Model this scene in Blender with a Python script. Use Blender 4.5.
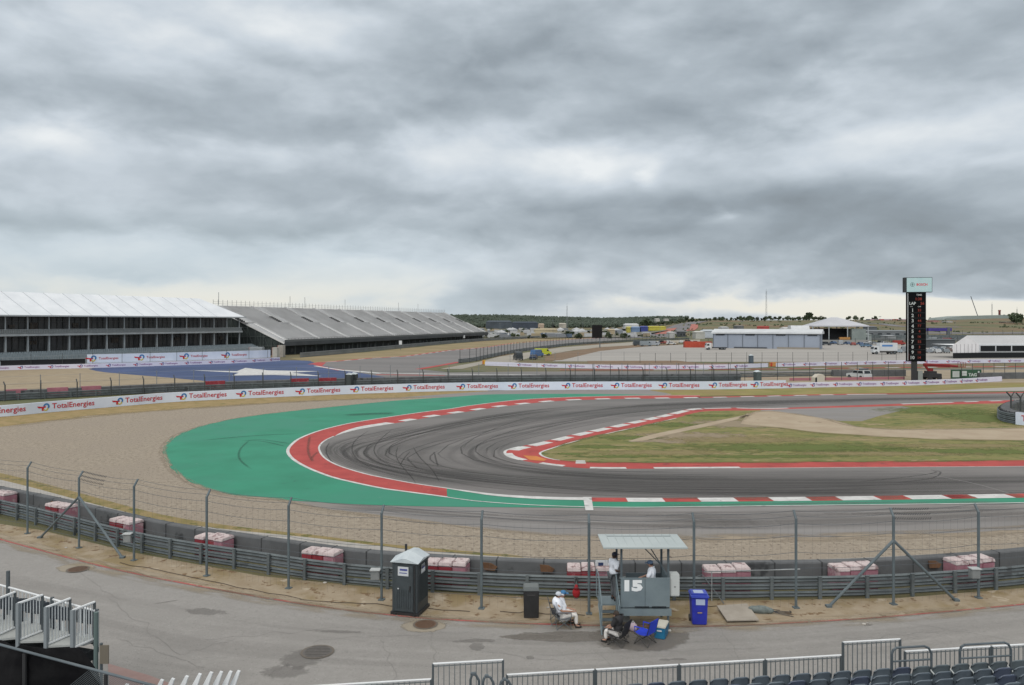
import bpy, bmesh, math, random
from mathutils import Vector, Matrix, noise
R = math.radians
random.seed(7)
for o in list(bpy.data.objects): bpy.data.objects.remove(o)
SC = bpy.context.scene
COL = SC.collection
# ------------------------------------------------------------------ camera
H, F, HZ = 10.8, 781.0, 322.0        # eye height (m), focal length in pixels, row of the horizon
cam = bpy.data.cameras.new('camera'); co = bpy.data.objects.new('camera', cam); COL.objects.link(co)
co.location = (0, 0, H); co.rotation_euler = (R(90), 0, 0)
cam.sensor_width = 36; cam.lens = F/1024*36; cam.shift_y = -(342.5-HZ)/1024
cam.clip_start = 0.1; cam.clip_end = 20000
SC.camera = co
# ------------------------------------------------------------------ world: overcast sky
SUN_EL, SUN_AZ = 38, 196
W = bpy.data.worlds.new('World'); SC.world = W; W.use_nodes = True
nt = W.node_tree; nt.nodes.clear()
class V:
    """one scalar socket with arithmetic"""
    def __init__(s, k): s.k = k
    @staticmethod
    def op(o, *a):
        n = nt.nodes.new('ShaderNodeMath'); n.operation = o
        for i, x in enumerate(a):
            if isinstance(x, V): nt.links.new(x.k, n.inputs[i])
            else: n.inputs[i].default_value = x
        return V(n.outputs[0])
    def __add__(s, o): return V.op('ADD', s, o)
    def __sub__(s, o): return V.op('SUBTRACT', s, o)
    def __mul__(s, o): return V.op('MULTIPLY', s, o)
    def __truediv__(s, o): return V.op('DIVIDE', s, o)
def sstep(a, b, x):
    n = nt.nodes.new('ShaderNodeMapRange'); n.interpolation_type = 'SMOOTHSTEP'
    n.inputs['From Min'].default_value = a; n.inputs['From Max'].default_value = b
    nt.links.new(x.k, n.inputs['Value']); return V(n.outputs[0])
tc = nt.nodes.new('ShaderNodeTexCoord'); sp = nt.nodes.new('ShaderNodeSeparateXYZ')
nt.links.new(tc.outputs['Generated'], sp.inputs[0])
dx, dy, dz = (V(sp.outputs[i]) for i in range(3))
az = V.op('ARCTAN2', dx, dy); el = V.op('ARCSINE', dz)
den = V.op('MAXIMUM', dz, 0.0) + 0.22
def comb(x, y, z=0.0):
    c = nt.nodes.new('ShaderNodeCombineXYZ')
    for i, v in enumerate((x, y, z)):
        if isinstance(v, V): nt.links.new(v.k, c.inputs[i])
        else: c.inputs[i].default_value = v
    return c.outputs[0]
def nz(vec, scale, detail=6, rough=0.55, dist=0.0):
    n = nt.nodes.new('ShaderNodeTexNoise'); n.inputs['Scale'].default_value = scale
    n.inputs['Detail'].default_value = detail; n.inputs['Roughness'].default_value = rough
    n.inputs['Distortion'].default_value = dist
    nt.links.new(vec, n.inputs['Vector']); return V(n.outputs[0])
plane = comb(dx/den, dy/den)
plane2 = comb(dx/den+5.3, dy/den+2.1, 3.0)
warp1 = nz(plane, 0.9, 5) - 0.5; warp2 = nz(plane2, 0.9, 5) - 0.5
fine = nz(plane, 3.2, 10, 0.6, 0.25) - 0.5
broad = nz(plane2, 0.75, 5, 0.5, 0.3) - 0.5
ad = comb(az*1.0, el*2.2, 1.0)
puff = nz(ad, 5.0, 8, 0.5, 0.1) - 0.5
lump = nz(comb(az*1.0+warp1*0.15, el*2.1+warp2*0.1, 4.0), 8.0, 8, 0.52, 0.05)
lump2 = nz(comb(az*1.0+warp1*0.15, (el+0.016)*2.1+warp2*0.1, 4.0), 8.0, 8, 0.52, 0.05)
big = nz(comb(az*1.0+warp1*0.1, el*2.4, 8.0), 4.2, 4, 0.45, 0.1); big2 = nz(comb(az*1.0+warp1*0.1, (el+0.03)*2.4, 8.0), 4.2, 4, 0.45, 0.1)
emb = (lump-lump2)*0.75 + (big-big2)*1.5      # lit tops and dark bases of the cloud lumps
azw = az + warp1*0.16 + (lump-0.5)*0.10; elw = el + warp2*0.04 + (lump2-0.5)*0.05
LOBES = [  # px, py, half-width, half-height (pixels), weight
 (60,140,60,28,.30),(40,95,110,22,-.10),(30,185,90,25,-.06),(330,205,230,24,-.15),(300,120,120,22,-.05),(130,55,120,25,.06),
 (250,0,90,25,.12),(350,30,50,16,.14),(450,35,80,45,-.16),(480,160,90,30,.14),(430,155,30,16,.12),
 (620,110,160,26,-.22),(690,130,60,18,-.10),(600,165,50,22,.16),(641,178,12,12,.22),(600,168,10,9,.16),(722,211,10,4,.2),(560,105,60,14,.12),(700,20,160,50,-.14),(560,40,70,30,-.06),
 (845,82,38,18,.24),(880,105,50,14,.14),(800,150,120,22,.08),(985,125,50,14,.10),(960,50,110,40,-.13),
 (900,205,180,24,-.20),(740,205,130,18,-.14),(760,240,180,18,-.12),(560,235,120,20,.04),(1000,230,90,30,-.14),(720,215,40,8,.2),
 (260,226,250,9,-.16),(200,258,280,18,.20),(420,200,120,10,-.10),(820,232,160,10,-.10),(300,160,140,10,.08),(560,75,60,10,.08),(1000,160,60,8,.1),(120,120,80,10,-.08),(130,268,60,10,-.18),(380,285,120,20,.16),(540,295,70,14,-.16),(620,262,110,12,-.10),(870,305,190,7,.46),(960,302,120,11,.26),
 (900,262,200,16,-.14),(250,290,140,7,.22),(50,285,70,10,.1),(350,265,60,8,.18)]
B = None
for px, py, sx, sy, w in LOBES:
    a = math.atan((px-512)/F); e = math.atan((HZ-py)/math.hypot(F, px-512))
    u = (azw - a)/(sx/F); v = (elw - e)/(sy/F)
    g = V.op('EXPONENT', (u*u + v*v)*-0.7)*(w*1.15)
    B = g if B is None else B + g
t = B*0.95 + (fine*0.14 + broad*0.12 + puff*0.42 + emb*0.95 + (lump-0.5)*0.34)*0.62 + 0.58
ramp = nt.nodes.new('ShaderNodeValToRGB'); nt.links.new(t.k, ramp.inputs[0])
def s2l(c): c /= 255; return c/12.92 if c <= .04045 else ((c+.055)/1.055)**2.4
def S3(r, g, b, k=1.0): return (s2l(r)/k, s2l(g)/k, s2l(b)/k, 1)
cr = ramp.color_ramp; cr.elements[0].position = 0.0; cr.elements[0].color = S3(130,138,144)
cr.elements[1].position = 1.0; cr.elements[1].color = S3(232,236,238)
for p_, c_ in ((.24, S3(149,159,167)), (.46, S3(173,183,191)), (.68, S3(200,209,217))):
    q = cr.elements.new(p_); q.color = c_
def mixc(f, a, b):
    m = nt.nodes.new('ShaderNodeMix'); m.data_type = 'RGBA'
    for k, x in ((0, f), (6, a), (7, b)):
        if isinstance(x, V): nt.links.new(x.k, m.inputs[k])
        elif hasattr(x, 'links'): nt.links.new(x, m.inputs[k])
        else: m.inputs[k].default_value = x
    return m.outputs[2]
cool = mixc(sstep(0.16, 0.06, el)*sstep(0.1, -0.25, az)*0.55, ramp.outputs[0], S3(196,210,217))
warm = mixc(sstep(0.085, 0.0, el)*sstep(.5, .95, t), cool, S3(232,229,217))
sky = nt.nodes.new('ShaderNodeTexSky'); sky.sky_type = 'NISHITA'; sky.sun_disc = False
sky.sun_elevation = R(SUN_EL); sky.sun_rotation = R(SUN_AZ)
SKY_S = 0.1
up = sstep(0.40, 1.0, el)            # an overcast sky is brightest overhead
gain = up*1.0 + 1.04
warm = mixc(up*0.9, warm, (.56, .53, .49, 1))
mul = nt.nodes.new('ShaderNodeVectorMath'); mul.operation = 'SCALE'
nt.links.new(warm, mul.inputs[0]); nt.links.new((gain*(1/SKY_S)).k, mul.inputs['Scale'])
below = sstep(-0.02, -0.002, el)
cl = mixc(below, (1.5, 1.5, 1.4, 1), mul.outputs[0])
fin = mixc(0.97, sky.outputs[0], cl)
bg = nt.nodes.new('ShaderNodeBackground'); bg.inputs[1].default_value = SKY_S
nt.links.new(fin, bg.inputs[0])
ow = nt.nodes.new('ShaderNodeOutputWorld'); nt.links.new(bg.outputs[0], ow.inputs[0])
# ------------------------------------------------------------------ sun behind the overcast
sl = bpy.data.lights.new('sun', 'SUN'); sl.energy = 1.5; sl.angle = R(35); sl.color = (1, .97, .93)
so = bpy.data.objects.new('sun', sl); COL.objects.link(so)
so.rotation_euler = (R(90-SUN_EL), 0, R(180-SUN_AZ))
SC.view_settings.view_transform = 'Standard'; SC.view_settings.look = 'None'
SC.view_settings.exposure = 0; SC.view_settings.gamma = 1; SC.view_settings.use_curve_mapping = False
SC.render.engine = 'CYCLES'
SC.cycles.max_bounces = 5; SC.cycles.diffuse_bounces = 3; SC.cycles.transparent_max_bounces = 12
SC.cycles.use_denoising = True
# ------------------------------------------------------------------ helpers
def G(px, py, z=0.0):
    d = (H-z)*F/(py-HZ); return ((px-512)*d/F, d)
def P(px, d): return (px-512)*d/F
def proj(x, y, z): return 512+F*x/y, HZ+(H-z)*F/y
MATS = {}
def mat(name, c1, c2=None, scale=1.0, rough=0.8, metal=0.0, bump=0.0, bscale=None, spots=None, stretch=None, alpha=None, emit=None, c3=None, s3=0.1, detail=6):
    """noise between c1 and c2 in world metres; optional third broad patch colour; spots = (colour, scale, threshold)"""
    if name in MATS: return MATS[name]
    m = bpy.data.materials.new(name); m.use_nodes = True; MATS[name] = m
    n = m.node_tree; b = n.nodes['Principled BSDF']
    b.inputs['Roughness'].default_value = rough; b.inputs['Metallic'].default_value = metal
    geo = n.nodes.new('ShaderNodeNewGeometry'); vec = geo.outputs['Position']
    if stretch:
        mp = n.nodes.new('ShaderNodeMapping'); mp.inputs['Scale'].default_value = stretch
        n.links.new(vec, mp.inputs[0]); vec = mp.outputs[0]
    def noi(sc, det=6, ro=.6):
        t = n.nodes.new('ShaderNodeTexNoise'); t.inputs['Scale'].default_value = sc; t.inputs['Detail'].default_value = det
        t.inputs['Roughness'].default_value = ro; n.links.new(vec, t.inputs['Vector']); return t.outputs[0]
    def mix(f, a, c):
        x = n.nodes.new('ShaderNodeMix'); x.data_type = 'RGBA'; n.links.new(f, x.inputs[0])
        for k, v in ((6, a), (7, c)):
            if hasattr(v, 'links'): n.links.new(v, x.inputs[k])
            else: x.inputs[k].default_value = v
        return x.outputs[2]
    def mr(s, a, c):
        x = n.nodes.new('ShaderNodeMapRange'); x.interpolation_type = 'SMOOTHSTEP'
        x.inputs['From Min'].default_value = a; x.inputs['From Max'].default_value = c; n.links.new(s, x.inputs['Value']); return x.outputs[0]
    c1 = tuple(c1)+(1,)*(4-len(c1)); col = c1
    if c2 is not None:
        c2 = tuple(c2)+(1,)*(4-len(c2)); col = mix(mr(noi(scale, detail), .32, .68), c1, c2)
    if c3 is not None: col = mix(mr(noi(s3, 5), .45, .62), col, tuple(c3)+(1,)*(4-len(c3)))
    if spots:
        for (sc_, ss, th) in (spots if isinstance(spots, list) else [spots]):
            col = mix(mr(noi(ss, 4), th, th+.06), col, tuple(sc_)+(1,)*(4-len(sc_)))
    if hasattr(col, 'links'): n.links.new(col, b.inputs['Base Color'])
    else: b.inputs['Base Color'].default_value = col
    if bump:
        bn = n.nodes.new('ShaderNodeBump'); bn.inputs['Strength'].default_value = bump; bn.inputs['Distance'].default_value = 0.05
        n.links.new(noi(bscale or scale*4), bn.inputs['Height']); n.links.new(bn.outputs[0], b.inputs['Normal'])
    if emit:
        b.inputs['Emission Color'].default_value = tuple(emit[0])+(1,); b.inputs['Emission Strength'].default_value = emit[1]
    if alpha is not None: b.inputs['Alpha'].default_value = alpha
    return m
K = 1.32
def A(r, g, b, k=K): return (s2l(r)/k, s2l(g)/k, s2l(b)/k)   # surface colour from what an evenly lit surface shows
def tag(o, label=None, cat=None, group=None, kind=None):
    if label: o['label'] = label
    if cat: o['category'] = cat
    if group: o['group'] = group
    if kind: o['kind'] = kind
    return o
def E(name, loc, label, cat, group=None, rz=0):
    o = bpy.data.objects.new(name, None); COL.objects.link(o); o.location = loc; o.rotation_euler = (0, 0, rz)
    o.empty_display_size = .3
    return tag(o, label, cat, group)
def link(name, me, m, parent=None, loc=(0,0,0), rz=0):
    if m and not me.materials: me.materials.append(m)
    o = bpy.data.objects.new(name, me); COL.objects.link(o)
    if parent: o.parent = parent
    o.location = loc; o.rotation_euler = (0, 0, rz)
    return o
class MB:
    def __init__(s): s.v = []; s.f = []; s.mi = []; s.m = 0
    def add(s, vs, fs, M=None):
        k = len(s.v)
        for p in vs:
            p = Vector(p); s.v.append(M @ p if M else p)
        for f in fs: s.f.append([k+i for i in f]); s.mi.append(s.m)
        return s
    def box(s, cx, cy, cz, sx, sy, sz, M=None, rz=0, tx=1, ty=1):
        x, y, z = sx/2, sy/2, sz/2
        c, q = math.cos(rz), math.sin(rz); vs = []
        for k_, (a, b) in ((-1, (1, 1)), (1, (tx, ty))):
            for i, j in ((-1,-1),(1,-1),(1,1),(-1,1)):
                u, w = i*x*a, j*y*b
                vs.append((cx+u*c-w*q, cy+u*q+w*c, cz+k_*z))
        return s.add(vs, [(0,3,2,1),(4,5,6,7),(0,1,5,4),(1,2,6,5),(2,3,7,6),(3,0,4,7)], M)
    def tube(s, p, q, r, n=6, r2=None, M=None):
        p, q = Vector(p), Vector(q); d = (q-p); r2 = r if r2 is None else r2
        if d.length < 1e-6: return s
        d.normalize(); a = d.orthogonal().normalized(); b = d.cross(a)
        vs = [p+(a*math.cos(2*math.pi*i/n)+b*math.sin(2*math.pi*i/n))*r for i in range(n)]
        vs += [q+(a*math.cos(2*math.pi*i/n)+b*math.sin(2*math.pi*i/n))*r2 for i in range(n)]
        fs = [(i, (i+1) % n, n+(i+1) % n, n+i) for i in range(n)]+[tuple(range(n))[::-1], tuple(range(n, 2*n))]
        return s.add(vs, fs, M)
    def pipe(s, pts, r, n=6, M=None):
        for a, b in zip(pts, pts[1:]): s.tube(a, b, r, n, M=M)
        return s
    def poly(s, pts, M=None): return s.add(pts, [tuple(range(len(pts)))], M)
    def prism(s, pts, y0, y1, M=None):
        """outline in (x, z), thickness along y"""
        n = len(pts)
        vs = [(x, y0, z) for x, z in pts]+[(x, y1, z) for x, z in pts]
        return s.add(vs, [tuple(range(n)), tuple(range(n, 2*n))[::-1]]+[(i, n+i, n+(i+1) % n, (i+1) % n) for i in range(n)], M)
    def ball(s, c, r, sx=1, sy=1, sz=1, nu=10, nv=7, M=None):
        vs = [(c[0], c[1], c[2]-r*sz)]
        for j in range(1, nv):
            t_ = math.pi*j/nv
            for i in range(nu):
                a = 2*math.pi*i/nu; vs.append((c[0]+r*sx*math.sin(t_)*math.cos(a), c[1]+r*sy*math.sin(t_)*math.sin(a), c[2]-r*sz*math.cos(t_)))
        vs.append((c[0], c[1], c[2]+r*sz)); fs = []
        for i in range(nu): fs.append((0, 1+(i+1) % nu, 1+i)); fs.append((len(vs)-1, len(vs)-1-nu+i, len(vs)-1-nu+(i+1) % nu))
        for j in range(nv-2):
            for i in range(nu):
                a = 1+j*nu; fs.append((a+i, a+(i+1) % nu, a+nu+(i+1) % nu, a+nu+i))
        return s.add(vs, fs, M)
    def mesh(s, name, mats=None, off=None, bevel=0, smooth=False):
        me = bpy.data.meshes.new(name)
        vs = [v-Vector(off) for v in s.v] if off else s.v
        me.from_pydata([tuple(v) for v in vs], [], s.f)
        if mats:
            for m in (mats if isinstance(mats, (list, tuple)) else [mats]): me.materials.append(m)
            if len(me.materials) > 1: me.polygons.foreach_set('material_index', s.mi)
        bm = bmesh.new(); bm.from_mesh(me); bmesh.ops.recalc_face_normals(bm, faces=bm.faces)
        if bevel: bmesh.ops.bevel(bm, geom=bm.edges[:], offset=bevel, segments=2, affect='EDGES', clamp_overlap=True)
        bm.to_mesh(me); bm.free()
        if smooth: me.polygons.foreach_set('use_smooth', [True]*len(me.polygons))
        me.update(); return me
    def build(s, name, m, parent=None, world=False, bevel=0, smooth=False, loc=(0,0,0), rz=0):
        off = tuple(parent.location) if (world and parent) else None
        return link(name, s.mesh(name, m, off, bevel, smooth), None, parent, loc, rz)
def smooth(pts, n=6):
    out = []; L = len(pts)
    for i in range(L-1):
        p0, p1, p2, p3 = (Vector(pts[max(0, min(L-1, j))]) for j in (i-1, i, i+1, i+2))
        for k in range(n):
            t_ = k/n
            out.append(0.5*((2*p1)+(p2-p0)*t_+(2*p0-5*p1+4*p2-p3)*t_*t_+(3*p1-p0-3*p2+p3)*t_**3))
    out.append(Vector(pts[-1])); return out
def gp(pts, n=6, z=0.0): return smooth([G(a, b, z) for a, b in pts], n)
class Path:
    def __init__(s, pts):
        s.p = [Vector((q[0], q[1])) for q in pts]; s.s = [0]
        for a, b in zip(s.p, s.p[1:]): s.s.append(s.s[-1]+(b-a).length)
        s.L = s.s[-1]
        s.t = []
        for i in range(len(s.p)):
            a = s.p[max(0, i-1)]; b = s.p[min(len(s.p)-1, i+1)]; s.t.append((b-a).normalized())
    def at(s, d, off=0.0):
        """point at distance d along; off to the LEFT of travel; also the tangent"""
        if d <= 0: i, f = 0, d/max(1e-6, s.s[1])
        elif d >= s.L: i = len(s.p)-2; f = (d-s.s[i])/(s.s[i+1]-s.s[i])
        else:
            lo, hi = 0, len(s.s)-1
            while hi-lo > 1:
                mid = (lo+hi)//2
                if s.s[mid] <= d: lo = mid
                else: hi = mid
            i = lo; f = (d-s.s[i])/max(1e-9, s.s[i+1]-s.s[i])
        p = s.p[i].lerp(s.p[i+1], f) if 0 <= f <= 1 else s.p[i]+(s.p[i+1]-s.p[i])*f
        tt = s.t[i].lerp(s.t[i+1], min(1, max(0, f))).normalized(); n = Vector((-tt.y, tt.x))
        return p+n*off, tt
    def near_px(s, px, off=0.0):
        """distance along the path where it (or a line offset from it) crosses a bearing"""
        best = None
        for i in range(len(s.p)):
            q, _ = s.at(s.s[i], off)
            if q.y <= 0: continue
            e = abs(512+F*q.x/q.y-px)
            if best is None or e < best[0]: best = (e, i)
        i = best[1]; c = s.s[i]; bd = (1e9, c)
        lo, hi = s.s[max(0, i-1)], s.s[min(len(s.s)-1, i+1)]
        for k in range(41):
            d = lo+(hi-lo)*k/40; q, _ = s.at(d, off); e = abs(512+F*q.x/q.y-px)
            if e < bd[0]: bd = (e, d)
        return bd[1]
def sweep(path, prof, d0=0, d1=None, step=1.5, closed=True, mb=None):
    """profile = (offset to the left, z) swept along the path"""
    mb = mb or MB(); d1 = path.L if d1 is None else d1
    n = max(1, int(round((d1-d0)/step))); k = len(prof); vs = []
    for i in range(n+1):
        q, t_ = path.at(d0+(d1-d0)*i/n); nn = Vector((-t_.y, t_.x))
        for o, z in prof: vs.append((q.x+nn.x*o, q.y+nn.y*o, z))
    fs = []
    for i in range(n):
        for j in range(k if closed else k-1):
            a, b = i*k+j, i*k+(j+1) % k; fs.append((a, b, b+k, a+k))
    if closed: fs += [tuple(range(k)), tuple(range(n*k, n*k+k))]
    return mb.add(vs, fs)
LAY = 0.004
LC = {}
def sheet(name, pts, layer, m, kind='structure', **kw):
    """flat ground sheet from world points"""
    LC[layer] = LC.get(layer, -1)+1
    mb = MB().poly([(p[0], p[1], layer*LAY+LC[layer]*.00025) for p in pts])
    o = mb.build(name, m)
    if o.data.polygons[0].normal.z < 0: o.data.flip_normals()
    return tag(o, kind=kind, **kw)
def ribbon(mb, path, o0, o1, z, d0=0, d1=None, step=1.2):
    return sweep(path, [(o0, z), (o1, z)], d0, d1, step, closed=False, mb=mb)
def text_mesh(body, size=1.0, bold=0.0):
    cu = bpy.data.curves.new('txt', 'FONT'); cu.body = body; cu.size = size; cu.offset = bold; cu.resolution_u = 2
    cu.align_x = 'CENTER'; cu.align_y = 'CENTER'
    o = bpy.data.objects.new('txt', cu); COL.objects.link(o)
    dg = bpy.context.evaluated_depsgraph_get(); me = bpy.data.meshes.new_from_object(o.evaluated_get(dg))
    v = [tuple(x.co) for x in me.vertices]; f = [tuple(p.vertices) for p in me.polygons]
    bpy.data.objects.remove(o); bpy.data.curves.remove(cu); bpy.data.meshes.remove(me)
    x0, x1 = min(a[0] for a in v), max(a[0] for a in v); y0, y1 = min(a[1] for a in v), max(a[1] for a in v)
    v = [(a[0]-(x0+x1)/2, a[1]-(y0+y1)/2) for a in v]
    return v, f, x1-x0, y1-y0
def flat_text(name, body, height, m, parent, loc, rot, bold=0.0, width=None, depth=0.006):
    """raised lettering facing local -y, then placed with rot about z"""
    v, f, w, h = text_mesh(body, 1.0, bold); s = height/h; sx = s if width is None else width/w
    mb = MB(); mb.add([(a*sx, 0, b*s) for a, b in v], f)
    o = mb.build(name, m, parent, loc=loc, rz=rot); return o
def dup(root, loc, rz, label=None, scale=None):
    r = root.copy(); COL.objects.link(r); r.location = loc; r.rotation_euler = (0, 0, rz)
    if label: r['label'] = label
    if scale: r.scale = scale
    for ch in list(root.children):
        c = ch.copy(); COL.objects.link(c); c.parent = r
        for g in ch.children:
            d = g.copy(); COL.objects.link(d); d.parent = c
    return r
# ------------------------------------------------------------------ ground materials
M_dry = mat('dry_grass', A(178,163,140), A(162,145,120), 1.2, .95, c3=A(152,134,98), s3=.3, spots=[(A(130,106,78), 2.2, .58), (A(192,178,156), .8, .62)], bump=.5, bscale=12)
M_gravel = mat('gravel', A(178,166,148), A(152,140,124), 3.0, .95, bump=.9, bscale=9, c3=A(164,152,136), s3=.15, spots=[(A(112,98,84), 5.0, .585), (A(196,184,168), 6.5, .62)], detail=10)
M_road = mat('service_asphalt', A(164,161,157), A(156,153,149), 3.5, .9, c3=A(157,154,150), s3=.5, spots=[(A(136,134,131), 14, .60), (A(182,180,176), 17, .62), (A(148,145,142), .5, .70)], bump=.15, bscale=40)
M_run = mat('runoff_asphalt', A(150,147,145), A(139,136,134), .5, .9, c3=A(145,140,134), s3=.1, stretch=(.25,1,1))
M_track = mat('track_asphalt', A(137,133,131), A(125,122,120), .35, .85, c3=A(117,115,113), s3=.07, stretch=(.3,1,1))
M_green = mat('green_paint', A(50,153,121), A(42,141,110), .25, .8, c3=A(58,146,120), s3=.08, spots=[(A(36,116,94), .5, .66), (A(84,152,130), 1.4, .68)], detail=9)
M_red = mat('red_paint', A(196,78,72), A(176,64,60), .5, .8, spots=[(A(146,58,56), .9, .62), (A(206,110,100), 2.0, .66)], detail=9)
M_white = mat('white_paint', A(232,232,230), A(204,204,202), 1.2, .8, spots=(A(168,168,166), 1.8, .62), detail=9)
M_inf = mat('infield_grass', A(146,138,82), A(116,122,62), .8, .95, c3=A(152,138,94), s3=.12, spots=[(A(168,150,112), .5, .60), (A(92,106,48), 1.1, .56), (A(84,96,46), 3.0, .60)], bump=.8, bscale=6, detail=10, stretch=(.55,1.3,1))
M_path = mat('pale_dirt', A(190,174,150), A(178,160,136), .4, .95, spots=(A(146,130,106), .6, .64))
M_conc = mat('pale_concrete', A(180,176,170), A(167,163,158), .05, .9, spots=(A(158,154,148), .12, .62), stretch=(.3,1,1))
M_blue = mat('blue_paint', A(56,80,126), A(46,68,112), .08, .75, c3=A(70,90,138), s3=.03)
M_soil = mat('brown_soil', A(140,116,92), A(122,100,76), .2, .95)
M_grn2 = mat('bank_grass', A(124,116,84), A(96,103,68), .06, .95, c3=A(128,106,80), s3=.015, spots=[(A(90,96,62), .04, .56), (A(166,150,118), .02, .64)], detail=9)
# ------------------------------------------------------------------ terrain
def ss(a, b, x): t_ = min(1, max(0, (x-a)/(b-a))); return t_*t_*(3-2*t_)
def terr(x, y):
    if y < 450: return -0.02
    u = 512+F*x/y
    right = ss(470, 930, y)*13.0*ss(600, 720, u)
    right += ss(620, 900, y)*2.0*ss(940, 1000, u)
    left = ss(1500, 2700, y)*(28-11*ss(480, 620, u))*(1-ss(640, 780, u))
    wob = ss(470, 700, y)*noise.noise(Vector((x*.006, y*.004, 0)))*1.0
    return -0.02+right+left+wob
rows = [-80, -20, 40, 150, 300, 450]+[460+i*22 for i in range(34)]+[1250+i*90 for i in range(24)]+[3600, 5000, 8000]
us = list(range(-900, 1940, 24)); vs = []
for y in rows:
    yy = max(y, 450)
    for u in us:
        x = (u-512)*yy/F; vs.append((x, y, terr(x, y)))
n = len(us)
mb = MB().add(vs, [(i*n+j, i*n+j+1, (i+1)*n+j+1, (i+1)*n+j) for i in range(len(rows)-1) for j in range(n-1)])
tag(mb.build('ground', M_grn2, smooth=True), kind='structure')
# near dry verge
sheet('dry_verge', [G(*p) for p in [(-260,505),(-60,515),(40,530),(130,552),(260,576),(400,590),(520,596),(650,601),(770,600),(900,598),(1024,588),(1300,560),(1300,700),(-260,700)]], 1, M_dry)
# service road (grey), edge line in red
RED = gp([(-420,470),(-240,490),(-100,513),(0,540),(86,563),(143,576),(200,587),(256,597),(309,605.5),(363,612.7),(420,618.5),(476,622),(540,624.8),(605,626.3),(690,627.3),(770,624.6),(867,619),(939,613),(1024,605),(1120,595),(1260,580)], 5)
rp = Path(RED)
road = [(p.x, p.y) for p in RED]+[(34, 4), (34, -40), (-60, -40), (-60, 10)]
sheet('service_road', road, 2, M_road)
M_redline = mat('faded_red_line', A(196,84,86), A(186,96,94), 1.0, .8, spots=(A(165,150,146), 2.2, .58))
tag(ribbon(MB(), rp, -0.02, 0.09, 5*LAY).build('road_edge_line', M_redline), kind='structure')
# stains, patches and cracks on the service road
M_stain = mat('damp_stain', A(144,139,132), A(138,133,126), 1.5, .85)
M_stain2 = mat('dark_patch', A(144,140,136), A(134,131,128), 3, .85)
def softmat(key, c1, c2, strength=1.0, nscale=3.0, hard=.22, amp=1.1):
    nm = 'soft_'+key
    if nm in MATS: return MATS[nm]
    m = bpy.data.materials.new(nm); m.use_nodes = True; MATS[nm] = m; n = m.node_tree; b = n.nodes['Principled BSDF']; b.inputs['Roughness'].default_value = .92
    geo = n.nodes.new('ShaderNodeNewGeometry')
    def noi(sc, d):
        t = n.nodes.new('ShaderNodeTexNoise'); t.inputs['Scale'].default_value = sc; t.inputs['Detail'].default_value = d; t.inputs['Roughness'].default_value = .62; n.links.new(geo.outputs['Position'], t.inputs['Vector']); return t.outputs[0]
    def m1(op, a, c):
        x = n.nodes.new('ShaderNodeMath'); x.operation = op
        for k, v in enumerate((a, c)):
            if hasattr(v, 'links'): n.links.new(v, x.inputs[k])
            else: x.inputs[k].default_value = v
        return x.outputs[0]
    uv = n.nodes.new('ShaderNodeUVMap'); ln = n.nodes.new('ShaderNodeVectorMath'); ln.operation = 'LENGTH'; n.links.new(uv.outputs[0], ln.inputs[0])
    e = m1('ADD', m1('SUBTRACT', .72, ln.outputs['Value']), m1('MULTIPLY', m1('SUBTRACT', noi(nscale, 8), .5), amp))
    r_ = n.nodes.new('ShaderNodeMapRange'); r_.interpolation_type = 'SMOOTHSTEP'; r_.inputs['From Min'].default_value = 0; r_.inputs['From Max'].default_value = hard; n.links.new(e, r_.inputs['Value'])
    edge = n.nodes.new('ShaderNodeMapRange'); edge.inputs['From Min'].default_value = 1.0; edge.inputs['From Max'].default_value = .85; n.links.new(ln.outputs['Value'], edge.inputs['Value'])
    n.links.new(m1('MULTIPLY', m1('MULTIPLY', r_.outputs[0], edge.outputs[0]), strength), b.inputs['Alpha'])
    x = n.nodes.new('ShaderNodeMix'); x.data_type = 'RGBA'; n.links.new(noi(nscale*2.5, 6), x.inputs[0]); x.inputs[6].default_value = tuple(c1)+(1,); x.inputs[7].default_value = tuple(c2)+(1,); n.links.new(x.outputs[2], b.inputs['Base Color'])
    return m
def blob(name, cx, cy, rx, ry, m, layer, seed=0, rot=0, jag=.25):
    x0, y0 = G(cx, cy); LC[layer] = LC.get(layer, -1)+1; z = layer*LAY+LC[layer]*.00025; rx *= 1.35; ry *= 1.35
    me = bpy.data.meshes.new(name); vs = [(x0, y0, z)]; uvs = [(0, 0)]; N = 32
    for k_ in (.5, 1):
        for i in range(N):
            a = 2*math.pi*i/N; x, y = rx*k_*math.cos(a), ry*k_*math.sin(a); vs.append((x0+x*math.cos(rot)-y*math.sin(rot), y0+x*math.sin(rot)+y*math.cos(rot), z)); uvs.append((k_*math.cos(a), k_*math.sin(a)))
    fs = [(0, 1+i, 1+(i+1) % N) for i in range(N)]+[(1+i, 1+N+i, 1+N+(i+1) % N, 1+(i+1) % N) for i in range(N)]
    me.from_pydata(vs, [], fs); u = me.uv_layers.new(name='UVMap')
    for l in me.loops: u.data[l.index].uv = uvs[l.vertex_index]
    return tag(link(name, me, m), kind='structure')
SM_damp = softmat('damp', A(140,134,127), A(134,129,122), .62, 1.6, .1, .5)
blob('damp_stain', 640, 637.5, 1.75, 1.25, SM_damp, 3); blob('damp_stain', 570, 637, 2.2, .5, SM_damp, 3); blob('damp_stain', 530, 637, 1.2, .22, SM_damp, 3)
M_stain2 = softmat('dark', A(142,139,135), A(130,127,124), .36, 4, .2, 1.0); M_stain = M_stain2
blob('dark_patch', 300, 660, .7, .8, M_stain2, 3, 1.3, .3); blob('dark_patch', 285, 672, .8, .5, M_stain2, 3, 4.1, 0, .4)
blob('dark_patch', 476, 641, .8, .18, M_stain2, 3, 2.2, .05); blob('dark_patch', 477, 647, .3, .35, M_stain2, 3, 5.2, .4)
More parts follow.
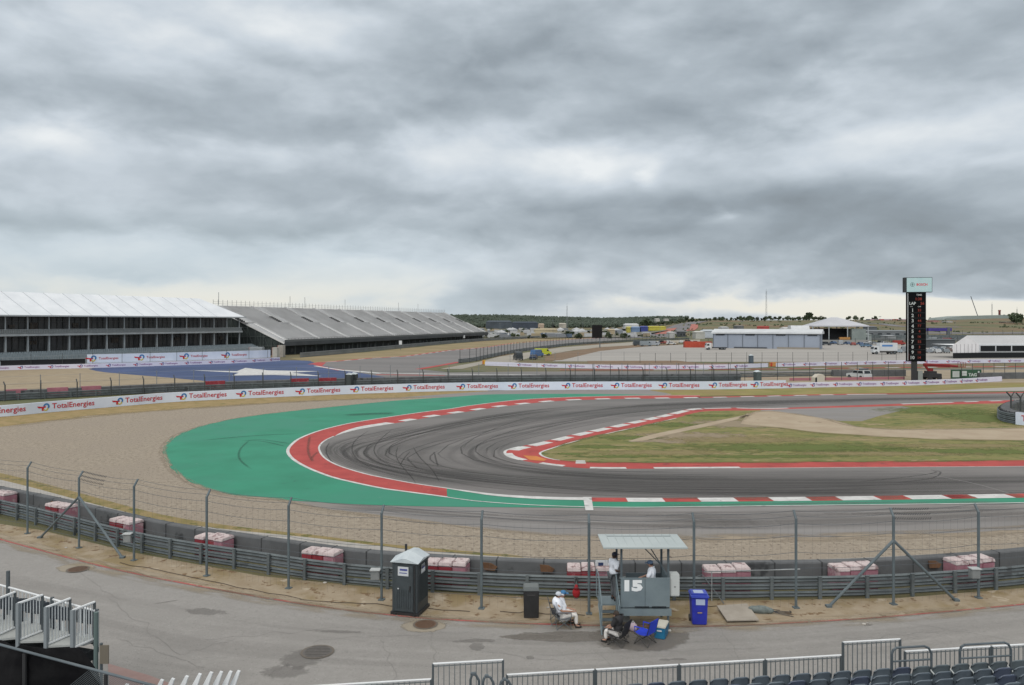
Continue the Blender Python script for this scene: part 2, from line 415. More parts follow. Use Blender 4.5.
blob('dark_patch', 530, 658, .15, .15, M_stain2, 3, 6.2); blob('dark_patch', 678, 659.5, .28, .1, M_stain2, 3, 8.2); blob('dark_patch', 665, 660, .2, .08, M_stain2, 3, 9.2)
blob('dark_patch', 205, 612, .9, .35, M_stain, 3, 7.2, -.2); blob('dark_patch', 868, 625, .22, .12, M_stain2, 3, 3.3, .5)
blob('dark_patch', 168, 602, .5, .06, M_stain2, 3, 3.9, .5); blob('dark_patch', 340, 632, 1.0, .14, M_stain2, 3, 6.9, -.1)
M_crack = mat('crack', A(128,126,123), None)
random.seed(3)
mb = MB()
for (a, b) in [((110,600),(180,655)),((180,655),(235,640)),((270,676),(320,640)),((320,640),(470,632)),((430,626),(436,668)),((205,640),(340,628)),((120,640),(205,668)),((540,655),(760,648)),((720,628),(745,668)),((900,622),(1010,640)),((470,650),(560,662)),((840,640),(940,632)),((60,560),(120,600)),((380,640),(400,684)),((600,655),(640,690))]:
    p, q = Vector(G(*a)), Vector(G(*b)); pts = []
    nn = (q-p).orthogonal().normalized(); L = (q-p).length
    for i in range(15):
        pts.append(p.lerp(q, i/14)+nn*noise.noise(Vector((i*.5, a[0], a[1])))*.35)
    ribbon(mb, Path(pts), -.005, .005, 4*LAY, step=.3)
tag(mb.build('road_cracks', M_crack), kind='structure')
# gravel bed
GR = [(-420,440),(-420,404),(-120,433),(0,426),(40,420.5),(88,415),(176,408.5),(300,400),(370,396.5),(450,394.6),(520,392),(640,391),(700,391.5),(700,470),(1300,470),(1300,512),(1100,541),(1024,549),(903,556),(770,561),(690,562),(560,562),(476,557),(391,550),(309,540),(220,531),(161,523),(79,503),(0,482),(-140,455)]
sheet('gravel_bed', gp(GR+[GR[0]], 3), 1, M_gravel)
# dry strip just inside the near tyre wall and pale gutter
TW = gp([(-420,420),(-240,436),(-120,455),(0,482),(79,503),(161,523),(220,531),(309,540),(391,550),(476,557.5),(560,562),(640,564),(690,564),(770,563),(850,561),(903,558.5),(1024,551.5),(1120,542),(1280,524)], 5)
tp = Path(TW)
M_gut = mat('pale_gutter', A(188,184,178), A(172,168,162), 1.5, .9)
tag(ribbon(MB(), tp, -0.6, .36, 3*LAY).build('gutter', M_gut), kind='structure')
gs = [(-420,410),(-140,444),(0,473),(79,493),(161,514.5),(240,527),(309,534.5),(391,544.6),(476,552),(520,556),(520,562),(476,560),(391,552),(309,543),(220,533),(161,525),(79,505),(0,484),(-140,457),(-420,430)]
sheet('grass_strip', gp(gs+[gs[0]], 3), 2, mat('strip_grass', A(160,140,96), A(136,124,74), 1.0, .95, spots=(A(110,108,54), 1.5, .55)))
# concrete run-off on the right with dusty edge
RG = [(286,499.5),(320,508.5),(388,517),(476,527.6),(540,534),(640,537.5),(770,537.5),(900,535),(1024,529.5),(1160,520),(1300,508),(1300,480),(1024,490),(600,492),(355,480)]
sheet('runoff', gp(RG+[RG[0]], 3), 2, M_run)
# grass below the long banner
BG = [(-300,424),(-140,436),(0,427),(88,416),(176,409),(300,401),(450,396),(488,393),(488,384),(300,390),(176,395),(0,408),(-300,424)]
sheet('grass_strip', [G(*p) for p in BG], 2, mat('banner_grass', A(172,148,104), A(150,132,82), .7, .95, spots=(A(128,120,70), .8, .60)))
sheet('concrete_apron', [G(*p) for p in [(400,397.5),(488,391.2),(560,388),(655,388),(672,391),(664,395.6),(560,396.5),(480,397.5)]], 3, M_run)
sheet('grass_strip', [G(*p) for p in [(655,387),(650,390.5),(672,394),(668,396.5),(850,394),(1024,391),(1200,388),(1200,380),(1020,379),(900,382)]], 3, mat('right_grass', A(158,146,88), A(134,132,66), .25, .95, c3=A(150,132,84), s3=.07))
sheet('concrete_apron', [G(*p) for p in [(925,391.6),(985,388.4),(1040,386.6),(1200,384),(1200,389.5),(1024,391)]], 4, M_conc)
# green run-off
GN = [(1240,500),(1024,503.6),(900,505),(724,507),(640,508.2),(590,508),(520,507.6),(450,507),(400,506),(355,504.5),(322,502.6),(291,500.7),(265,499),(244,496.5),(213,491),(188,481),(170.5,468),(163.5,455),(163,449),(167.6,441.5),(179,434),(209,424),(247,416.6),(296.5,410.6),(355,404.6),(399,400.5),(450,397.2),(488,394.6),(546,394),(600,394.2),(660,395.1)]
GNs = gp(GN, 5)
sheet('green_runoff', GNs+[Vector(G(*p)) for p in [(700,398),(700,470),(1240,470)]], 5, M_green)
gpth = Path(GNs)
# ------------------------------------------------------------------ outer kerb and track
OUT = [(700,395.5),(660,395.6),(620,396),(561,397.6),(517,400.2),(473,405.4),(450,409),(425,412),(399,415.7),(355,422.5),(330,428),(314,432.7),(300,438.5),(293.5,443),(288.5,448.5),(288,453),(292,458.5),(300,464),(311,469.5),(325,475),(340,479.6),(378.5,488),(400,491.2),(429,495),(447,497.5)]
INN = [(1300,384),(1160,388.7),(1024,393),(930,394.2),(841,395),(724,397.6),(660,398.6),(620,399),(561,401),(517,405),(490,408.4),(473,411),(450,414.3),(430,417.4),(399,422.8),(367,428),(345,433),(328,439.5),(320.5,446),(321,452),(326,458.5),(337.5,465),(352,470),(370,475),(390,479),(414,483.5),(447,488.3),(475,492),(502.5,495),(545,497.2),(590,498),(650,498.3),(724,498),(800,497.3),(870,496.4),(1024,494),(1160,491.5),(1300,488)]
outp, innp = Path(gp(OUT, 6)), Path(gp(INN, 6))
i1 = innp.near_px(700)
def sub(path, d0, d1, n=90): return [path.at(d0+(d1-d0)*i/n)[0] for i in range(n+1)]
# distance on the inner edge below the tip where the red apron stops
dA = min((abs(512+F*innp.at(d)[0].x/innp.at(d)[0].y-447)+(0 if HZ+H*F/innp.at(d)[0].y > 470 else 1e4), d) for d in [innp.L*i/4000 for i in range(4001)])[1]
dB = min((abs(512+F*innp.at(d)[0].x/innp.at(d)[0].y-700)+(0 if HZ+H*F/innp.at(d)[0].y < 450 else 1e4), d) for d in [innp.L*i/4000 for i in range(4001)])[1]
ring = sub(outp, 0, outp.L, 160)+sub(innp, dB, dA, 160)[::-1]
sheet('red_kerb', ring, 7, M_red)
mb = MB(); ribbon(mb, innp, -1.35, 0.0, 7*LAY, 0, dB, 3)     # kerb of the far straight
d590 = min((abs(512+F*innp.at(d)[0].x/innp.at(d)[0].y-590)+(0 if HZ+H*F/innp.at(d)[0].y > 470 else 1e4), d) for d in [innp.L*i/4000 for i in range(4001)])[1]
SGN = -1 if innp.at(d590, 1)[0].y > innp.at(d590)[0].y else 1   # side of the path that faces away from the track
o = mb
ribbon(mb, innp, 0, SGN*1.05, 7*LAY, d590, innp.L, 3)
for k_ in range(len(mb.v)): pass
tag(mb.build('straight_kerb', M_red), kind='structure')
if SGN == 1:
    o_ = bpy.data.objects['straight_kerb']
mb = MB(); d = d590+4.6
first = True
def on_in(px):
    lo, hi = d590-6, innp.L
    return min((abs(512+F*innp.at(lo+(hi-lo)*i/6000)[0].x/innp.at(lo+(hi-lo)*i/6000)[0].y-px), lo+(hi-lo)*i/6000) for i in range(0, 6001, 3))[1]
WH = [(626,662),(697,733),(768,805),(835,873),(903,941),(967,1004),(1031,1066),(1093,1128)]
for a_, b_ in WH: ribbon(mb, innp, SGN*.02, SGN*1.07, 8*LAY, on_in(a_), on_in(b_), 1.0)
d = dB
def kerb_pat(d): return d
s_ = 0
dC = min((abs(512+F*innp.at(d)[0].x/innp.at(d)[0].y-372)+(0 if HZ+H*F/innp.at(d)[0].y < 440 else 1e4), d) for d in [innp.L*i/4000 for i in range(4001)])[1]
d8, d9 = (min((abs(512+F*innp.at(q)[0].x/innp.at(q)[0].y-px_), q) for q in [dB*i/3000 for i in range(3001)])[1] for px_ in (888, 848))
ribbon(mb, innp, 0, SGN*.6, 8*LAY, d8, d9, 2); d = d9+2.1
while d < dC-4:
    w = .75 if d < dB else 1.15
    ribbon(mb, innp, SGN*.0, SGN*w, 8*LAY, d, d+(2.1), 1.0); d += 4.3
# long tapered white block at the end of the far kerb
dT0, dT1 = dC-3.5, dC+7
q = [innp.at(dT0+(dT1-dT0)*i/12)[0] for i in range(13)]; q2 = [innp.at(dT0+(dT1-dT0)*i/12, SGN*1.3*(1-abs(i/12-.35)/.65 if i/12 > .35 else 1))[0] for i in range(12, -1, -1)]
mb.poly([(a.x, a.y, 8*LAY+.0007) for a in q+q2])
ribbon(mb, outp, -.13, .13, 8.5*LAY)                       # white line round the apron
ribbon(mb, innp, 0, SGN*.16, 9*LAY, dT1, dA, 1.0)           # track edge line
# widening white line from the end of the apron to the block
q = []; q2 = []
for i in range(25):
    f = i/24; dd = dA+(d590-dA)*f
    q.append(innp.at(dd)[0]); q2.append(innp.at(dd, SGN*(.16+.55*math.sin(math.pi*min(1, f*1.1)*.5)))[0])
mb.poly([(a.x, a.y, 9*LAY) for a in q+q2[::-1]])
wl = Path(gp([(425,494.6),(447,497.6),(473,501.2),(517,504.6),(560,506.6),(592,507.4),(640,507.8),(724,506.8),(900,504.8),(1024,503.2),(1240,499.5)], 5))
ribbon(mb, wl, -.07, .07, 9*LAY)
mb.poly([G(583,497.6)+(10*LAY,), G(591.5,497.6)+(10*LAY,), G(593.5,511)+(10*LAY,), G(585.5,511)+(10*LAY,)])
tag(mb.build('white_markings', M_white), kind='structure')
# track surface: everything inside the inner edge
TR = sub(innp, 0, innp.L, 420)
sheet('race_track', [(p.x, p.y) for p in TR], 6, M_track)
# infield
IK = [(1300,393),(1160,396.8),(1024,400),(929,403),(841,406),(768,408.5),(736,407.9),(700,408.6),(687,409.5),(663.7,415),(620,424.5),(581.6,432.7),(540.6,442.4),(520,446.8),(509,449.6),(504.8,452.4),(508.4,456.8),(520,460.3),(537.7,463.7),(560,466.6),(590,468.8),(640,469.1),(700,468.8),(850,467.8),(1024,466.7),(1300,464)]
IG = [(1300,396.2),(1160,399.8),(1024,403),(929,405.2),(850,407.5),(760,410.4),(724,411),(700,412.2),(675.5,418.5),(649,424.9),(605,434.3),(570,443),(552,448.6),(543,451.6),(540,454.2),(546.5,458),(564,461),(605,462.4),(700,462.7),(850,461.8),(1024,460.6),(1300,458)]
ikp = Path(gp(IK, 5)); igp = Path(gp(IG, 5))
sheet('infield_kerb', [(p.x, p.y) for p in sub(ikp, 0, ikp.L, 300)], 7, M_red)
sheet('infield_grass', [(p.x, p.y) for p in sub(igp, 0, igp.L, 300)], 9, M_inf)
def dist_on(path, px, low):
    return min((abs(512+F*path.at(d)[0].x/path.at(d)[0].y-px)+(0 if (HZ+H*F/path.at(d)[0].y > 453) == low else 1e4), d) for d in [path.L*i/3000 for i in range(3001)])[1]
SI = 1 if ikp.at(dist_on(ikp, 800, True), 1)[0].y > ikp.at(dist_on(ikp, 800, True))[0].y else -1   # towards the infield
mb = MB()
for a, b in [(700,685),(682.5,669),(666,655.5),(653,642.5),(639,626.5),(622.5,609),(603.5,588.5),(585,571),(565,550.5),(543.5,527),(522,507.5)]:
    ribbon(mb, ikp, SI*.02, SI*1.05, 8*LAY, dist_on(ikp, a, False), dist_on(ikp, b, False), .8)
for a, b in [(505,522),(538,562),(590,627),(655,741)]:
    ribbon(mb, ikp, SI*.02, SI*(.6), 8*LAY, dist_on(ikp, a, True), dist_on(ikp, b, True), .8)
ribbon(mb, ikp, -.06, .06, 8.6*LAY, dist_on(ikp, 741, True), ikp.L, 3)
ribbon(mb, ikp, -.12, .12, 8.6*LAY, dist_on(ikp, 520, False), dist_on(ikp, 520, True), .4)
for a, b in [(951,900),(976,963),(1000,988),(1024,1012),(787,736),(730,703)]:
    ribbon(mb, ikp, SI*.0, SI*.6, 8*LAY, dist_on(ikp, a, False), dist_on(ikp, b, False), 2)
ribbon(mb, igp, -.1, .1, 9.6*LAY, dist_on(igp, 676, False), dist_on(igp, 560, True), .6)
mb.poly([G(576,458.5+2.2)+(9.8*LAY,), G(585,460.9)+(9.8*LAY,), G(586,464)+(9.8*LAY,), G(575.5,464)+(9.8*LAY,)])
tag(mb.build('infield_markings', M_white), kind='structure')
M_or = mat('orange_paint', A(222,140,66), A(205,120,60), .8, .8)
sheet('orange_patch', [G(*p) for p in [(523,455.8),(536,456.4),(547,460),(544,461.4),(530,460.6)]], 10, M_or)
# infield details
sheet('asphalt_wedge', [G(*p) for p in [(760,410.2),(820,408.3),(900,406.3),(912,408.4),(880,416),(862,421.5),(841,421.3),(800,419),(770,416)]], 10, M_run)
TP = [(741,424),(744,419),(752,413),(770,411),(800,415),(826.5,419.5),(856,427),(890,429.6),(929,430),(1024,428.6),(1200,426),(1200,438),(1024,441),(929,439.5),(856,435.7),(812,432.7),(780,428.5),(753,425.8),(741,424)]
sheet('dirt_road', gp(TP, 3), 11, M_path)
sheet('dirt_path', gp([(628,441.6),(650,435.5),(680,429),(712,422.5),(745,415.5),(748,417),(715,425),(690,430.5),(665,435.8),(648,440.2),(634,442.2),(628,441.6)], 3), 12, M_path)
SM_soil = softmat('soil', A(178,162,138), A(160,144,118), .8, .9, .35, 1.6); SM_lush = softmat('lush', A(98,116,48), A(116,126,60), .85, .8, .5, 1.5); SM_dryp = softmat('dryp', A(166,150,108), A(150,138,92), .75, .8, .5, 1.6)
blob('bare_soil', 690, 437, 6.5, 3.4, SM_soil, 10, rot=.1); blob('bare_soil', 664, 441, 3, 1.8, SM_soil, 10); blob('bare_soil', 735, 424, 6, 4, SM_soil, 10)
for bx, by, ra_, rb_, mm in [(628,438,4,1.8,SM_lush),(600,447,3,1.4,SM_lush),(672,425,3,2.2,SM_lush),(712,416,4,1.6,SM_lush),(572,454,2,.9,SM_lush),(800,448,14,3,SM_lush),(960,452,14,2,SM_lush),(880,454,10,1.4,SM_dryp),(660,453,8,1.6,SM_dryp),(740,440,9,2.6,SM_dryp),(985,418,6,8,SM_lush),(940,411,9,5,SM_lush),(960,446,9,1.6,SM_dryp),(620,457,5,.8,SM_lush),(760,457,10,1.0,SM_lush)]: blob('grass_patch', bx, by, ra_, rb_, mm, 10)
# ------------------------------------------------------------------ rubber on the track
def rubber_mat(name, strength, su, sv, seed, c=(.035,.034,.034), thr=(.35,.75)):
    m = bpy.data.materials.new(name); m.use_nodes = True; n = m.node_tree; b = n.nodes['Principled BSDF']
    b.inputs['Base Color'].default_value = tuple(c)+(1,); b.inputs['Roughness'].default_value = .85
    uv = n.nodes.new('ShaderNodeUVMap'); s_ = n.nodes.new('ShaderNodeSeparateXYZ'); n.links.new(uv.outputs[0], s_.inputs[0])
    mp = n.nodes.new('ShaderNodeMapping'); mp.inputs['Scale'].default_value = (su, sv, 1); mp.inputs['Location'].default_value = (seed, seed*.7, 0)
    n.links.new(uv.outputs[0], mp.inputs[0])
    t = n.nodes.new('ShaderNodeTexNoise'); t.inputs['Scale'].default_value = 1; t.inputs['Detail'].default_value = 5; n.links.new(mp.outputs[0], t.inputs['Vector'])
    r = n.nodes.new('ShaderNodeMapRange'); r.interpolation_type = 'SMOOTHSTEP'; r.inputs['From Min'].default_value = thr[0]; r.inputs['From Max'].default_value = thr[1]; n.links.new(t.outputs[0], r.inputs['Value'])
    def m1(op, a, b_):
        x = n.nodes.new('ShaderNodeMath'); x.operation = op
        for k, v in enumerate((a, b_)):
            if hasattr(v, 'links'): n.links.new(v, x.inputs[k])
            else: x.inputs[k].default_value = v
        return x.outputs[0]
    # soft across: v in 0..1 -> 4v(1-v); soft at both ends: u in 0..1 stored in Z-less uv via second map
    e = m1('MULTIPLY', m1('MULTIPLY', s_.outputs[1], m1('SUBTRACT', 1.0, s_.outputs[1])), 4.0)
    uv2 = n.nodes.new('ShaderNodeUVMap'); uv2.uv_map = 'ends'; s2 = n.nodes.new('ShaderNodeSeparateXYZ'); n.links.new(uv2.outputs[0], s2.inputs[0])
    e2 = m1('MINIMUM', 1.0, m1('MULTIPLY', m1('MULTIPLY', s2.outputs[0], m1('SUBTRACT', 1.0, s2.outputs[0])), 9.0))
    a = m1('MULTIPLY', m1('MULTIPLY', m1('MULTIPLY', r.outputs[0], e), e2), strength)
    n.links.new(a, b.inputs['Alpha']); return m
def rubber(pts, w0, w1, z, m, mbname='tyre_marks'):
    p = Path(pts); N = max(8, int(p.L/1.5)); me = bpy.data.meshes.new(mbname); vs = []; fs = []
    for i in range(N+1):
        f = i/N; w = w0+(w1-w0)*f
        for j in range(5):
            q, _ = p.at(p.L*f, (j/4-.5)*w); vs.append((q.x, q.y, z))
    for i in range(N):
        for j in range(4): a = i*5+j; fs.append((a, a+1, a+6, a+5))
    me.from_pydata(vs, [], fs); u1 = me.uv_layers.new(name='UVMap'); u2 = me.uv_layers.new(name='ends')
    for l in me.loops:
        i, j = divmod(l.vertex_index, 5); u1.data[l.index].uv = (p.L*i/N, j/4); u2.data[l.index].uv = (i/N, 0)
    o = link(mbname, me, m); return tag(o, kind='structure')
MR1 = rubber_mat('rubber_band', .36, .02, 5, 0, thr=(.2,.7)); MR2 = rubber_mat('rubber_streaks', .5, .03, 9, 3); MR4 = rubber_mat('fine_skid', .38, .1, 1.5, 5, thr=(.15,.5)); MR3 = rubber_mat('skid', .42, .15, 1.5, 7, thr=(.1,.4))
zr = 6*LAY+.003
# racing line through the hairpin
L1 = gp([(1200,393.5),(1024,396.8),(860,399.6),(740,402.6),(640,408),(560,417),(500,427.5),(455,438),(425,448),(412,458),(425,467),(460,474),(520,480),(600,484.5),(720,487),(860,486.5),(1024,485),(1200,482)], 6)
rubber(L1, 7, 8, zr, MR1)
L2 = gp([(620,404),(540,411.5),(480,420),(430,430),(392,440),(372,450),(378,460),(410,469),(460,477),(540,485),(640,490),(780,491.5),(1000,489)], 6)
rubber(L2, 4.5, 5, zr+.001, MR2)
L3 = gp([(900,401),(740,406),(640,413),(575,423),(530,433),(492,443),(478,452),(486,461),(520,468),(580,474),(680,477.5),(820,477),(1024,475)], 6)
rubber(L3, 5, 5, zr+.0015, MR2)
rubber(gp([(560,409),(500,418),(450,427),(400,437),(360,446),(350,454),(362,462),(400,471),(450,480),(500,488)], 6), 5, 4, zr+.002, MR2)
rubber(gp([(430,424),(390,432),(352,441),(338,449),(346,458),(370,467),(404,476),(440,483)], 6), 3, 3, zr+.0025, MR2)
rubber(gp([(1024,397),(900,399.2),(760,402),(660,405),(600,409)], 6), 3.5, 3.5, zr+.002, MR1)
rubber(gp([(1300,478),(1024,481),(860,483),(700,483.5),(600,481),(520,475)], 6), 4, 4, zr+.0028, MR1)
SK = [([(398,447),(396,455),(400,464),(412,478),(416,484)], .2),([(413,447),(420,458),(432,470),(440,483)], .22),([(410,452),(404,459),(400,466)], .25),([(434,452),(436,460),(438,467)], .3),
      ([(860,482),(905,477.5),(936,473),(930,469.5)], .35),([(895,483),(930,479),(941,473),(934,470)], .3),([(330,442),(326,450),(330,460),(340,468)], .25),
      ([(720,497),(800,492),(880,488)], .2),([(370,430),(356,440),(352,450),(358,460),(376,471)], .25),([(392,430),(380,440),(374,450),(380,460),(400,470)], .22)]
for pts, w in SK: rubber(gp(pts, 6), w*.6, w*.6, zr+.004, MR3)
rk = random.Random(17)
for base, n_, wd in ((L1, 9, 5.5), (L2, 7, 3.6), (L3, 6, 3.8)):
    bp_ = Path(base)
    for k_ in range(n_):
        d0_ = rk.uniform(.15, .75)*bp_.L; ln_ = rk.uniform(14, 55); o0, o1 = rk.uniform(-wd, wd)*.7, rk.uniform(-wd, wd)*.7
        rubber([bp_.at(d0_+ln_*i/10, o0+(o1-o0)*i/10)[0] for i in range(11)], .18, .18, zr+.0045, MR4)
MG = rubber_mat('faint_skid', .35, .1, 1.5, 9, c=(.02,.07,.05), thr=(.1,.5))
for pts, w in [([(200,441),(235,437.5),(270,435),(300,434)], .5),([(245,441),(262,440),(290,444)], .35),([(250,440),(240,450),(240,460),(252,470)], .25),([(240,441),(262,441.5),(286,447)], .3),([(345,415.5),(370,414),(395,413.5)], 2.6),([(310,436),(308,450),(312,462)], .3),([(318,452),(312,458),(313,462)], .3)]:
    rubber(gp(pts, 6), w, w, 8.8*LAY, MG)
# dust, spilled gravel and worn edges
def spill(name, pts, w, z, c, strength, seed, su=.5, sv=3, thr=(.35,.62), n=5):
    return rubber(gp(pts, n), w, w, z, rubber_mat(name, strength, su, sv, seed, c=c, thr=thr), name)
cg = A(170,156,136); cd = A(176,162,138); cdirt = A(176,160,134)
spill('gravel_spill', [(700,537.6),(560,535.2),(476,528),(388,517.5),(320,509),(280,500),(244,497),(213,491.5),(188,481.5),(170.5,468.5),(163.2,455),(163,449),(167.6,441.5),(179,434),(209,424),(247,416.6),(296,410.6),(355,404.6),(399,400.7)], .7, 5*LAY+.0035, cg, .95, 1)
spill('gravel_spill', [(1240,511),(1024,530),(900,535.4),(770,538),(640,537.8)], 1.8, 3*LAY, cg, .95, 2)
spill('road_dust', [(-100,517),(0,544),(86,566),(143,579),(256,599.5),(363,615),(476,624),(605,628.3),(690,629.3),(770,626.6),(867,621),(939,615),(1024,607),(1120,597)], .9, 6*LAY, cd, .55, 3, .6, 2)
spill('road_dust', [(-100,509),(0,536),(86,560),(143,573.5),(256,595),(363,610.5),(476,620),(605,624.3),(690,625.3),(770,622.6),(867,617),(939,611),(1024,603)], .7, 6*LAY, A(186,172,150), .8, 4, .5, 2)
spill('dirt_edge', [(741,424),(744,419),(752,413),(770,411.5),(800,415),(826.5,419.5),(856,427),(890,429.6),(929,430),(1024,428.6),(1200,426)], 1.2, 12*LAY, cdirt, .9, 5, .25, 1.5)
spill('dirt_edge', [(1200,438),(1024,441),(929,439.5),(856,435.7),(812,432.7),(780,428.5),(753,425.8),(741,424)], 1.3, 12*LAY, A(136,130,78), .9, 6, .25, 1.5)
spill('grass_edge', [(1024,461),(850,462.2),(700,463),(605,462.8),(564,461.4),(548,458.6)], .8, 10*LAY, A(112,116,60), .95, 7, .5, 2)
spill('grass_edge', [(676,418.4),(649,425),(605,434.4),(570,443),(552,448.8)], .9, 10*LAY, A(108,116,58), .9, 8, .5, 2)
spill('verge_edge', [(0,427.5),(88,416.5),(176,409.5),(300,401.5),(450,396.2),(480,394.5)], 2.6, 3*LAY, A(164,146,108), .9, 9, .3, 2)
spill('green_scuff', [(1024,502),(870,503.6),(724,505.2),(640,505.8)], .9, 7.5*LAY, A(120,124,118), .5, 10, .3, 2)
for k_, (pts, w) in enumerate([([(640,520),(760,522),(900,519),(1060,512)], 3.5),([(330,505.5),(420,512),(520,519),(640,524),(780,525)], 2.5),([(500,512),(640,514),(800,513),(1024,508)], 2)]): spill('runoff_streak', pts, w, 4*LAY, A(128,124,121), .55, 11+k_, .04, 5)
for k_, (pts, w) in enumerate([([(-40,590),(90,622),(220,648),(400,662),(620,664),(860,650),(1060,626)], 1.6),([(-60,566),(60,592),(200,618),(360,636),(560,645),(760,642),(960,624),(1100,608)], 1.8),([(0,640),(120,668),(260,684)], 1.8)]): spill('wheel_track', pts, w, 3.6*LAY, A(150,147,143), .16, 21+k_, .1, 3)
# pale scratch line on the straight
mb = MB(); ribbon(mb, Path(gp([(894,467.6),(930,475),(975,484),(1010,494)], 4)), -.04, .04, zr+.006); tag(mb.build('seam_line', mat('seam', A(150,148,146))), kind='structure')
# ------------------------------------------------------------------ second track loop, blue run-off, paddock
sheet('far_gravel', [G(*p) for p in [(-260,396),(-260,372),(0,370),(90,368),(120,370),(200,379),(240,384),(240,393)]], 1, mat('far_gravel', A(176,160,134), A(160,145,120), .5, .95))
sheet('blue_runoff', gp([(88,369),(120,365.5),(200,362.5),(260,360.5),(306,360.6),(314,362.6),(345,369),(372,373.5),(420,374.5),(430,379),(330,383),(240,384),(200,380.5),(155,376.5),(105,372.3),(88,369)], 3), 3, M_blue)
sheet('white_arrow', [G(*p) for p in [(190,370.3),(237,371.2),(245.5,367.9),(268,370.4),(320,371.3),(292,372.6),(322,376.2),(270,375),(232,375.7),(239,372.8)]], 5, M_white)
T2 = [(312,363.5),(336,361.2),(368,358.2),(404,356.2),(447,350.3),(488,346.8),(540,341.2),(590,338.2),(640,335.6),(660,336.8),(600,341.5),(540,349),(500,355),(462,362.6),(440,366),(418,369.2),(450,372.5),(520,371.6),(640,371.3),(760,371),(900,369.5),(1024,368),(1200,367),(1200,372),(1024,373),(900,374.5),(760,376),(640,378.2),(500,379.5),(390,378),(345,370.5)]
sheet('far_track', [G(*p) for p in T2], 4, mat('far_asphalt', A(134,131,130), A(122,120,119), .08, .9, stretch=(.3,1,1)))
sheet('far_verge', [G(*p) for p in [(290,358.5),(340,354.5),(380,351),(430,346),(480,341.5),(540,338),(600,335.2),(640,334.2),(640,335.6),(590,338.2),(540,341.2),(488,346.8),(447,350.3),(404,356.2),(368,358.2),(336,361.2),(314,363)]], 2, mat('gold_verge', A(162,144,108), A(142,128,90), .06, .95))
p2 = Path([G(*p) for p in [(311,364.5),(320,362.4),(336,361.4),(368,358.4),(404,356.4),(447.6,350.6),(488,347.1),(515,342.8),(590,338.5),(636,336)]])
mb = MB(); ribbon(mb, p2, -.9, .9, 6*LAY, step=5)
sheet('far_kerb', [G(*p) for p in [(311.5,364),(326,362.6),(322,366),(330,368),(345,370),(338,370.6),(322,367.6)]], 6, M_red)
ribbon(mb, Path([G(*p) for p in [(376,374.7),(445,375.6)]]), -.7, .7, 6*LAY)
ribbon(mb, Path([G(*p) for p in [(418,369.2),(440,365.5),(459,362)]]), -1.0, .8, 6*LAY)
ribbon(mb, Path([G(*p) for p in [(560,370),(640,369.9),(760,369.2),(900,367.6),(1024,366.4),(1200,365)]]), -1.1, 1.1, 6*LAY)
ribbon(mb, Path([G(*p) for p in [(690,377.2),(740,377),(800,379.4)]]), -.15, .15, 6*LAY)
tag(mb.build('far_kerb', M_red), kind='structure')
mb = MB()
d = 12
while d < p2.L: ribbon(mb, p2, -.9, -.1, 7*LAY, d, min(p2.L, d+4), 4); d += 8
q = Path([G(*p) for p in [(345,370.2),(380,372.8),(440,374),(500,374.6),(540,374.8)]]); ribbon(mb, q, -1.2, .2, 7*LAY)
q = Path([G(*p) for p in [(315,366),(345,370.8),(380,373.6)]]); ribbon(mb, q, -.5, .5, 7.5*LAY)
q = Path([G(*p) for p in [(640,369.9),(760,369.2),(900,367.6),(1024,366.4)]]); d = 3
while d < q.L: ribbon(mb, q, -1.1, .6, 7*LAY, d, d+3.4, 3); d += 9.5
tag(mb.build('far_white_markings', M_white), kind='structure')
sheet('access_road', [G(*p) for p in [(440,369),(478,362),(500,356.5),(560,347.5),(640,341.5),(700,339.5),(700,341.5),(640,344.5),(575,350),(530,357.5),(512,363.4),(486,363.4),(462,369)]], 3, mat('pale_access', A(176,170,158), A(164,158,146), .1, .95))
sheet('brown_bank', [G(*p) for p in [(545,357),(560,352.5),(600,347.2),(640,344.8),(668,344),(640,347),(600,351),(562,360),(545,361)]], 3, M_soil)
sheet('paddock', [G(*p) for p in [(552,361.4),(566,357.5),(600,350.6),(650,346.2),(720,343),(850,342.5),(930,343),(1100,346),(1200,350),(1200,361),(900,362),(700,361.8),(640,361.5)]], 2, M_conc)
sheet('brown_bank', [G(*p) for p in [(587,361),(677,360.6),(700,363),(768,364),(768,366),(590,366)]], 4, M_soil)
sheet('pale_ground', [G(*p) for p in [(740,373),(836,371),(1000,369.5),(1100,369),(1100,382),(900,383.5),(740,384.5)]], 3, mat('dusty_ground', A(172,158,136), A(156,142,118), .3, .95))
# distant roads on the hillside, draped on the terrain
def drape(name, pts, w, m, lift=.15):
    p = Path(smooth(pts, 6)); mb = MB(); N = 60; vs = []
    for i in range(N+1):
        for o_ in (-w/2, w/2):
            q, _ = p.at(p.L*i/N, o_); vs.append((q.x, q.y, max(0, terr(q.x, q.y))+lift))
    mb.add(vs, [(2*i, 2*i+1, 2*i+3, 2*i+2) for i in range(N)]); return tag(mb.build(name, m), kind='structure')
def PD(px, d): return (P(px, d), d)
M_far = mat('hill_asphalt', A(132,130,132), A(120,118,120), .05, .9)
drape('hill_track', [PD(640,520), PD(662,580), PD(672,640), PD(680,720), PD(686,800), PD(700,900)], 26, M_far)
drape('hill_kerb', [PD(660,600), PD(668,660), PD(672,720)], 9, mat('hill_red', A(184,112,98)), .25)
drape('hill_kerb', [PD(690,640), PD(694,700), PD(694,780)], 7, MATS['hill_red'], .25)
drape('hill_track', [PD(845,640), PD(890,600), PD(950,590), PD(1060,600)], 22, M_far)
drape('hill_track', [PD(845,800), PD(880,760), PD(905,700), PD(960,690)], 12, M_far)
drape('hill_track', [PD(700,520), PD(800,500), PD(900,490), PD(960,480)], 30, M_far)
drape('hill_track', [PD(930,520), PD(960,500), PD(1060,470)], 14, M_conc)
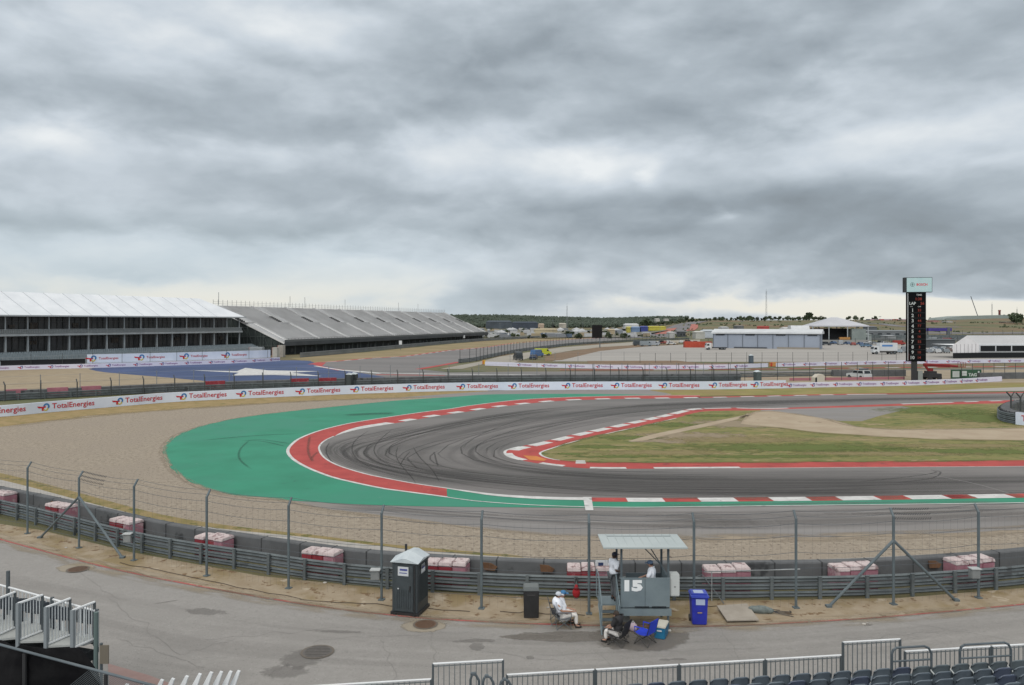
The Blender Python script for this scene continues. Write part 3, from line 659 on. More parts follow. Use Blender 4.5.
# ------------------------------------------------------------------ shared materials for things
M_galv = mat('galvanised', A(120,128,132), A(100,108,112), 3, .55, .3)
M_armco = mat('armco_steel', A(120,129,132), A(100,108,111), 1.5, .6, .2, spots=(A(82,88,90), .7, .62))
M_post = mat('post_steel', A(116,128,133), A(102,114,119), 2, .6, .2)
M_tyre = mat('conveyor_belt', A(112,114,116), A(96,98,100), .8, .9, spots=(A(68,70,72), .5, .62))
M_tyretop = mat('barrier_top', A(134,134,134), A(116,116,116), 2, .9)
M_ban = mat('banner_white', A(230,238,252,1.2), A(216,226,242,1.2), .25, .6, bump=.3, bscale=.8)
M_banp = mat('banner_lilac', A(232,230,246,1.2), A(220,220,238,1.2), .25, .6)
M_tred = mat('print_red', A(206,50,60)); M_tblue = mat('print_blue', A(60,128,190)); M_tyel = mat('print_yellow', A(216,196,70)); M_tpur = mat('print_purple', A(150,90,160)); M_tnav = mat('print_navy', A(84,92,160))
M_dark = mat('dark_interior', (.018,.02,.022), None, rough=.6)
M_blk = mat('black_plastic', (.02,.021,.022), (.028,.028,.03), 3, .5)
M_alu = mat('aluminium', A(190,196,198), A(172,178,181), .4, .5, .25)
M_wht = mat('white_shell', A(228,232,235), A(212,216,220), .3, .55)
M_glass = mat('dark_glass', (.02,.025,.03), None, rough=.12)
def armco(name, path, label, d0, d1, h=.86, off=0.0, step=2.0, m=M_armco, beams=3, group=None, postside=1, posts=True):
    q, t_ = path.at(d0); r = E(name, (q.x, q.y, 0), label, 'crash barrier', group)
    mb = MB(); bh = h/beams
    for b in range(beams):
        z0 = b*bh+.04; pr = []
        for k_ in range(9):
            f = k_/8; pr.append((off+.035*math.cos(f*4*math.pi)+0, z0+f*(bh-.05)))
        sweep(path, [(o_+.008, z) for o_, z in pr]+[(o_-.004, z) for o_, z in pr[::-1]], d0, d1, 1.6, mb=mb)
    mb.build('steel_beam', m, r, world=True, smooth=False)
    if posts:
        pm = None; d = d0+.3; n = 0
        while d < d1 and n < 99:
            q, t_ = path.at(d, off+postside*.11)
            if pm is None: o = MB().box(0,0,h/2,.13,.09,h+.04).build('post', m, r); pm = o.data
            else: o = link('post', pm, None, r)
            o.location = (q.x-r.location.x, q.y-r.location.y, 0); o.rotation_euler[2] = math.atan2(t_.y, t_.x); d += step; n += 1
    return r
def tyrewall(name, path, label, d0, d1, h, o0, o1, seg=1.9, m=M_tyre, group=None, belts=True):
    q, t_ = path.at(d0); r = E(name, (q.x, q.y, 0), label, 'tyre wall', group)
    w = o1-o0; mb = MB()
    sweep(path, [(o0, .02), (o0, h-.05), (o0+w*.08, h), (o1-w*.08, h), (o1, h-.05), (o1, .02)], d0, d1, 1.4, mb=mb)
    mb.build('belt', m, r, world=True)
    if belts:
        d = d0+seg; n = 0; pm = None
        while d < d1-.3 and n < 99:
            q, t_ = path.at(d, (o0+o1)/2)
            if pm is None: o = MB().box(0,0,(h+.008)/2,.05,abs(w)+.02,h+.008).build('strap', mat('belt_seam', A(70,72,74)), r); pm = o.data
            else: o = link('strap', pm, None, r)
            o.location = (q.x-r.location.x, q.y-r.location.y, 0); o.rotation_euler[2] = math.atan2(t_.y, t_.x); d += seg*(.9+.25*random.random()); n += 1
    return r
# ------------------------------------------------------------------ near armco and tyre wall
AR = gp([(-420,452),(-240,466),(-120,489),(0,515),(60,530),(132,549),(190,560.5),(256,571),(309,579.5),(363,586),(420,590.5),(476,594),(540,596.8),(608,598.3),(698,599),(770,598.7),(867,597),(940,592.8),(1024,586),(1120,575),(1280,556)], 6)
ap = Path(AR)
armco('crash_barrier', ap, 'grey three-rail steel crash barrier running in front of the near tyre wall', 0, ap.L, .86, 0, 1.9, postside=-1)
tyrewall('tyre_wall', ap, 'dark belted tyre wall between the near steel barrier and the gravel bed', 0, ap.L, 1.0, 1.28, 1.70)
# bundles of pink and white blocks sitting between them
M_pink = mat('faded_pink', A(186,134,146), A(172,116,130), 2.5, .8, spots=(A(196,164,168), 1.8, .58), detail=9)
M_pred = mat('faded_red', A(164,58,68), A(148,50,60), 3, .8, spots=(A(180,110,116), 2.4, .6), detail=9)
M_ptop = mat('dirty_white', A(226,212,210), A(206,188,188), 3, .85, spots=(A(160,136,136), 3, .56), detail=9)
def bundle(px, label, red=True, w=1.75, seed=0):
    rd = random.Random(seed); d = ap.near_px(px, .78); q, t_ = ap.at(d, .78); a = math.atan2(t_.y, t_.x)
    r = E('barrier_block', (q.x, q.y, .03), label, 'barrier block', 'pink and white barrier blocks behind the near steel barrier', a)
    for k_ in range(3):
        ww = w/3; x = -w/2+ww*(k_+.5)
        mb = MB()
        pts = [(-ww/2, 0), (ww/2-.01, 0), (ww/2-.01, 1.0), (-ww/2, 1.0)]
        sh = rd.uniform(-.05, .08)
        mb.box(x, sh, .44, ww-.012, .74, .88)
        mb.build('side_face', M_pred if (red and k_ < 2) else M_pink, r, bevel=.04)
        t2 = MB()
        t2.box(x, sh, .92+k_*.02, ww-.02, .8, .14, tx=.95, ty=.9); t2.ball((x, sh, .97), .2, 1.2, 1.6, .4, 10, 5)
        t2.build('top_cover', M_ptop, r, bevel=.02)
    return r
for px, w, red, lab in [(-60,1.75,True,'pink and white barrier block pair just off the left end of the near tyre wall'),
  (3,1.6,False,'pink barrier block cut by the left edge, behind the near steel barrier'),
  (61,1.9,True,'pink and white barrier block with a red face, left of the first braced fence post'),
  (126,1.8,True,'pink barrier block with red face behind the post that carries a small box, far left'),
  (215,1.7,True,'pink and white barrier block between the left bend posts above the left manhole'),
  (322,1.7,True,'long pale-topped barrier block with bright red front, left of the portable toilet'),
  (447,1.75,True,'pale-topped red barrier block just right of the portable toilet'),
  (588,1.7,True,'pink and white barrier block with a blue sign beside it, above the seated marshals'),
  (726,1.8,False,'pink barrier block between the marshal stand and the blue bin side of the fence'),
  (853,1.8,False,'pink barrier block left of the braced right-hand fence post'),
  (970,1.9,False,'pink and white barrier block behind the right-hand post with a small box')]:
    bundle(px, lab, red, w, px)
# stray ply panels leaning against the tyre wall
M_rust = mat('rusty_wood', A(136,100,72), A(104,76,56), 2, .9)
for px, lab in [(54,'small brown board sticking up behind the far-left barrier block'),(490,'brown board leaning on the tyre wall right of the portable toilet'),(547,'larger brown torn board leaning on the tyre wall above the black bin'),(935,'brown board lying on the tyre wall behind the right-hand brace')]:
    q, t_ = ap.at(ap.near_px(px, 1.12), 1.12); a = math.atan2(t_.y, t_.x)
    mb = MB(); mb.prism([(-.25,.62),(.2,.6),(.3,.76),(.05,.9),(-.3,.92)], -.02, .02)
    o = mb.build('broken_board', M_rust, loc=(q.x, q.y, 0), rz=a); tag(o, lab, 'board', 'boards behind the near barrier')
# ------------------------------------------------------------------ near debris fence
PB = [(-250,486),(-170,497),(-100,510),(-30,523),(27.5,533.7),(79,548),(134,560.5),(206.7,576),(288.6,588.4),(381.6,600),(481.5,608.7),(589,614),(694,612),(796,608),(893.5,604.5),(978.5,598),(1062,590),(1150,582),(1240,571)]
fw = [Vector(G(*p)) for p in PB]; fp = Path(fw)
r = E('debris_fence', (fw[0].x, fw[0].y, 0), 'tall grey wire debris fence with angled post tops along the service road', 'debris fence')
HT = 3.38
def tipof(i):
    t_ = fp.t[i]; n_ = Vector((-t_.y, t_.x))     # towards the track
    return n_
pm = None
for i, p in enumerate(fw):
    n_ = tipof(i); a = math.atan2(n_.y, n_.x)
    if pm is None:
        mb = MB(); mb.tube((0,0,-.3), (0,0,HT), .052, 8); mb.tube((0,0,HT-.03), (.2,0,HT+.27), .047, 8); mb.box(0,0,.02,.22,.22,.04)
        pm = mb.mesh('post', M_post)
    o = link('post', pm, None, r, (p.x-fw[0].x, p.y-fw[0].y, 0), a)
for i, ends in ((5, ((40,538),(122.5,558))), (14, ((828.5,607),(956,600.8)))):
    for e in ends:
        b = G(*e); p = fw[i]
        MB().tube((p.x, p.y, 2.45), (b[0], b[1], .0), .055, 8).box(b[0], b[1], .03, .2, .2, .1).build('brace', M_post, r, world=True)
mb = MB()
for zz, oo in [(HT+.25,.19),(HT+.08,.08),(HT-.2,.03),(HT-.65,.03),(2.1,.03),(1.5,.03),(.95,.03),(.5,.03)]:
    for i in range(len(fw)-1):
        a, b = fw[i]+tipof(i)*oo, fw[i+1]+tipof(i+1)*oo; prev = None
        for k_ in range(7):
            f = k_/6; c = a.lerp(b, f); z = zz-.09*4*f*(1-f)*(1 if zz > 2 else .4); cur = (c.x, c.y, z)
            if prev: mb.tube(prev, cur, .0085, 4)
            prev = cur
mb.build('cable', mat('cable_steel', A(92,98,104), None, rough=.6), r, world=True)
# barbed lashings near two posts
mb = MB(); random.seed(5)
for i in (5, 14):
    for zz, oo in [(HT+.25,.19),(HT+.08,.08),(HT-.08,.03)]:
        a, b = fw[i]+tipof(i)*oo, fw[i+1]+tipof(i+1)*oo
        for k_ in range(16):
            f = .03+k_*.027; c = a.lerp(b, f); z = zz-.09*4*f*(1-f)
            mb.tube((c.x-.03, c.y, z-.04), (c.x+.03, c.y, z+.04), .012, 4)
mb.build('cable_clip', M_blk, r, world=True)
# thin mesh of the fence: fine vertical wires between posts
mb = MB()
for i in range(3, len(fw)-3):
    a, b = fw[i], fw[i+1]; n = max(2, int((b-a).length/.3))
    for k_ in range(1, n):
        c = a.lerp(b, k_/n); mb.tube((c.x, c.y, .05), (c.x, c.y, HT-.1), .0022, 3)
tag(mb.build('wire_mesh', MATS['cable_steel'], r, world=True), kind='stuff')
# small boxes on the posts
for px, z, lab in [(134,1.25,'small grey junction box on the fence post left of the long curve'),(381.6,1.22,'small pale junction box on the fence post beside the portable toilet'),(978.5,1.2,'small grey junction box on the fence post at the right edge')]:
    i = min(range(len(PB)), key=lambda k: abs(PB[k][0]-px)); p = fw[i]
    bx = E('junction_box', (p.x-.22, p.y-.1, z), lab, 'junction box', 'junction boxes on the debris fence')
    MB().box(0,0,-.2,.34,.26,.36).build('case', mat('box_grey', A(150,154,154), A(136,140,140), 3), bx, bevel=.02)
    MB().box(0,-.02,.0,.4,.34,.04).build('lid', mat('box_lid', A(196,200,200)), bx, bevel=.01)
    MB().box(.2,0,-.12,.06,.08,.08).build('bracket', M_post, bx)
# small blue flag panel box by the bundle above the marshals
q, t_ = ap.at(ap.near_px(601, 1.0), 1.0)
bx = E('notice_box', (q.x, q.y, .72), 'square white-framed panel with dark blue centre beside the barrier block above the marshals', 'panel')
MB().box(0,-.3,.28,.5,.06,.52).build('frame', M_wht, bx, bevel=.01)
MB().box(-.04,-.335,.3,.2,.02,.34).build('screen', mat('panel_blue', A(50,70,110)), bx)
# red extinguisher bag
q = fw[11]+Vector((-.45,.25))
bg_ = E('red_bag', (q.x, q.y, .48), 'red bag hanging on the debris fence beside the marshal stand', 'bag')
mb = MB(); mb.ball((0,0,.22), .16, .9, .6, 1.25, 12, 8); mb.tube((0,0,.36),(0,0,.52),.11,8,.04); mb.build('bag_body', mat('bag_red', A(190,36,44), A(160,28,36), 5), bg_, smooth=True)
MB().pipe([(-.06,0,.56),(0,0,.78),(.06,0,.56)], .02).build('strap', M_blk, bg_)
# ------------------------------------------------------------------ banners with repeated lettering
TXT = text_mesh('TotalEnergies', 1.0, .012)
def on_path(path, d, off, z, v, f, name, m, parent, sgn):
    """bend a flat drawing (x along, y up) onto the banner face"""
    vs = []
    for a, b in v:
        q, _ = path.at(d+a*sgn, off); vs.append((q.x, q.y, z+b))
    mb = MB(); mb.add(vs, f); o = mb.build(name, m, parent, world=True); return o
def arcs(cx, cy, r0, r1, a0, a1, n=14):
    v = []; f = []
    for i in range(n+1):
        a = R(a0+(a1-a0)*i/n); v += [(cx+r0*math.cos(a), cy+r0*math.sin(a)), (cx+r1*math.cos(a), cy+r1*math.sin(a))]
    for i in range(n): f.append((2*i, 2*i+1, 2*i+3, 2*i+2))
    return v, f
def emblem(path, d, off, z, s, parent, sgn, cols, key='emblem'):
    # red swoosh to the left, blue arc over, yellow arc under
    v = [(-.95,.16),(-.2,.02),(.15,.2),(.05,-.02),(-.12,-.12),(-.12,-.5),(-.32,-.5),(-.34,-.02),(-.95,.30)]
    v = [(-1.15,.20),(-.30,.10),(.05,.20),(.14,-.02),(-.14,-.12),(-.18,-.52),(-.46,-.50),(-.48,-.10),(-.98,-.08)]
    on_path(path, d, off, z, [(a*s, b*s) for a, b in v], [tuple(range(len(v)))], key, cols[0], parent, sgn)
    v, f = arcs(.20, .12, .22, .46, -50, 200); on_path(path, d, off, z, [(a*s, b*s) for a, b in v], f, key, cols[1], parent, sgn)
    v, f = arcs(.10, -.18, .20, .38, 200, 375); on_path(path, d, off, z, [(a*s, b*s) for a, b in v], f, key, cols[2], parent, sgn)
def banner(name, path, label, h, z0, th, face, mat_, items, th_text, sgn, cols, group=None, d0=0, d1=None, emb=True):
    """face = +1 / -1: side of the path that carries the print"""
    q, _ = path.at(d0); r = E(name, (q.x, q.y, 0), label, 'advertising banner', group); d1 = path.L if d1 is None else d1
    sweep(path, [(0, z0), (0, z0+h), (-face*th, z0+h), (-face*th, z0)], d0, d1, .9).build('wall_panel', mat_, r, world=True)
    v0, f0, w0, h0 = TXT
    for d in items:
        s = h*th_text/h0
        ww = s*w0
        on_path(path, d, face*.03, z0+h*.5, [(a*s, b*s) for a, b in v0], f0, 'lettering', cols[0], r, sgn)
        if emb: emblem(path, d-sgn*(ww/2+h*.62), face*.03, z0+h*.52, h*.62, r, sgn, cols[1:])
    return r
BP = gp([(-420,433),(-240,428.5),(-100,422.8),(0,417),(44,413),(88,409.2),(132,405.5),(176,402),(240,398.8),(300,396.2),(370,393.5),(450,391.2),(530,390.2),(600,389.8),(700,389.6),(745,389),(788,388.3),(841,387),(890,386.2),(950,384.3),(1002,381.3)], 5)
bp = Path(BP)
face = -1 if bp.at(40, -1)[0].length < bp.at(40)[0].length else 1
dsp = bp.near_px(786)
CR = (M_tred, M_tred, M_tblue, M_tyel); CP = (M_tpur, M_tred, M_tnav, M_tpur)
# positions of the names read off the photograph (bearing of the centre of each name)
names_px = [-210,-150,-90,-62,0,73,143.5,208,266,323.5,377.5,429,482.5,533.5,587.5,636.5,684.5,732,776]
names_px = [-290,-220,-146,-72,2,73.5,144,208,266,323.5,377.5,429,482.5,533.5,587.5,636.5,684.5,733,774]
banner('advertising_banner', bp, 'long white banner wall with large red lettering curving along the far side of the gravel', 1.27, .02, .35, face, M_ban, [bp.near_px(p) for p in names_px if -400 < p < 778], .66, 1, CR, d1=dsp-.02)
# slight folds in the banner cloth come from its bump; the right-hand section is lower and printed in purple
items = []; d = dsp+2.5
while d < bp.L-3: items.append(d); d += 4.35
banner('advertising_banner', bp, 'lower lilac-white banner strip with small purple lettering beyond the right half of the track', .85, .02, .3, face, M_banp, items, .50, 1, CP, d0=dsp)
# second banner line across the far loop
B2 = Path(gp([(485,365.6),(505,366.3),(536,367.4),(590,368.6),(640,369.3),(708,369),(740,368.3),(768,367.2)], 4))
fc2 = -1 if B2.at(20, -1)[0].length < B2.at(20)[0].length else 1
items = [12+6.6*k for k in range(int((B2.L-14)/6.6)+1)]
banner('advertising_banner', B2, 'distant white banner strip with purple lettering along the near edge of the paddock', .95, .02, .4, fc2, M_banp, items, .5, 1, CP)
B3 = Path(gp([(777,367),(836,365.6),(900,364.1),(960,363.4),(1024,362.6),(1180,361)], 4))
items = [4+6.3*k for k in range(int((B3.L-6)/6.3)+1)]
banner('advertising_banner', B3, 'distant white banner strip with purple lettering passing behind the timing tower', .95, .02, .4, fc2, M_banp, items, .5, 1, CP)
# low purple strip and the tall banner in front of the hospitality building
B4 = Path(gp([(-352,390.6),(-100,375.4),(0,370.5),(87,368.2),(160,366),(248,362.9),(280,361)], 4))
fc4 = -1 if B4.at(20, -1)[0].length < B4.at(20)[0].length else 1
items = [3+5.9*k for k in range(int((B4.L-4)/5.9)+1)]
banner('advertising_banner', B4, 'low lilac banner strip with purple lettering at the foot of the hospitality building', 1.0, .02, .4, fc4, M_banp, items, .5, 1, CP)
d5 = B4.near_px(87); d6 = B4.near_px(273)
B5 = Path([B4.at(d5+(d6-d5)*i/30, -fc4*.9)[0] for i in range(31)])
banner('advertising_banner', B5, 'tall white banner with red lettering above the low strip, right of the black wall', 2.1, 1.08, .2, fc4, M_ban, [4.5+10.4*k for k in range(7) if 4.5+10.4*k < B5.L-4], .34, 1, CR)
# black wall to its left
B6 = Path([B4.at(d5*i/20, -fc4*.6)[0] for i in range(21)])
o = sweep(B6, [(0,0),(0,2.2),(.3,2.2),(.3,0)], -20, d5, 4).build('screen_wall', M_dark); tag(o, 'black screened wall left of the tall white banner below the hospitality seats', 'wall')
# ------------------------------------------------------------------ barrier and fences behind the long banner
BW = Path(gp([(-420,422),(-240,417),(-100,408.5),(0,401),(60,398),(128,394.5),(190,391.5),(256,389),(320,387),(400,385),(476,383.2),(560,382.3),(640,381.8),(741,380.8)], 5))
s_bw = 1 if BW.at(60, 1)[0].length > BW.at(60)[0].length else -1
armco('crash_barrier', BW, 'grey steel crash barrier running behind the long red-lettered banner', 0, BW.L, .95, 0, 3.2, postside=-s_bw)
tyrewall('tyre_wall', BW, 'dark belted tyre wall behind the long red-lettered banner', 0, BW.L, 1.3, s_bw*.4, s_bw*1.3, seg=3.0)
M_pr = mat('faded_rose', A(192,128,140), A(176,110,122), 2)
for px, lab in [(17,'first'),(58,'second'),(92,'third'),(216,'fourth'),(300,'fifth'),(328,'sixth')]:
    q, t_ = BW.at(BW.near_px(px), s_bw*.85)
    o = MB().box(0,0,.72,2.6 if px < 200 else 3.0,.95,1.44).build('barrier_block', M_pr if px < 200 else M_pred, loc=(q.x, q.y, 0), rz=math.atan2(t_.y, t_.x), bevel=.05)
    tag(o, f'faded red barrier block in the wall behind the long banner, {lab} from the left', 'barrier block', 'barrier blocks behind the long banner')
def fence(name, path, label, d0, d1, h, step, m, lean=0.0, rr=.05, wires=3, off=0.0, mesh=False, group=None):
    q, _ = path.at(d0); r = E(name, (q.x, q.y, 0), label, 'fence', group); pm = None; d = d0; n = 0
    while d <= d1 and n < 99:
        q, t_ = path.at(d, off)
        if pm is None:
            mb = MB(); mb.tube((0,0,0), (0,0,h*(.85 if lean else 1)), rr, 5)
            if lean: mb.tube((0,0,h*.83), (0,lean,h), rr, 5)
            pm = mb.mesh('post', m)
        link('post', pm, None, r, (q.x-r.location.x, q.y-r.location.y, 0), math.atan2(t_.y, t_.x)); d += step; n += 1
    d1 = min(d1, d0+step*n)
    mb = MB()
    for k_ in range(wires):
        z = h*(.35+.6*k_/max(1, wires-1))*(.9 if lean else 1); sweep(path, [(off-.012, z), (off+.012, z), (off, z+.02)], d0, d1, step, mb=mb)
    mb.build('cable', m, r, world=True)
    return r
M_fd = mat('fence_dark', A(72,76,76), None, rough=.7); M_fl = mat('fence_light', A(136,142,146), None, rough=.6)
fence('debris_fence', BW, 'dark fence of short kinked posts in front of the barrier behind the long banner', 5, BW.L, 2.6, 4.4, M_fd, lean=s_bw*.7, rr=.085, off=-s_bw*.7)
fence('debris_fence', BW, 'pale thin-posted fence rising behind the tyre wall beyond the long banner', 3, BW.L, 3.3, 5.2, M_fl, rr=.05, off=s_bw*2.2)
FR = Path(gp([(560,383.5),(640,382.8),(740,381.5),(836,380.4),(905,379.6),(1002,378.8),(1090,378)], 4))
fence('debris_fence', FR, 'dark post fence standing behind the lilac banner left of the timing tower', FR.near_px(575), FR.near_px(905), 3.4, 3.15, M_fd, rr=.055)
fence('debris_fence', FR, 'dark post fence behind the lilac banner right of the timing tower', FR.near_px(962), FR.L, 3.0, 2.2, M_fd, rr=.05)
# pink netting strip
o = sweep(FR, [(0,.05),(0,.55),(.06,.55),(.06,.05)], FR.near_px(790), FR.near_px(905), 4).build('netting', mat('pink_net', A(180,120,128))); tag(o, 'low strip of pink netting at the foot of the fence by the white pickup', 'netting')
RW = Path(gp([(833,376.5),(870,376.6),(906,376.2)], 3)); tyrewall('tyre_wall', RW, 'dark tyre wall behind the white pickup left of the timing tower', 0, RW.L, 1.3, 0, .9, seg=2.5)
RW = Path(gp([(980,379.3),(1024,378.8),(1120,378)], 3)); tyrewall('tyre_wall', RW, 'dark tyre wall at the far right beyond the green board', 0, RW.L, 1.2, 0, .9, seg=2.5)
RW = Path(gp([(740,377.5),(833,375.8)], 3)); armco('crash_barrier', RW, 'grey steel barrier behind the pale shelter left of the white pickup', 0, RW.L, .9, 0, 4)
# far loop fence
FL = Path(gp([(460,363.2),(475,361.6),(488,358.6),(520,352),(545,348.6),(570,345.6),(600,343.5),(640,341.2),(690,339.4)], 4))
fence('debris_fence', FL, 'long dark debris fence following the far loop towards the video screen', 0, FL.L, 3.6, 5.2, M_fd, rr=.075, wires=4)
armco('crash_barrier', FL, 'grey barrier wall at the foot of the far loop debris fence', 0, FL.L, 1.1, .5, posts=False, m=MATS['armco_steel'])
FP_ = Path(gp([(640,362.8),(700,362.2),(760,361.8),(830,361.5),(900,361)], 4))
fence('chain_fence', FP_, 'see-through wire fence along the near edge of the pale paddock', 0, FP_.L, 2.6, 4.3, M_fd, rr=.055, wires=3)
FQ = Path(gp([(510,362.5),(560,361.6),(640,361)], 4)); fence('chain_fence', FQ, 'thin wire fence at the left end of the paddock near the parked tractor', 0, FQ.L, 2.6, 6.5, M_fl, rr=.05, wires=2)
FS = Path(gp([(300,357.6),(340,354),(380,350.4),(430,345.4),(480,341.2),(540,337.8)], 4))
armco('crash_barrier', FS, 'grey barrier wall along the foot of the empty grandstand', 0, FS.L, 1.5, 0, posts=False, m=mat('pale_barrier', A(140,144,146), A(124,128,130), .2))
FBd = Path([B4.at(B4.L*i/30, -fc4*.3)[0] for i in range(31)]); fence('chain_fence', FBd, 'thin dark post fence standing over the low lilac strip in front of the hospitality building', 0, FBd.L, 3.6, 6.2, M_fd, rr=.045, wires=2)
# ------------------------------------------------------------------ hospitality building
def frame2(p0, p1):
    a = Vector((p1[0]-p0[0], p1[1]-p0[1])); L = a.length; return L, math.atan2(a.y, a.x)
HB0, HB1 = (-116.8-.407*60, 180.0-.914*60), (-86.5, 248.0)
L, a = frame2(HB0, HB1)
hb = E('hospitality_building', (HB0[0], HB0[1], 0), 'two-storey glazed hospitality building with long white tent roof', 'building', rz=a)
# local: x along the front, y to the left (away from the track)
DP = 16
mb = MB(); mb.box(L/2, DP/2, 1.6, L, DP, 3.2); mb.build('podium', mat('podium_grey', A(120,126,130), A(106,112,116), .2), hb)
mb = MB(); mb.box(L/2, DP/2-.5, 7.75, L+.6, DP+1.0, .5); mb.build('floor_slab', M_alu, hb)
mb = MB(); mb.prism([(0,0)], 0, 0) if False else None
mb = MB(); mb.box(L/2, DP*.5+2.2, 5.4, L-1, DP-4.6, 4.4); mb.box(L/2, DP*.5+2.2, 10.15, L-1, DP-4.6, 4.3); mb.build('glass_wall', mat('dim_glass', (.02,.022,.024), (.085,.08,.075), .5, .25, stretch=(1,.6,.4)), hb)
x = 5.31*.5; nb = int(L/5.31); colm = None; x0 = L-5.31*nb
for i in range(nb+1):
    x = x0+i*5.31
    if colm is None: o = MB().box(0,0,0,.42,.42,4.4).build('column', M_alu, hb); colm = o.data; cu = MB().box(0,0,0,.26,.26,4.4).mesh('post', M_alu)
    else: o = link('column', colm, None, hb)
    o.location = (x, .2, 5.35); link('post', cu, None, hb, (x, .2, 10.2))
mb = MB(); rnd = random.Random(4)
xx = 1.0
while xx < L-1:
    mb.box(xx, 4.3, 5.9, .09, .12, 3.7); mb.box(xx, 4.3, 10.2, .09, .12, 4.3); xx += 1.63
mb.box(L/2, 4.28, 6.6, L-1, .1, .09); mb.box(L/2, 4.28, 10.9, L-1, .1, .09)
mb.build('mullion', mat('mullion_grey', A(112,112,110)), hb)
mb = MB()
for i in range(26):
    k_ = rnd.randrange(2); xx = rnd.uniform(3, L-3); mb.box(xx, 4.33, (5.7 if k_ else 9.9)+rnd.uniform(-.3,.3), rnd.uniform(.8,2.2), .06, rnd.uniform(.8,1.8))
mb.build('curtain', mat('curtain_brown', A(120,108,96), A(88,80,74), .8), hb)
mb = MB(); mb.box(L/2, -.9, 9.05, L+.4, .06, .07); mb.box(L/2, -.9, 8.15, L+.4, .05, .05)
xx = 0
while xx < L: mb.box(xx, -.9, 8.6, .035, .035, .95); xx += .42
mb.build('balcony_rail', M_alu, hb)
o = MB().box(L/2, -.86, 8.55, L, .02, .8).build('balcony_glass', mat('rail_glass', A(120,126,128), None, rough=.2), hb)
# roof: slopes up from the front eave to a ridge, hipped at the right end
RX = [(-2,-1.2,12.35),(L+1.4,-1.2,12.35),(L+1.4,DP+1.5,12.35),(-2,DP+1.5,12.35),(-2,DP*.62,18.2),(L-7,DP*.62,18.2)]
mb = MB(); mb.add(RX, [(0,1,5,4),(1,2,5),(3,4,5,2),(0,4,3),(0,3,2,1)]); rf = mb.build('roof', mat('tent_white', A(236,240,244,1.15), A(224,229,234,1.15), .3, .5), hb)
mb = MB()
for i in range(nb+1):
    x = x0+i*5.31; 
    if x > L-8: break
    mb.tube((x, -1.2, 12.37), (x, DP*.62, 18.24), .07, 5)
mb.build('roof_seam', mat('seam_grey', A(204,209,214)), rf)
mb = MB(); mb.box(L/2, -1.22, 12.28, L+3.2, .12, .34); mb.build('fascia', mat('fascia_grey', A(196,202,206)), rf)
# terrace of seats in front
mb = MB(); n = 6; prof = [(0.0, 0)]
for k_ in range(n): z = 3.15-.24*k_; prof += [(-.2-.75*k_, z), (-.2-.75*(k_+1), z)]
prof += [(-.2-.75*n, 0)]
v = [(x, y, z) for x in (0, L+6) for y, z in [(0.0, 0.0)]+[(y, z) for y, z in prof[1:]]]
m_ = len(prof); mb.add(v, [(i, (i+1) % m_, m_+(i+1) % m_, m_+i) for i in range(m_)]+[tuple(range(m_)), tuple(range(m_, 2*m_))])
mb.build('terrace', mat('terrace_grey', A(184,192,196), A(168,176,180), .3), hb)
mb = MB()
for k_ in range(n):
    xx = .5
    while xx < L+5: mb.box(xx, -.5-.75*k_, 3.15-.24*k_+.3, .46, .12, .7); xx += .62
tag(mb.build('terrace_seat', mat('seat_pale', A(164,176,182), A(146,158,164), 1), hb), kind='stuff')
mb = MB(); xx = 0
while xx < L+6: mb.box(xx, -4.75, 2.2, .05, .05, 1.1); xx += 1.2
mb.box((L+6)/2, -4.75, 2.75, L+6, .06, .06); mb.build('terrace_rail', M_alu, hb)
# ------------------------------------------------------------------ empty grandstand
g0, g1 = (-73.3, 252.0), (-14.2, 462.0); L, a = frame2(g0, g1)
gs_ = E('grandstand', (g0[0], g0[1], 0), 'huge empty grey grandstand with aluminium bench rows beyond the far loop', 'grandstand', rz=a)
N = 38; z0, z1, D_ = 4.35, 16.3, 27.0
mb = MB(); prof = []
for k_ in range(N):
    z = z0+(z1-z0)*k_/(N-1); prof += [(D_*k_/N, z), (D_*(k_+1)/N, z)]
prof2 = prof+[(D_, z1-1), (.3, z0-.7)]
m_ = len(prof2); v = [(x, y, z) for x in (0, L) for y, z in prof2]
mb.add(v, [(i, (i+1) % m_, m_+(i+1) % m_, m_+i) for i in range(m_)]+[tuple(range(m_)), tuple(range(m_, 2*m_))])
mb.build('seating_deck', mat('deck_grey', (.68,.68,.68), (.58,.58,.58), .15, .7), gs_)
mb = MB()
aisles = [3.4+21.5*k for k in range(0, 11)]
for k_ in range(N):
    z = z0+(z1-z0)*k_/(N-1)+.28; y = D_*k_/N+.42
    for j in range(len(aisles)):
        xa = aisles[j]+.8; xb = (aisles[j+1] if j+1 < len(aisles) else L)-.8
        if xb-xa > 1: mb.box((xa+xb)/2, y, z, xb-xa, .34, .07)
mb.build('bench', mat('bench_grey', (.68,.68,.68), (.6,.6,.6), .3, .7), gs_)
mb = MB()
for x in aisles:
    mb = MB()
    for k_ in range(0, 19): mb.box(x, D_*k_/N+.34, z0+(z1-z0)*k_/(N-1)+.12, 1.3, .68, .28)
    for k_ in range(20, N): mb.box(x-3.2, D_*k_/N+.34, z0+(z1-z0)*k_/(N-1)+.1, .9, .68, .24)
    zc = z0+(z1-z0)*19/(N-1); mb.box(x-1.2, D_*.5+.6, zc+.2, 5.4, 1.4, .14)
    mb.build('aisle_steps', mat('aisle_pale', (.72,.72,.71), (.66,.66,.65), .3, .7), gs_)
mb = MB()
for x in aisles:
    mb = MB()
    for k_ in range(20, 26): mb.box(x-4.9+(k_-20)*.0, D_*k_/N+.34, z0+(z1-z0)*k_/(N-1)+.2, 1.3, .68, .4)
    mb.build('vomitory', mat('vomitory_dark', A(70,72,74)), gs_)
mb = MB(); x = 0
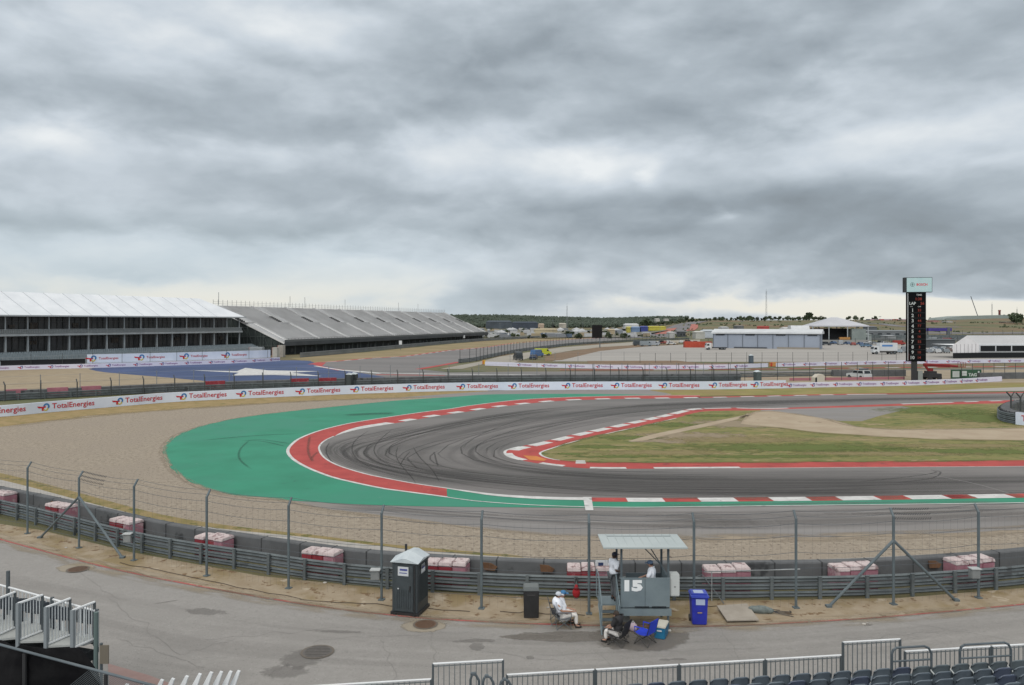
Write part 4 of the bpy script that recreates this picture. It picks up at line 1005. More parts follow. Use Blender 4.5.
while x <= L: mb.box(x, D_-.1, z1+1.0, .09, .09, 2.0); x += 2.55
mb.box(L/2, D_-.1, z1+1.3, L, .05, .06); mb.box(L/2, D_-.1, z1+.7, L, .05, .06)
for x in (3, 47, 58, 92, 150, 176): mb.box(x, D_, z1+2.4, .12, .12, 4.2)
mb.build('back_rail', mat('rail_grey', A(150,154,156)), gs_)
mb = MB(); x = 0
while x <= L: mb.box(x, .0, z0+.55, .07, .07, 1.1); x += 2.05
mb.box(L/2, 0, z0+1.1, L, .06, .07); mb.box(L/2, .02, z0+.3, L, .05, .8); mb.build('front_rail', mat('front_rail_grey', A(110,114,116)), gs_)
mb = MB(); mb.box(L/2, .1, z0-.65, L, .3, 1.3); mb.build('fascia', mat('fascia_dark', A(84,88,92), A(72,76,80), .2), gs_)
x = .3
while x <= L:
    mb = MB(); mb.tube((x, .6, 0), (x, .6, z0-.8), .14, 6); mb.tube((x, 9, 0), (x, 9, 7.2), .14, 5); mb.tube((x, 17, 0), (x, 17, 10.7), .14, 5); mb.tube((x, 25, 0), (x, 25, 14.2), .14, 5); mb.tube((x, 9, 0), (x, 17, 10.5), .08, 5); x += 6.8
    mb.tube((x, .6, 3.2), (x, 25, 13.8), .1, 5); mb.build('support_frame', mat('support_green', A(84,92,90)), gs_)
mb = MB(); mb.box(L/2, 3.2, 1.9, L-1, .2, 3.8); mb.build('under_screen', mat('mesh_dark', A(54,58,60), A(44,48,50), .4), gs_)
x = 1; rnd = random.Random(8)
while x < L-2: MB().box(x, 3.05, 1.3, rnd.uniform(.5,1.6), .06, rnd.uniform(1.0,2.2)).build('door_panel', mat('door_grey', A(110,112,112), A(70,72,74), .6), gs_); x += rnd.uniform(3,9)
# side wall of steel under the left end
mb = MB()
for y in range(2, 26, 3): mb.tube((.1, y, 0), (.1, y, z0+(z1-z0)*y/D_-.8), .12, 5); mb.tube((.1, y, 0), (.1, min(25, y+3), z0+(z1-z0)*min(25, y+3)/D_-1), .07, 5)
for z in (3, 6, 9, 12): 
    y0 = max(0, (z-z0)/(z1-z0)*D_)+.8; mb.tube((.1, y0, z), (.1, 25, z), .09, 5)
mb.build('side_frame', MATS['support_green'], gs_)
mb = MB(); mb.add([(.5, 1.2, 0), (.5, 26, 0), (.5, 26, 15), (.5, 1.2, 4.1)], [(0,1,2,3)]); mb.build('side_screen', mat('screen_green', A(60,70,68), A(50,58,58), .5), gs_)
# ------------------------------------------------------------------ timing tower
tw = E('timing_tower', (P(915, 141), 141, 0), 'tall black timing tower with white numerals under a pale lit sign box', 'timing tower', rz=R(-8))
sc = 141/F
MB().box(-.15,0,2.0,.85,.6,4.4).box(.55,0,.9,.7,.6,1.8).build('mast', M_blk, tw)
MB().box(.8,-.1,1.0,.8,.5,2.0).build('cabinet', mat('cab_grey', A(150,156,152)), tw)
bz0, bz1 = H-(361.3-HZ)*sc, H-(292.5-HZ)*sc
MB().box(.15,0,(bz0+bz1)/2,3.15,.8,bz1-bz0).build('display_panel', mat('panel_black', (.006,.007,.008), None, rough=1.0), tw)
for _m in ('panel_black', 'dark_interior'): MATS[_m].node_tree.nodes['Principled BSDF'].inputs['Specular IOR Level'].default_value = .12
M_edge = mat('edge_red', A(120,40,48)); MB().box(-1.36,-.42,(bz0+bz1)/2,.09,.03,bz1-bz0-.3).build('edge_strip', M_wht, tw); MB().box(-1.2,-.42,bz0+.9,.04,.03,1.2).build('edge_strip', M_edge, tw)
sz0, sz1 = bz1+.02, H-(277.5-HZ)*sc
sg = MB().box(.4,0,(sz0+sz1)/2,4.7,1.0,sz1-sz0).build('sign_box', mat('sign_dark', (.03,.035,.04)), tw)
MB().box(.55,-.515,(sz0+sz1)/2,4.25,.03,sz1-sz0-.16).build('sign_face', mat('sign_cyan', A(184,212,214), A(172,204,208), 1.2, .5, emit=((.42,.56,.58), .2)), sg)
M_led = mat('led_red', (.2,.03,.02), None, emit=((.5,.06,.03), .06)); M_num = mat('numeral_white', (.42,.45,.45)); M_logo = mat('logo_red', (.6,.03,.05)); M_lg = mat('logo_grey', A(120,150,150))
flat_text('lettering', 'BOSCH', .44, M_logo, sg, (1.0,-.54,(sz0+sz1)/2+.05), 0, .03)
mb = MB(); v, f = arcs(0,0,.30,.38,0,360,20); mb.add([(a,0,b) for a, b in v], f); mb.box(0,0,0,.12,.004,.5); mb.box(0,0,0,.4,.004,.1)
mb.build('emblem', M_lg, sg, loc=(-.62,-.54,(sz0+sz1)/2+.05))
dp = tw.children[2]
dp = [c for c in tw.children if c.name.startswith('display_panel')][0]
def zt(py): return H-(py-HZ)*sc
flat_text('lettering', 'TIME', .32, M_num, dp, (.55,-.42,zt(295)), 0, .02)
flat_text('lettering', '1:38', .5, M_led, dp, (.5,-.42,zt(299)), 0, .02)
flat_text('lettering', 'LAP', .52, M_num, dp, (-.55,-.42,zt(303.4)), 0, .04); flat_text('lettering', '56', .5, M_led, dp, (1.1,-.42,zt(303.4)), 0, .02)
flat_text('lettering', 'CAR', .2, M_num, dp, (.6,-.42,zt(306.6)), 0, .02); flat_text('lettering', 'POS', .16, M_num, dp, (-.75,-.42,zt(306.6)), 0, .02)
leds = [33,11,44,77,4,16,55,3,10,14,5,31]
for i in range(10):
    y = 310.2+i*5.25
    flat_text('numeral', str(i+1), .62, M_num, dp, (-.55,-.42,zt(y)), 0, .03); flat_text('led_digits', str(leds[i]), .46, M_led, dp, (.6,-.42,zt(y)), 0, .01)
    if i: MB().box(.15,-.41,zt(y-2.66),2.9,.02,.03).build('divider', mat('divider_grey', (.06,.065,.07)), dp)
# ------------------------------------------------------------------ paddock hall (seven grey panels)
a0, a1 = (P(713, 326), 326), (P(820.5, 308), 308); L, a = frame2(a0, a1)
ph = E('paddock_hall', (a0[0], a0[1], 0), 'long pale grey temporary hall with white flat-topped roof on the paddock', 'hall', rz=a)
MB().box(L/2, 6, 2.9, L-.2, 11.8, 5.8).build('wall', mat('hall_grey', A(178,188,204,1.5), A(168,178,194,1.5), .1), ph)
mb = MB(); mb.prism([(-.6,6.0),(L+.6,6.0),(L+.6,6.6),(-.6,6.6)], -.7, 12.7); mb.add([(-.6,-.7,6.6),(L+.6,-.7,6.6),(L+.6,12.7,6.6),(-.6,12.7,6.6),(-.6,6,7.9),(L+.6,6,7.9)], [(0,1,5,4),(1,2,5),(2,3,4,5),(3,0,4)])
mb.build('roof', M_wht, ph)
for k_ in range(8): MB().box(.1+k_*(L-.2)/7, -.02, 2.95, .22, .3, 5.9).build('pillar', mat('pillar_dark', A(110,118,128)), ph)
for k_ in (0, 2, 4, 6): MB().box((k_+.5)*L/7, -.12, 5.55, 3.6, .1, .45).build('vent', mat('vent_dark', A(60,66,74)), ph)
MB().box(L*.36, -.15, .3, 13, .2, .5).build('skirt', mat('skirt_dark', A(80,84,90)), ph); MB().box(L*.8, -.15, .35, 16, .2, .7).build('skirt', mat('skirt_tan', A(160,152,140)), ph)
# ------------------------------------------------------------------ big peaked pavilion behind
D0 = 395; pv = E('pavilion', (P(835, D0), D0, 0), 'open-sided pavilion with peaked pale roof and dark interior right of the long hall', 'pavilion', rz=R(-6))
sx = D0/F
mb = MB(); hw = 27*sx; e = H-(325.5-HZ)*sx; e1 = H-(317.3-HZ)*sx
mb.add([(-hw,-9,e),(hw,-9,e),(hw,9,e),(-hw,9,e),(-2,0,e1),(1,0,e1)], [(0,1,5,4),(1,2,5),(2,3,4,5),(3,0,4)]); mb.box(0,0,e-.25,2*hw,18,.5)
mb.build('roof', mat('pav_roof', A(206,208,214), A(196,198,204), .1, .6), pv)
for x in (-hw+.5,-hw*.4,hw*.25,hw-.5):
    for y in (-8.6, 8.6): MB().box(x, y, e/2-.2, .4, .4, e-.3).build('column', M_alu, pv)
MB().box(-2.5,3,e*.42,hw*1.1,10,e*.82).build('interior_shade', M_dark, pv); MB().box(hw*.66,-4,e*.42,hw*.5,8,e*.8).build('side_room', mat('side_green', A(150,160,156), A(134,144,142), .3), pv)  # first box: dark fill put in for the shade under the open roof
MB().box(hw*.15,-8.4,e*.3,5,1.5,1.2).build('counter', mat('count_orange', A(190,140,80)), pv)
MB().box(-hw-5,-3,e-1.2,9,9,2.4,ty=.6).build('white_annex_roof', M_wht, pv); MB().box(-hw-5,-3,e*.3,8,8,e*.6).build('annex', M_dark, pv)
MB().box(2,-10.5,1.0,hw*1.7,.4,2.0).build('barrier', mat('pav_barrier', A(160,160,156)), pv)
# ------------------------------------------------------------------ white marquee on the right
D0 = 232; mq = E('marquee', (P(952.7, D0), D0, 0), 'large white marquee with gable end and dark open side at the right edge', 'marquee', rz=R(0)); sx = D0/F
def LX(px, d): return P(px, d)-mq.location.x
g = [(0, 0), (LX(986.6, 238), 6)]
w_ = LX(979.5, 235); ex = 34
ze = H-(345-HZ)*sx; za = H-(335.3-HZ)*(D0+4)/F
# gable end faces the camera and the track, the ridge runs off to the right and away
u = Vector((w_, 3.0)).normalized(); wv = Vector((u.y*-1, u.x)); ridge = Vector((.96, .28))
A0 = Vector((0, 0)); A1 = Vector((w_, 3.0)); Am = Vector((w_*.53, 1.6)); RL = 50
def V3(p, z): return (p.x, p.y, z)
mb = MB(); off = Vector((30, 0)); rd = Vector((1, .10)).normalized()*46
mb.add([V3(A0,0),V3(A1,0),V3(A1,ze),V3(Am,za),V3(A0,ze)], [(0,1,2,3,4)]); mb.build('gable_wall', mat('marq_wall', (.74,.73,.74), (.66,.65,.66), .4), mq)
mb = MB(); rr_ = [A1+Vector((0,-.0)), Am, A0]
mb.add([V3(A1,ze),V3(A1+rd,ze),V3(Am+rd,za),V3(Am,za)], [(0,1,2,3)])
mb.add([V3(Am,za),V3(Am+rd,za),V3(A0+rd+Vector((0,12)),ze),V3(A0+Vector((0,12)),ze),V3(A0,ze)], [(0,1,2,3,4)])
mb.build('roof', mat('marq_roof', (.86,.87,.89), (.8,.81,.83), .2, .5), mq)
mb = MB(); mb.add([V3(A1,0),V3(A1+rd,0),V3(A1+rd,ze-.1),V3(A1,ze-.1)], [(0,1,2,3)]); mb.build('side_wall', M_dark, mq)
for k_ in range(10):
    p = A1+rd*(k_/9); MB().box(p.x, p.y-.15, ze/2, .25, .2, ze).build('post', M_wht, mq)
p = A1+rd*.5; L2_ = rd.length; aa = math.atan2(rd.y, rd.x)
MB().box(p.x, p.y-.1, ze-.15, L2_, .2, .35, rz=aa).build('valance', M_wht, mq); MB().box(p.x, p.y-.2, 1.75, L2_, .15, .5, rz=aa).build('balustrade', mat('bal_grey', A(170,172,174)), mq); MB().box(p.x-3, p.y-.6, .8, L2_+6, .5, 1.6, rz=aa).build('base_skirt', M_dark, mq)
pm_ = (A0+A1)/2; MB().box(pm_.x, pm_.y-.25, .8, w_+.3, .3, 1.6, rz=math.atan2(3, w_)).build('base_skirt', M_dark, mq)
for k_ in range(1, 7): p = A0.lerp(A1, k_/7); MB().box(p.x, p.y-.06, 2.7, .08, .08, 3.0).build('wall_seam', mat('seam_pale', A(176,174,178)), mq)
# ------------------------------------------------------------------ vehicles
def wheelset(mb, xs, w, r):
    for x in xs:
        for y in (-w/2, w/2): mb.tube((x, y-.12, r), (x, y+.12, r), r, 12)
def car(name, loc, rz, label, color, kind='car', group=None, cat=None, detail=True):
    r = E(name, loc, label, cat or kind, group, rz); cm = mat('paint_'+'_'.join(str(int(c)) for c in color), A(*color), None, rough=.3)
    if kind == 'car': body = [(-2.2,.35),(2.2,.35),(2.25,.75),(1.3,.95),(-1.9,.98),(-2.25,.8)]; cab = [(-1.75,.96),(1.05,.96),(.45,1.45),(-1.2,1.47)]; w = 1.8; xs = (-1.4, 1.4); L_ = .33
    elif kind in ('suv', 'pickup'):
        body = [(-2.4,.4),(2.35,.4),(2.4,.95),(1.2,1.12),(-2.35,1.1)]; w = 1.9; xs = (-1.5, 1.5); L_ = .38
        cab = [(-2.2,1.1),(1.0,1.1),(.5,1.72),(-2.0,1.75)] if kind == 'suv' else [(-.6,1.1),(1.1,1.1),(.6,1.75),(-.5,1.75)]
    elif kind == 'van': body = [(-2.7,.4),(2.6,.4),(2.65,1.15),(1.95,1.35),(-2.7,1.35)]; cab = [(-2.68,1.35),(1.95,1.35),(1.35,2.3),(-2.6,2.3)]; w = 1.95; xs = (-1.8, 1.7); L_ = .36
    else: body = [(-4,.6),(1.9,.6),(1.9,1.0),(-4,1.0)]; cab = [(2.0,.6),(4.1,.6),(4.1,1.7),(3.8,2.7),(2.0,2.7)]; w = 2.4; xs = (-3, -1.9, 3.1); L_ = .5
    mb = MB(); mb.prism(body, -w/2, w/2); mb.build('body', cm if kind != 'truck' else M_blk, r, bevel=.06)
    mb = MB(); ww = w*.9
    mb.prism(cab, -ww/2, ww/2); c = mb.build('cab' if kind == 'truck' else 'cabin', cm, r, bevel=.05)
    g_ = MB(); xs_ = [p[0] for p in cab]; zs = [p[1] for p in cab]; z0_, z1_ = min(zs), max(zs)
    if kind == 'van': g_.prism([(1.1,1.45),(1.8,1.45),(1.4,2.0),(1.1,2.0)], -ww/2-.01, ww/2+.01); g_.add([(1.98,-.8,1.42),(1.98,.8,1.42),(1.42,.75,2.2),(1.42,-.75,2.2)], [(0,1,2,3)])
    elif kind == 'truck': g_.prism([(2.9,1.6),(3.9,1.6),(3.7,2.3),(2.9,2.3)], -ww/2-.01, ww/2+.01); g_.add([(4.12,-1,1.75),(4.12,1,1.75),(3.86,.95,2.5),(3.86,-.95,2.5)], [(0,1,2,3)])
    else:
        x0_, x1_ = min(xs_)+.25, max(xs_)-.2; t0, t1 = cab[3][0]+.12, cab[2][0]-.08
        g_.prism([(x0_,z0_+.08),((x0_+x1_)/2-.05,z0_+.08),((t0+t1)/2-.05,z1_-.1),(t0,z1_-.1)], -ww/2-.01, ww/2+.01)
        g_.prism([((x0_+x1_)/2+.05,z0_+.08),(x1_,z0_+.08),(t1,z1_-.1),((t0+t1)/2+.05,z1_-.1)], -ww/2-.01, ww/2+.01)
        g_.add([(cab[1][0]+.01,-ww*.42,z0_+.06),(cab[1][0]+.01,ww*.42,z0_+.06),(cab[2][0]+.03,ww*.38,z1_-.08),(cab[2][0]+.03,-ww*.38,z1_-.08)], [(0,1,2,3)])
        g_.add([(cab[0][0]-.01,-ww*.42,z0_+.06),(cab[0][0]-.01,ww*.42,z0_+.06),(cab[3][0]-.03,ww*.38,z1_-.08),(cab[3][0]-.03,-ww*.38,z1_-.08)], [(0,1,2,3)])
    g_.build('window', M_glass, r)
    for x in xs:
        for y in (-w/2+.08, w/2-.08):
            o = MB().tube((0,-.12,0), (0,.12,0), L_, 12).build('wheel', M_blk, r, loc=(x, y, L_))
            MB().tube((0,-.13,0), (0,.13,0), L_*.55, 10).build('rim', M_galv, o)
    if kind != 'truck':
        xf = max(p[0] for p in body); 
        for y in (-w*.36, w*.36): MB().box(xf-.02, y, .78, .1, .3, .16).build('headlight', mat('lamp_glass', A(220,222,220), None, rough=.2), r)
    return r
c = car('pickup_truck', (P(859, 148), 148, 0), R(108), 'white pickup with roof light bar parked behind the lilac banner', (222,226,226), 'suv', cat='pickup')
MB().box(.1,0,1.83,.3,1.3,.14).build('light_bar', mat('bar_orange', A(200,120,60)), c); MB().box(-1.2,0,1.9,1.0,1.4,.35).build('roof_load', M_galv, c)
bt = car('box_truck', (P(884, 262), 262, 0), R(182), 'white box truck with blue stripe parked left of the timing tower', (226,230,232), 'truck', cat='truck')
MB().box(-1.0,0,2.5,6.0,2.45,2.6).build('cargo_box', M_wht, bt, bevel=.03); MB().box(-.5,1.24,2.9,3.6,.03,.6).build('stripe', mat('stripe_blue', A(90,140,200)), bt)
car('van', (P(906, 275), 275, 0), R(95), 'grey van half hidden beside the black timing tower', (170,176,180), 'van')
car('pickup_truck', (P(866, 336), 336, 0), R(8), 'small blue-grey pickup in front of the pavilion', (110,140,166), 'pickup', cat='pickup')
car('van', (P(518, 222), 222, 0), R(100), 'dark grey van parked on the pale access road beside the far loop', (62,68,72), 'van')
car('utility_cart', (P(533.5, 226), 226, 0), R(80), 'small dark blue utility cart right of the dark van', (50,66,92), 'car', cat='cart')
car('van', (P(537, 240), 240, 0), R(60), 'blue van partly behind the yellow vehicle', (80,120,170), 'van')
yv = car('recovery_vehicle', (P(543, 252), 252, 0), R(10), 'bright yellow-green recovery vehicle on the access road', (198,206,60), 'van', cat='vehicle')
car('van', (P(646, 348), 348, 0), R(5), 'long silver van at the left end of the paddock', (150,160,166), 'van')
car('van', (P(639, 356), 356, 0), R(10), 'dark grey van behind the silver one at the left end of the paddock', (84,92,98), 'van')
car('van', (P(653, 352), 352, 0), R(-5), 'pale silver van at the right of the paddock vans', (170,176,182), 'van')
car('parked_car', (P(671, 372), 372, 0), R(0), 'white hatchback standing alone nearest the orange-red container', (226,228,228), 'car', cat='car')
car('parked_car', (P(662, 395), 395, 0), R(20), 'dark car on the hill road left of the containers', (50,54,60), 'car', cat='car')
t = car('tractor_unit', (P(716, 304), 304, 0), R(182), 'white-cabbed dark truck at the left end of the grey hall', (226,226,224), 'truck', cat='truck')
# parked row behind the timing tower
cols = [(150,158,166),(196,204,208),(120,134,150),(212,216,218),(92,112,128),(176,184,188),(140,150,156),(110,92,88),(204,208,210),(160,174,184)]
nm = ['silver','pale grey','slate blue','white','steel blue','light grey','mid grey','brown','off-white','ice blue']
for i in range(10):
    px = 929+i*2.75 if i < 9 else 898; d = 272+(i % 3)*12
    car('parked_car', (P(px, d), d, 0), R(70+i), f'{nm[i]} parked car in the row between the timing tower and the marquee' if i < 9 else 'ice blue parked car just left of the timing tower', cols[i], 'car', 'cars parked behind the timing tower', 'car')
# containers
def container(px0, px1, d, z, color, label, hgt=2.6, dep=2.4, rz=0):
    w = P(px1, d)-P(px0, d); r = E('shipping_container', (P((px0+px1)/2, d), d, z), label, 'container', rz=rz)
    mb = MB(); n = int(w/.28); mb.box(0, dep/2, hgt/2, w, dep, hgt)
    for i in range(n): mb.box(-w/2+.2+i*(w-.4)/max(1, n-1), -.02, hgt/2, .13, .06, hgt-.35)
    mb.build('body', mat('cont_'+label.split()[0], A(*color), A(*[c*.9 for c in color]), .5), r)
    MB().box(-w/2+.03, dep/2, hgt/2, .08, dep+.06, hgt+.04).build('door', mat('cont_door', A(*[c*.85 for c in color])), r)
    return r
container(684.5, 712, 330, 0, (206,88,66), 'orange-red skip container left of the long grey hall', 2.5)
container(272, 277, 232, 0, (206,204,198), 'pale small cabin nearest the grandstand corner', 3.2)
container(277.5, 283, 240, 0, (190,184,176), 'cream small cabin touching the grandstand corner', 3.6)
container(249, 262, 236, 1.2, (170,178,184), 'grey cabin above the right end of the tall banner', 2.0)
# green board with white lettering
d = 148; bd = E('green_board', (P(966, d), d, 0), 'wide green board with large white lettering right of the timing tower', 'board')
w = 30*d/F; z1_, z0_ = H-(369.5-HZ)*d/F, max(.05, H-(380-HZ)*d/F)
MB().box(0,0,(z0_+z1_)/2,w,.3,z1_-z0_).build('panel', mat('board_green', A(56,98,72), A(46,84,62), .6), bd)
MB().box(-2.0,-.17,(z0_+z1_)/2,1.3,.03,1.15).build('emblem', mat('white_panel', A(210,218,214)), bd)
MB().box(-.4,-.17,(z0_+z1_)/2+.15,.9,.03,.9).build('emblem', MATS['white_panel'], bd)
flat_text('lettering', 'TAG', .62, MATS['white_panel'], bd, (1.15,-.17,(z0_+z1_)/2-.1), 0, .04)
MB().box(2.3,-.17,(z0_+z1_)/2,.3,.03,1.2).build('stripe', MATS['white_panel'], bd)
# red boom lift
d = 146; bl = E('boom_lift', (P(932, d), d, 0), 'dark red articulated boom lift folded low between tower and green board', 'boom lift')
M_lift = mat('lift_red', A(150,44,44), A(130,36,38), 1)
MB().box(0,0,.85,2.6,2,.7).box(-.3,0,1.4,1.6,1.6,.5).build('chassis', M_blk, bl, bevel=.03)
MB().box(-.2,0,1.9,.6,.5,.5).tube((-1.6,-.3,2.9),(-.4,-.3,1.2),.22,6).build('lower_arm', M_lift, bl)
MB().tube((-1.7,-.3,2.85),(3.2,-.3,2.65),.3,6).tube((3.2,-.3,2.65),(4.6,-.3,2.5),.22,6).build('upper_arm', M_lift, bl)
mb = MB(); mb.box(5.4,-.3,2.4,1.1,.9,.08)
for x in (4.9, 5.9):
    for y in (-.7, .1): mb.box(x, y, 2.85, .05, .05, .95)
mb.box(5.4,-.7,3.3,1.1,.05,.05); mb.box(5.4,.1,3.3,1.1,.05,.05); mb.build('basket', M_lift, bl)
for x in (-.9, .9):
    for y in (-.9, .9): MB().tube((x, y-.15, .42), (x, y+.15, .42), .42, 12).build('wheel', M_blk, bl)
# pale box shelter and far toilets
sh = E('shelter', (P(818, 133), 133, 0), 'pale cream curved shelter box behind the lilac banner', 'shelter', rz=R(12))
MB().prism([(-.9,0),(.9,0),(.9,1.7),(.5,1.95),(-.3,1.9),(-.9,1.4)], -.6, .6).build('shell', mat('shell_cream', A(214,206,192)), sh, bevel=.05); MB().box(-.75,-.62,.9,.3,.04,1.0).build('opening', M_dark, sh)
def toilet(loc, rz, label, body=(72,80,82), group='portable toilets', far=True):
    r = E('portable_toilet', loc, label, 'portable toilet', group, rz); bm_ = mat('toilet_%d_%d_%d' % body, A(*body), A(*[c*.9 for c in body]), 2, .5)
    MB().box(0,0,.06,1.12,1.16,.12).build('base_skid', M_blk, r)
    MB().box(0,0,1.06,1.02,1.08,1.9).build('body', bm_, r, bevel=.02)
    mb = MB()
    mb.add([(-.56,-.62,1.98),(.56,-.62,1.98),(.56,.6,1.98),(-.56,.6,1.98),(-.08,-.62,2.14),(.08,-.62,2.14),(.1,-.1,2.3),(-.1,-.1,2.3),(-.1,.6,2.22),(.1,.6,2.22),(-.56,-.1,2.07),(.56,-.1,2.07)],
           [(0,4,7,10),(4,5,6,7),(5,1,11,6),(10,7,8,3),(7,6,9,8),(6,11,2,9),(0,1,5,4),(3,8,9,2),(0,10,3),(1,2,11),(0,3,2,1)])
    rf = mb.build('roof', mat('toilet_roof', A(216,226,230), A(202,212,218), 2, .45), r)
    dr = MB().box(-.03,-.55,1.02,.74,.05,1.72).build('door', mat('toilet_door_%d_%d_%d' % body, A(*[c*1.06 for c in body]), A(*[c*.94 for c in body]), 3, .5), r, bevel=.015)
    return r, rf, dr
toilet((P(757.5, 138), 138, 0), R(10), 'dark portable toilet with white roof behind the right part of the red-lettered banner', (86,98,98))
toilet((P(751, 205), 205, 0), 0, 'small distant portable toilet at the paddock wire fence', (90,104,116))
toilet((P(349.5, 131), 131, 0), R(-12), 'dark portable toilet with white roof at the right end of the blue run-off', (70,78,78))
toilet((P(353.8, 132), 132.2, 0), R(-12), 'second dark portable toilet, touching the right of the one by the blue run-off', (70,78,78))
# orange marshal blocks at the ends of the far banners
for (px, py, c, lab, w_) in [(773,366.4,(214,150,84),'orange marshal block between the two far banner strips',1.7),(484,364.2,(226,176,60),'small orange-yellow marshal post at the left end of the far banner strip',.8)]:
    g_ = G(px, py); r = E('marshal_block', (g_[0], g_[1], 0), lab, 'marshal post', 'orange marshal posts'); MB().box(0,0,.5,w_,.8,1.0).build('panel', mat('block_%d' % c[1], A(*c)), r, bevel=.03); MB().box(-w_*.3,-.42,.5,w_*.25,.04,.9).build('stripe', mat('stripe_red', A(196,70,50)), r)
# marshal posts on stalks along the far loop (white boxes on poles)
for px, py, lab in [(400.5,346,'left'),(464,338.5,'middle'),(508.5,334.8,'right'),(544,333.5,'farthest')]:
    g_ = G(px, min(py+7, 357), 0); d = 300 if px < 410 else (420 if px < 470 else 520)
    r = E('signal_post', (P(px, d), d, 0), f'white signal box on a thin pole along the far loop, the {lab} one', 'signal post', 'signal posts on the far loop')
    MB().tube((0,0,0),(0,0,2.4),.1,6).build('pole', M_galv, r); MB().box(0,0,2.9,1.1,.5,1.5).build('box', M_wht, r)
# video screen, masts, crane, chimney, gantry
d = 330; r = E('video_screen', (P(597, d), d, 0), 'blank dark video screen on a pole above the far loop', 'video screen')
MB().box(0,0,H-(331.5-HZ)*d/F,10*d/F,.8,13*d/F).build('screen', mat('screen_dark', (.006,.006,.007), None, rough=1.0), r); MB().box(1.2,0,1.6,.4,.4,5).build('pole', M_galv, r)
def mast(px, d, ytop, ybase, label, name='radio_mast', w=.5, m=M_fl):
    z0_ = H-(ybase-HZ)*d/F; z1_ = H-(ytop-HZ)*d/F; r = E(name, (P(px, d), d, z0_), label, 'mast')
    mb = MB(); h_ = z1_-z0_
    for k_ in range(3):
        an = k_*2.094; mb.tube((w*math.cos(an), w*math.sin(an), -3), (w*.5*math.cos(an), w*.5*math.sin(an), h_), .13, 4)
    z = 0; k_ = 0
    while z < h_-3: 
        a_, b_ = k_*2.094, (k_+1)*2.094; mb.tube((w*.9*math.cos(a_), w*.9*math.sin(a_), z), (w*.9*math.cos(b_), w*.9*math.sin(b_), z+3), .08, 4); z += 3; k_ += 1
    mb.build('lattice', m, r); MB().tube((0,0,h_),(0,0,h_+3),.1,4).build('antenna', m, r); return r
mast(766.3, 1000, 291, 320, 'tall lattice radio mast above the hill behind the grey hall', w=1.1)
mast(567, 700, 306, 328, 'pale lattice mast rising left of the video screen', w=.8)
mast(992, 1100, 304, 320, 'thin mast right of the distant crane', w=.8); mast(1017, 1150, 309, 320, 'thin short mast near the right edge of the horizon', w=.7)
r = E('tower_crane', (P(977.5, 1100), 1100, 12), 'thin grey crane jib leaning left over the green mound', 'crane')
MB().tube((0,0,-1),(0,0,9),.6,5).build('base', M_galv, r); MB().tube((0,0,8),(-9.5,0,35),.55,5).build('jib', mat('jib_grey', A(130,136,140)), r)
r = E('chimney', (P(999.5, 1000), 1000, 12), 'dark red stack on the skyline right of the crane', 'chimney'); MB().tube((0,0,-2),(0,0,13),1.3,8).build('stack', mat('stack_red', A(120,60,60)), r); MB().tube((0,0,12.5),(0,0,14.2),1.6,8).build('cap', mat('stack_cap', A(150,90,84)), r)
d = 560; r = E('gantry', (P(939, d), d, 0), 'purple banner gantry on grey legs beyond the timing tower', 'gantry')
sx = d/F; MB().box(0,0,H-(329.6-HZ)*sx,25*sx,1,3.2*sx).build('banner_beam', mat('gantry_purple', A(82,70,160), A(70,60,140), .2), r); flat_text('lettering', 'RACEWAY', 1.0, mat('soft_lilac', A(180,170,210)), r, (0,-.55,H-(329.6-HZ)*sx), 0) if False else None
MB().box(9.3*sx,0,2.5,3*sx,1.4,9).build('leg', mat('gantry_leg', A(104,110,116)), r); MB().box(-11.5*sx,0,2.5,1.2*sx,1,8).build('leg', MATS['gantry_leg'], r)
# dark canopy mound on the right skyline
d = 900; sx = d/F
vs = []; prof = [(938,321),(941,318),(950,317),(960,316),(975,315.6),(990,315.4),(1001,315),(1004,317),(1008,321)]
r = E('canopy_mound', (P(970, d), d, 0), 'long low grey-green canopy mound on the right skyline', 'canopy', None)
mb = MB(); mb.prism([(P(a_, d)-P(970, d), H-(b_-HZ)*sx) for a_, b_ in prof]+[(P(1008, d)-P(970, d), 4), (P(938, d)-P(970, d), 4)], -10, 25); mb.build('net_cover', mat('net_green', A(160,170,166), A(146,158,154), .05, .9), r)
mb = MB(); mb.prism([(P(925, d)-P(970, d), H-(320-HZ)*sx),(P(1003, d)-P(970, d), H-(319.2-HZ)*sx),(P(1030, d)-P(970, d), H-(321-HZ)*sx),(P(1030, d)-P(970, d), 4),(P(925, d)-P(970, d), 4)], -22, -12); mb.build('hedge_base', mat('hedge_green', A(92,106,94), A(80,92,82), .1), r)
# red and white hoardings on the right skyline
d = 900; sx = d/F
r = E('hoarding', (P(888, d), d, 0), 'row of red and white hoardings on the skyline left of the timing tower', 'hoarding')
for a_, b_, c_ in [(866,870,'print_navy2'),(870,879,'hoard_pink'),(879,884,'hoard_red'),(884,892.5,'hoard_pink'),(892.5,898,'hoard_red'),(898,906,'hoard_pink')]:
    cc = {'print_navy2': (70,76,90), 'hoard_pink': (200,170,182), 'hoard_red': (190,60,72)}[c_]
    MB().box(P((a_+b_)/2, d)-P(888, d), 0, H-(320.2-HZ)*sx-.2, (b_-a_)*sx-.1, .6, 3.0).build('panel', mat(c_, A(*cc)), r)
mb = MB(); mb.box(0,.5,H-3*sx*0-1.8,40*sx,.4,5); mb.build('backing', mat('back_dark', A(90,88,84)), r)
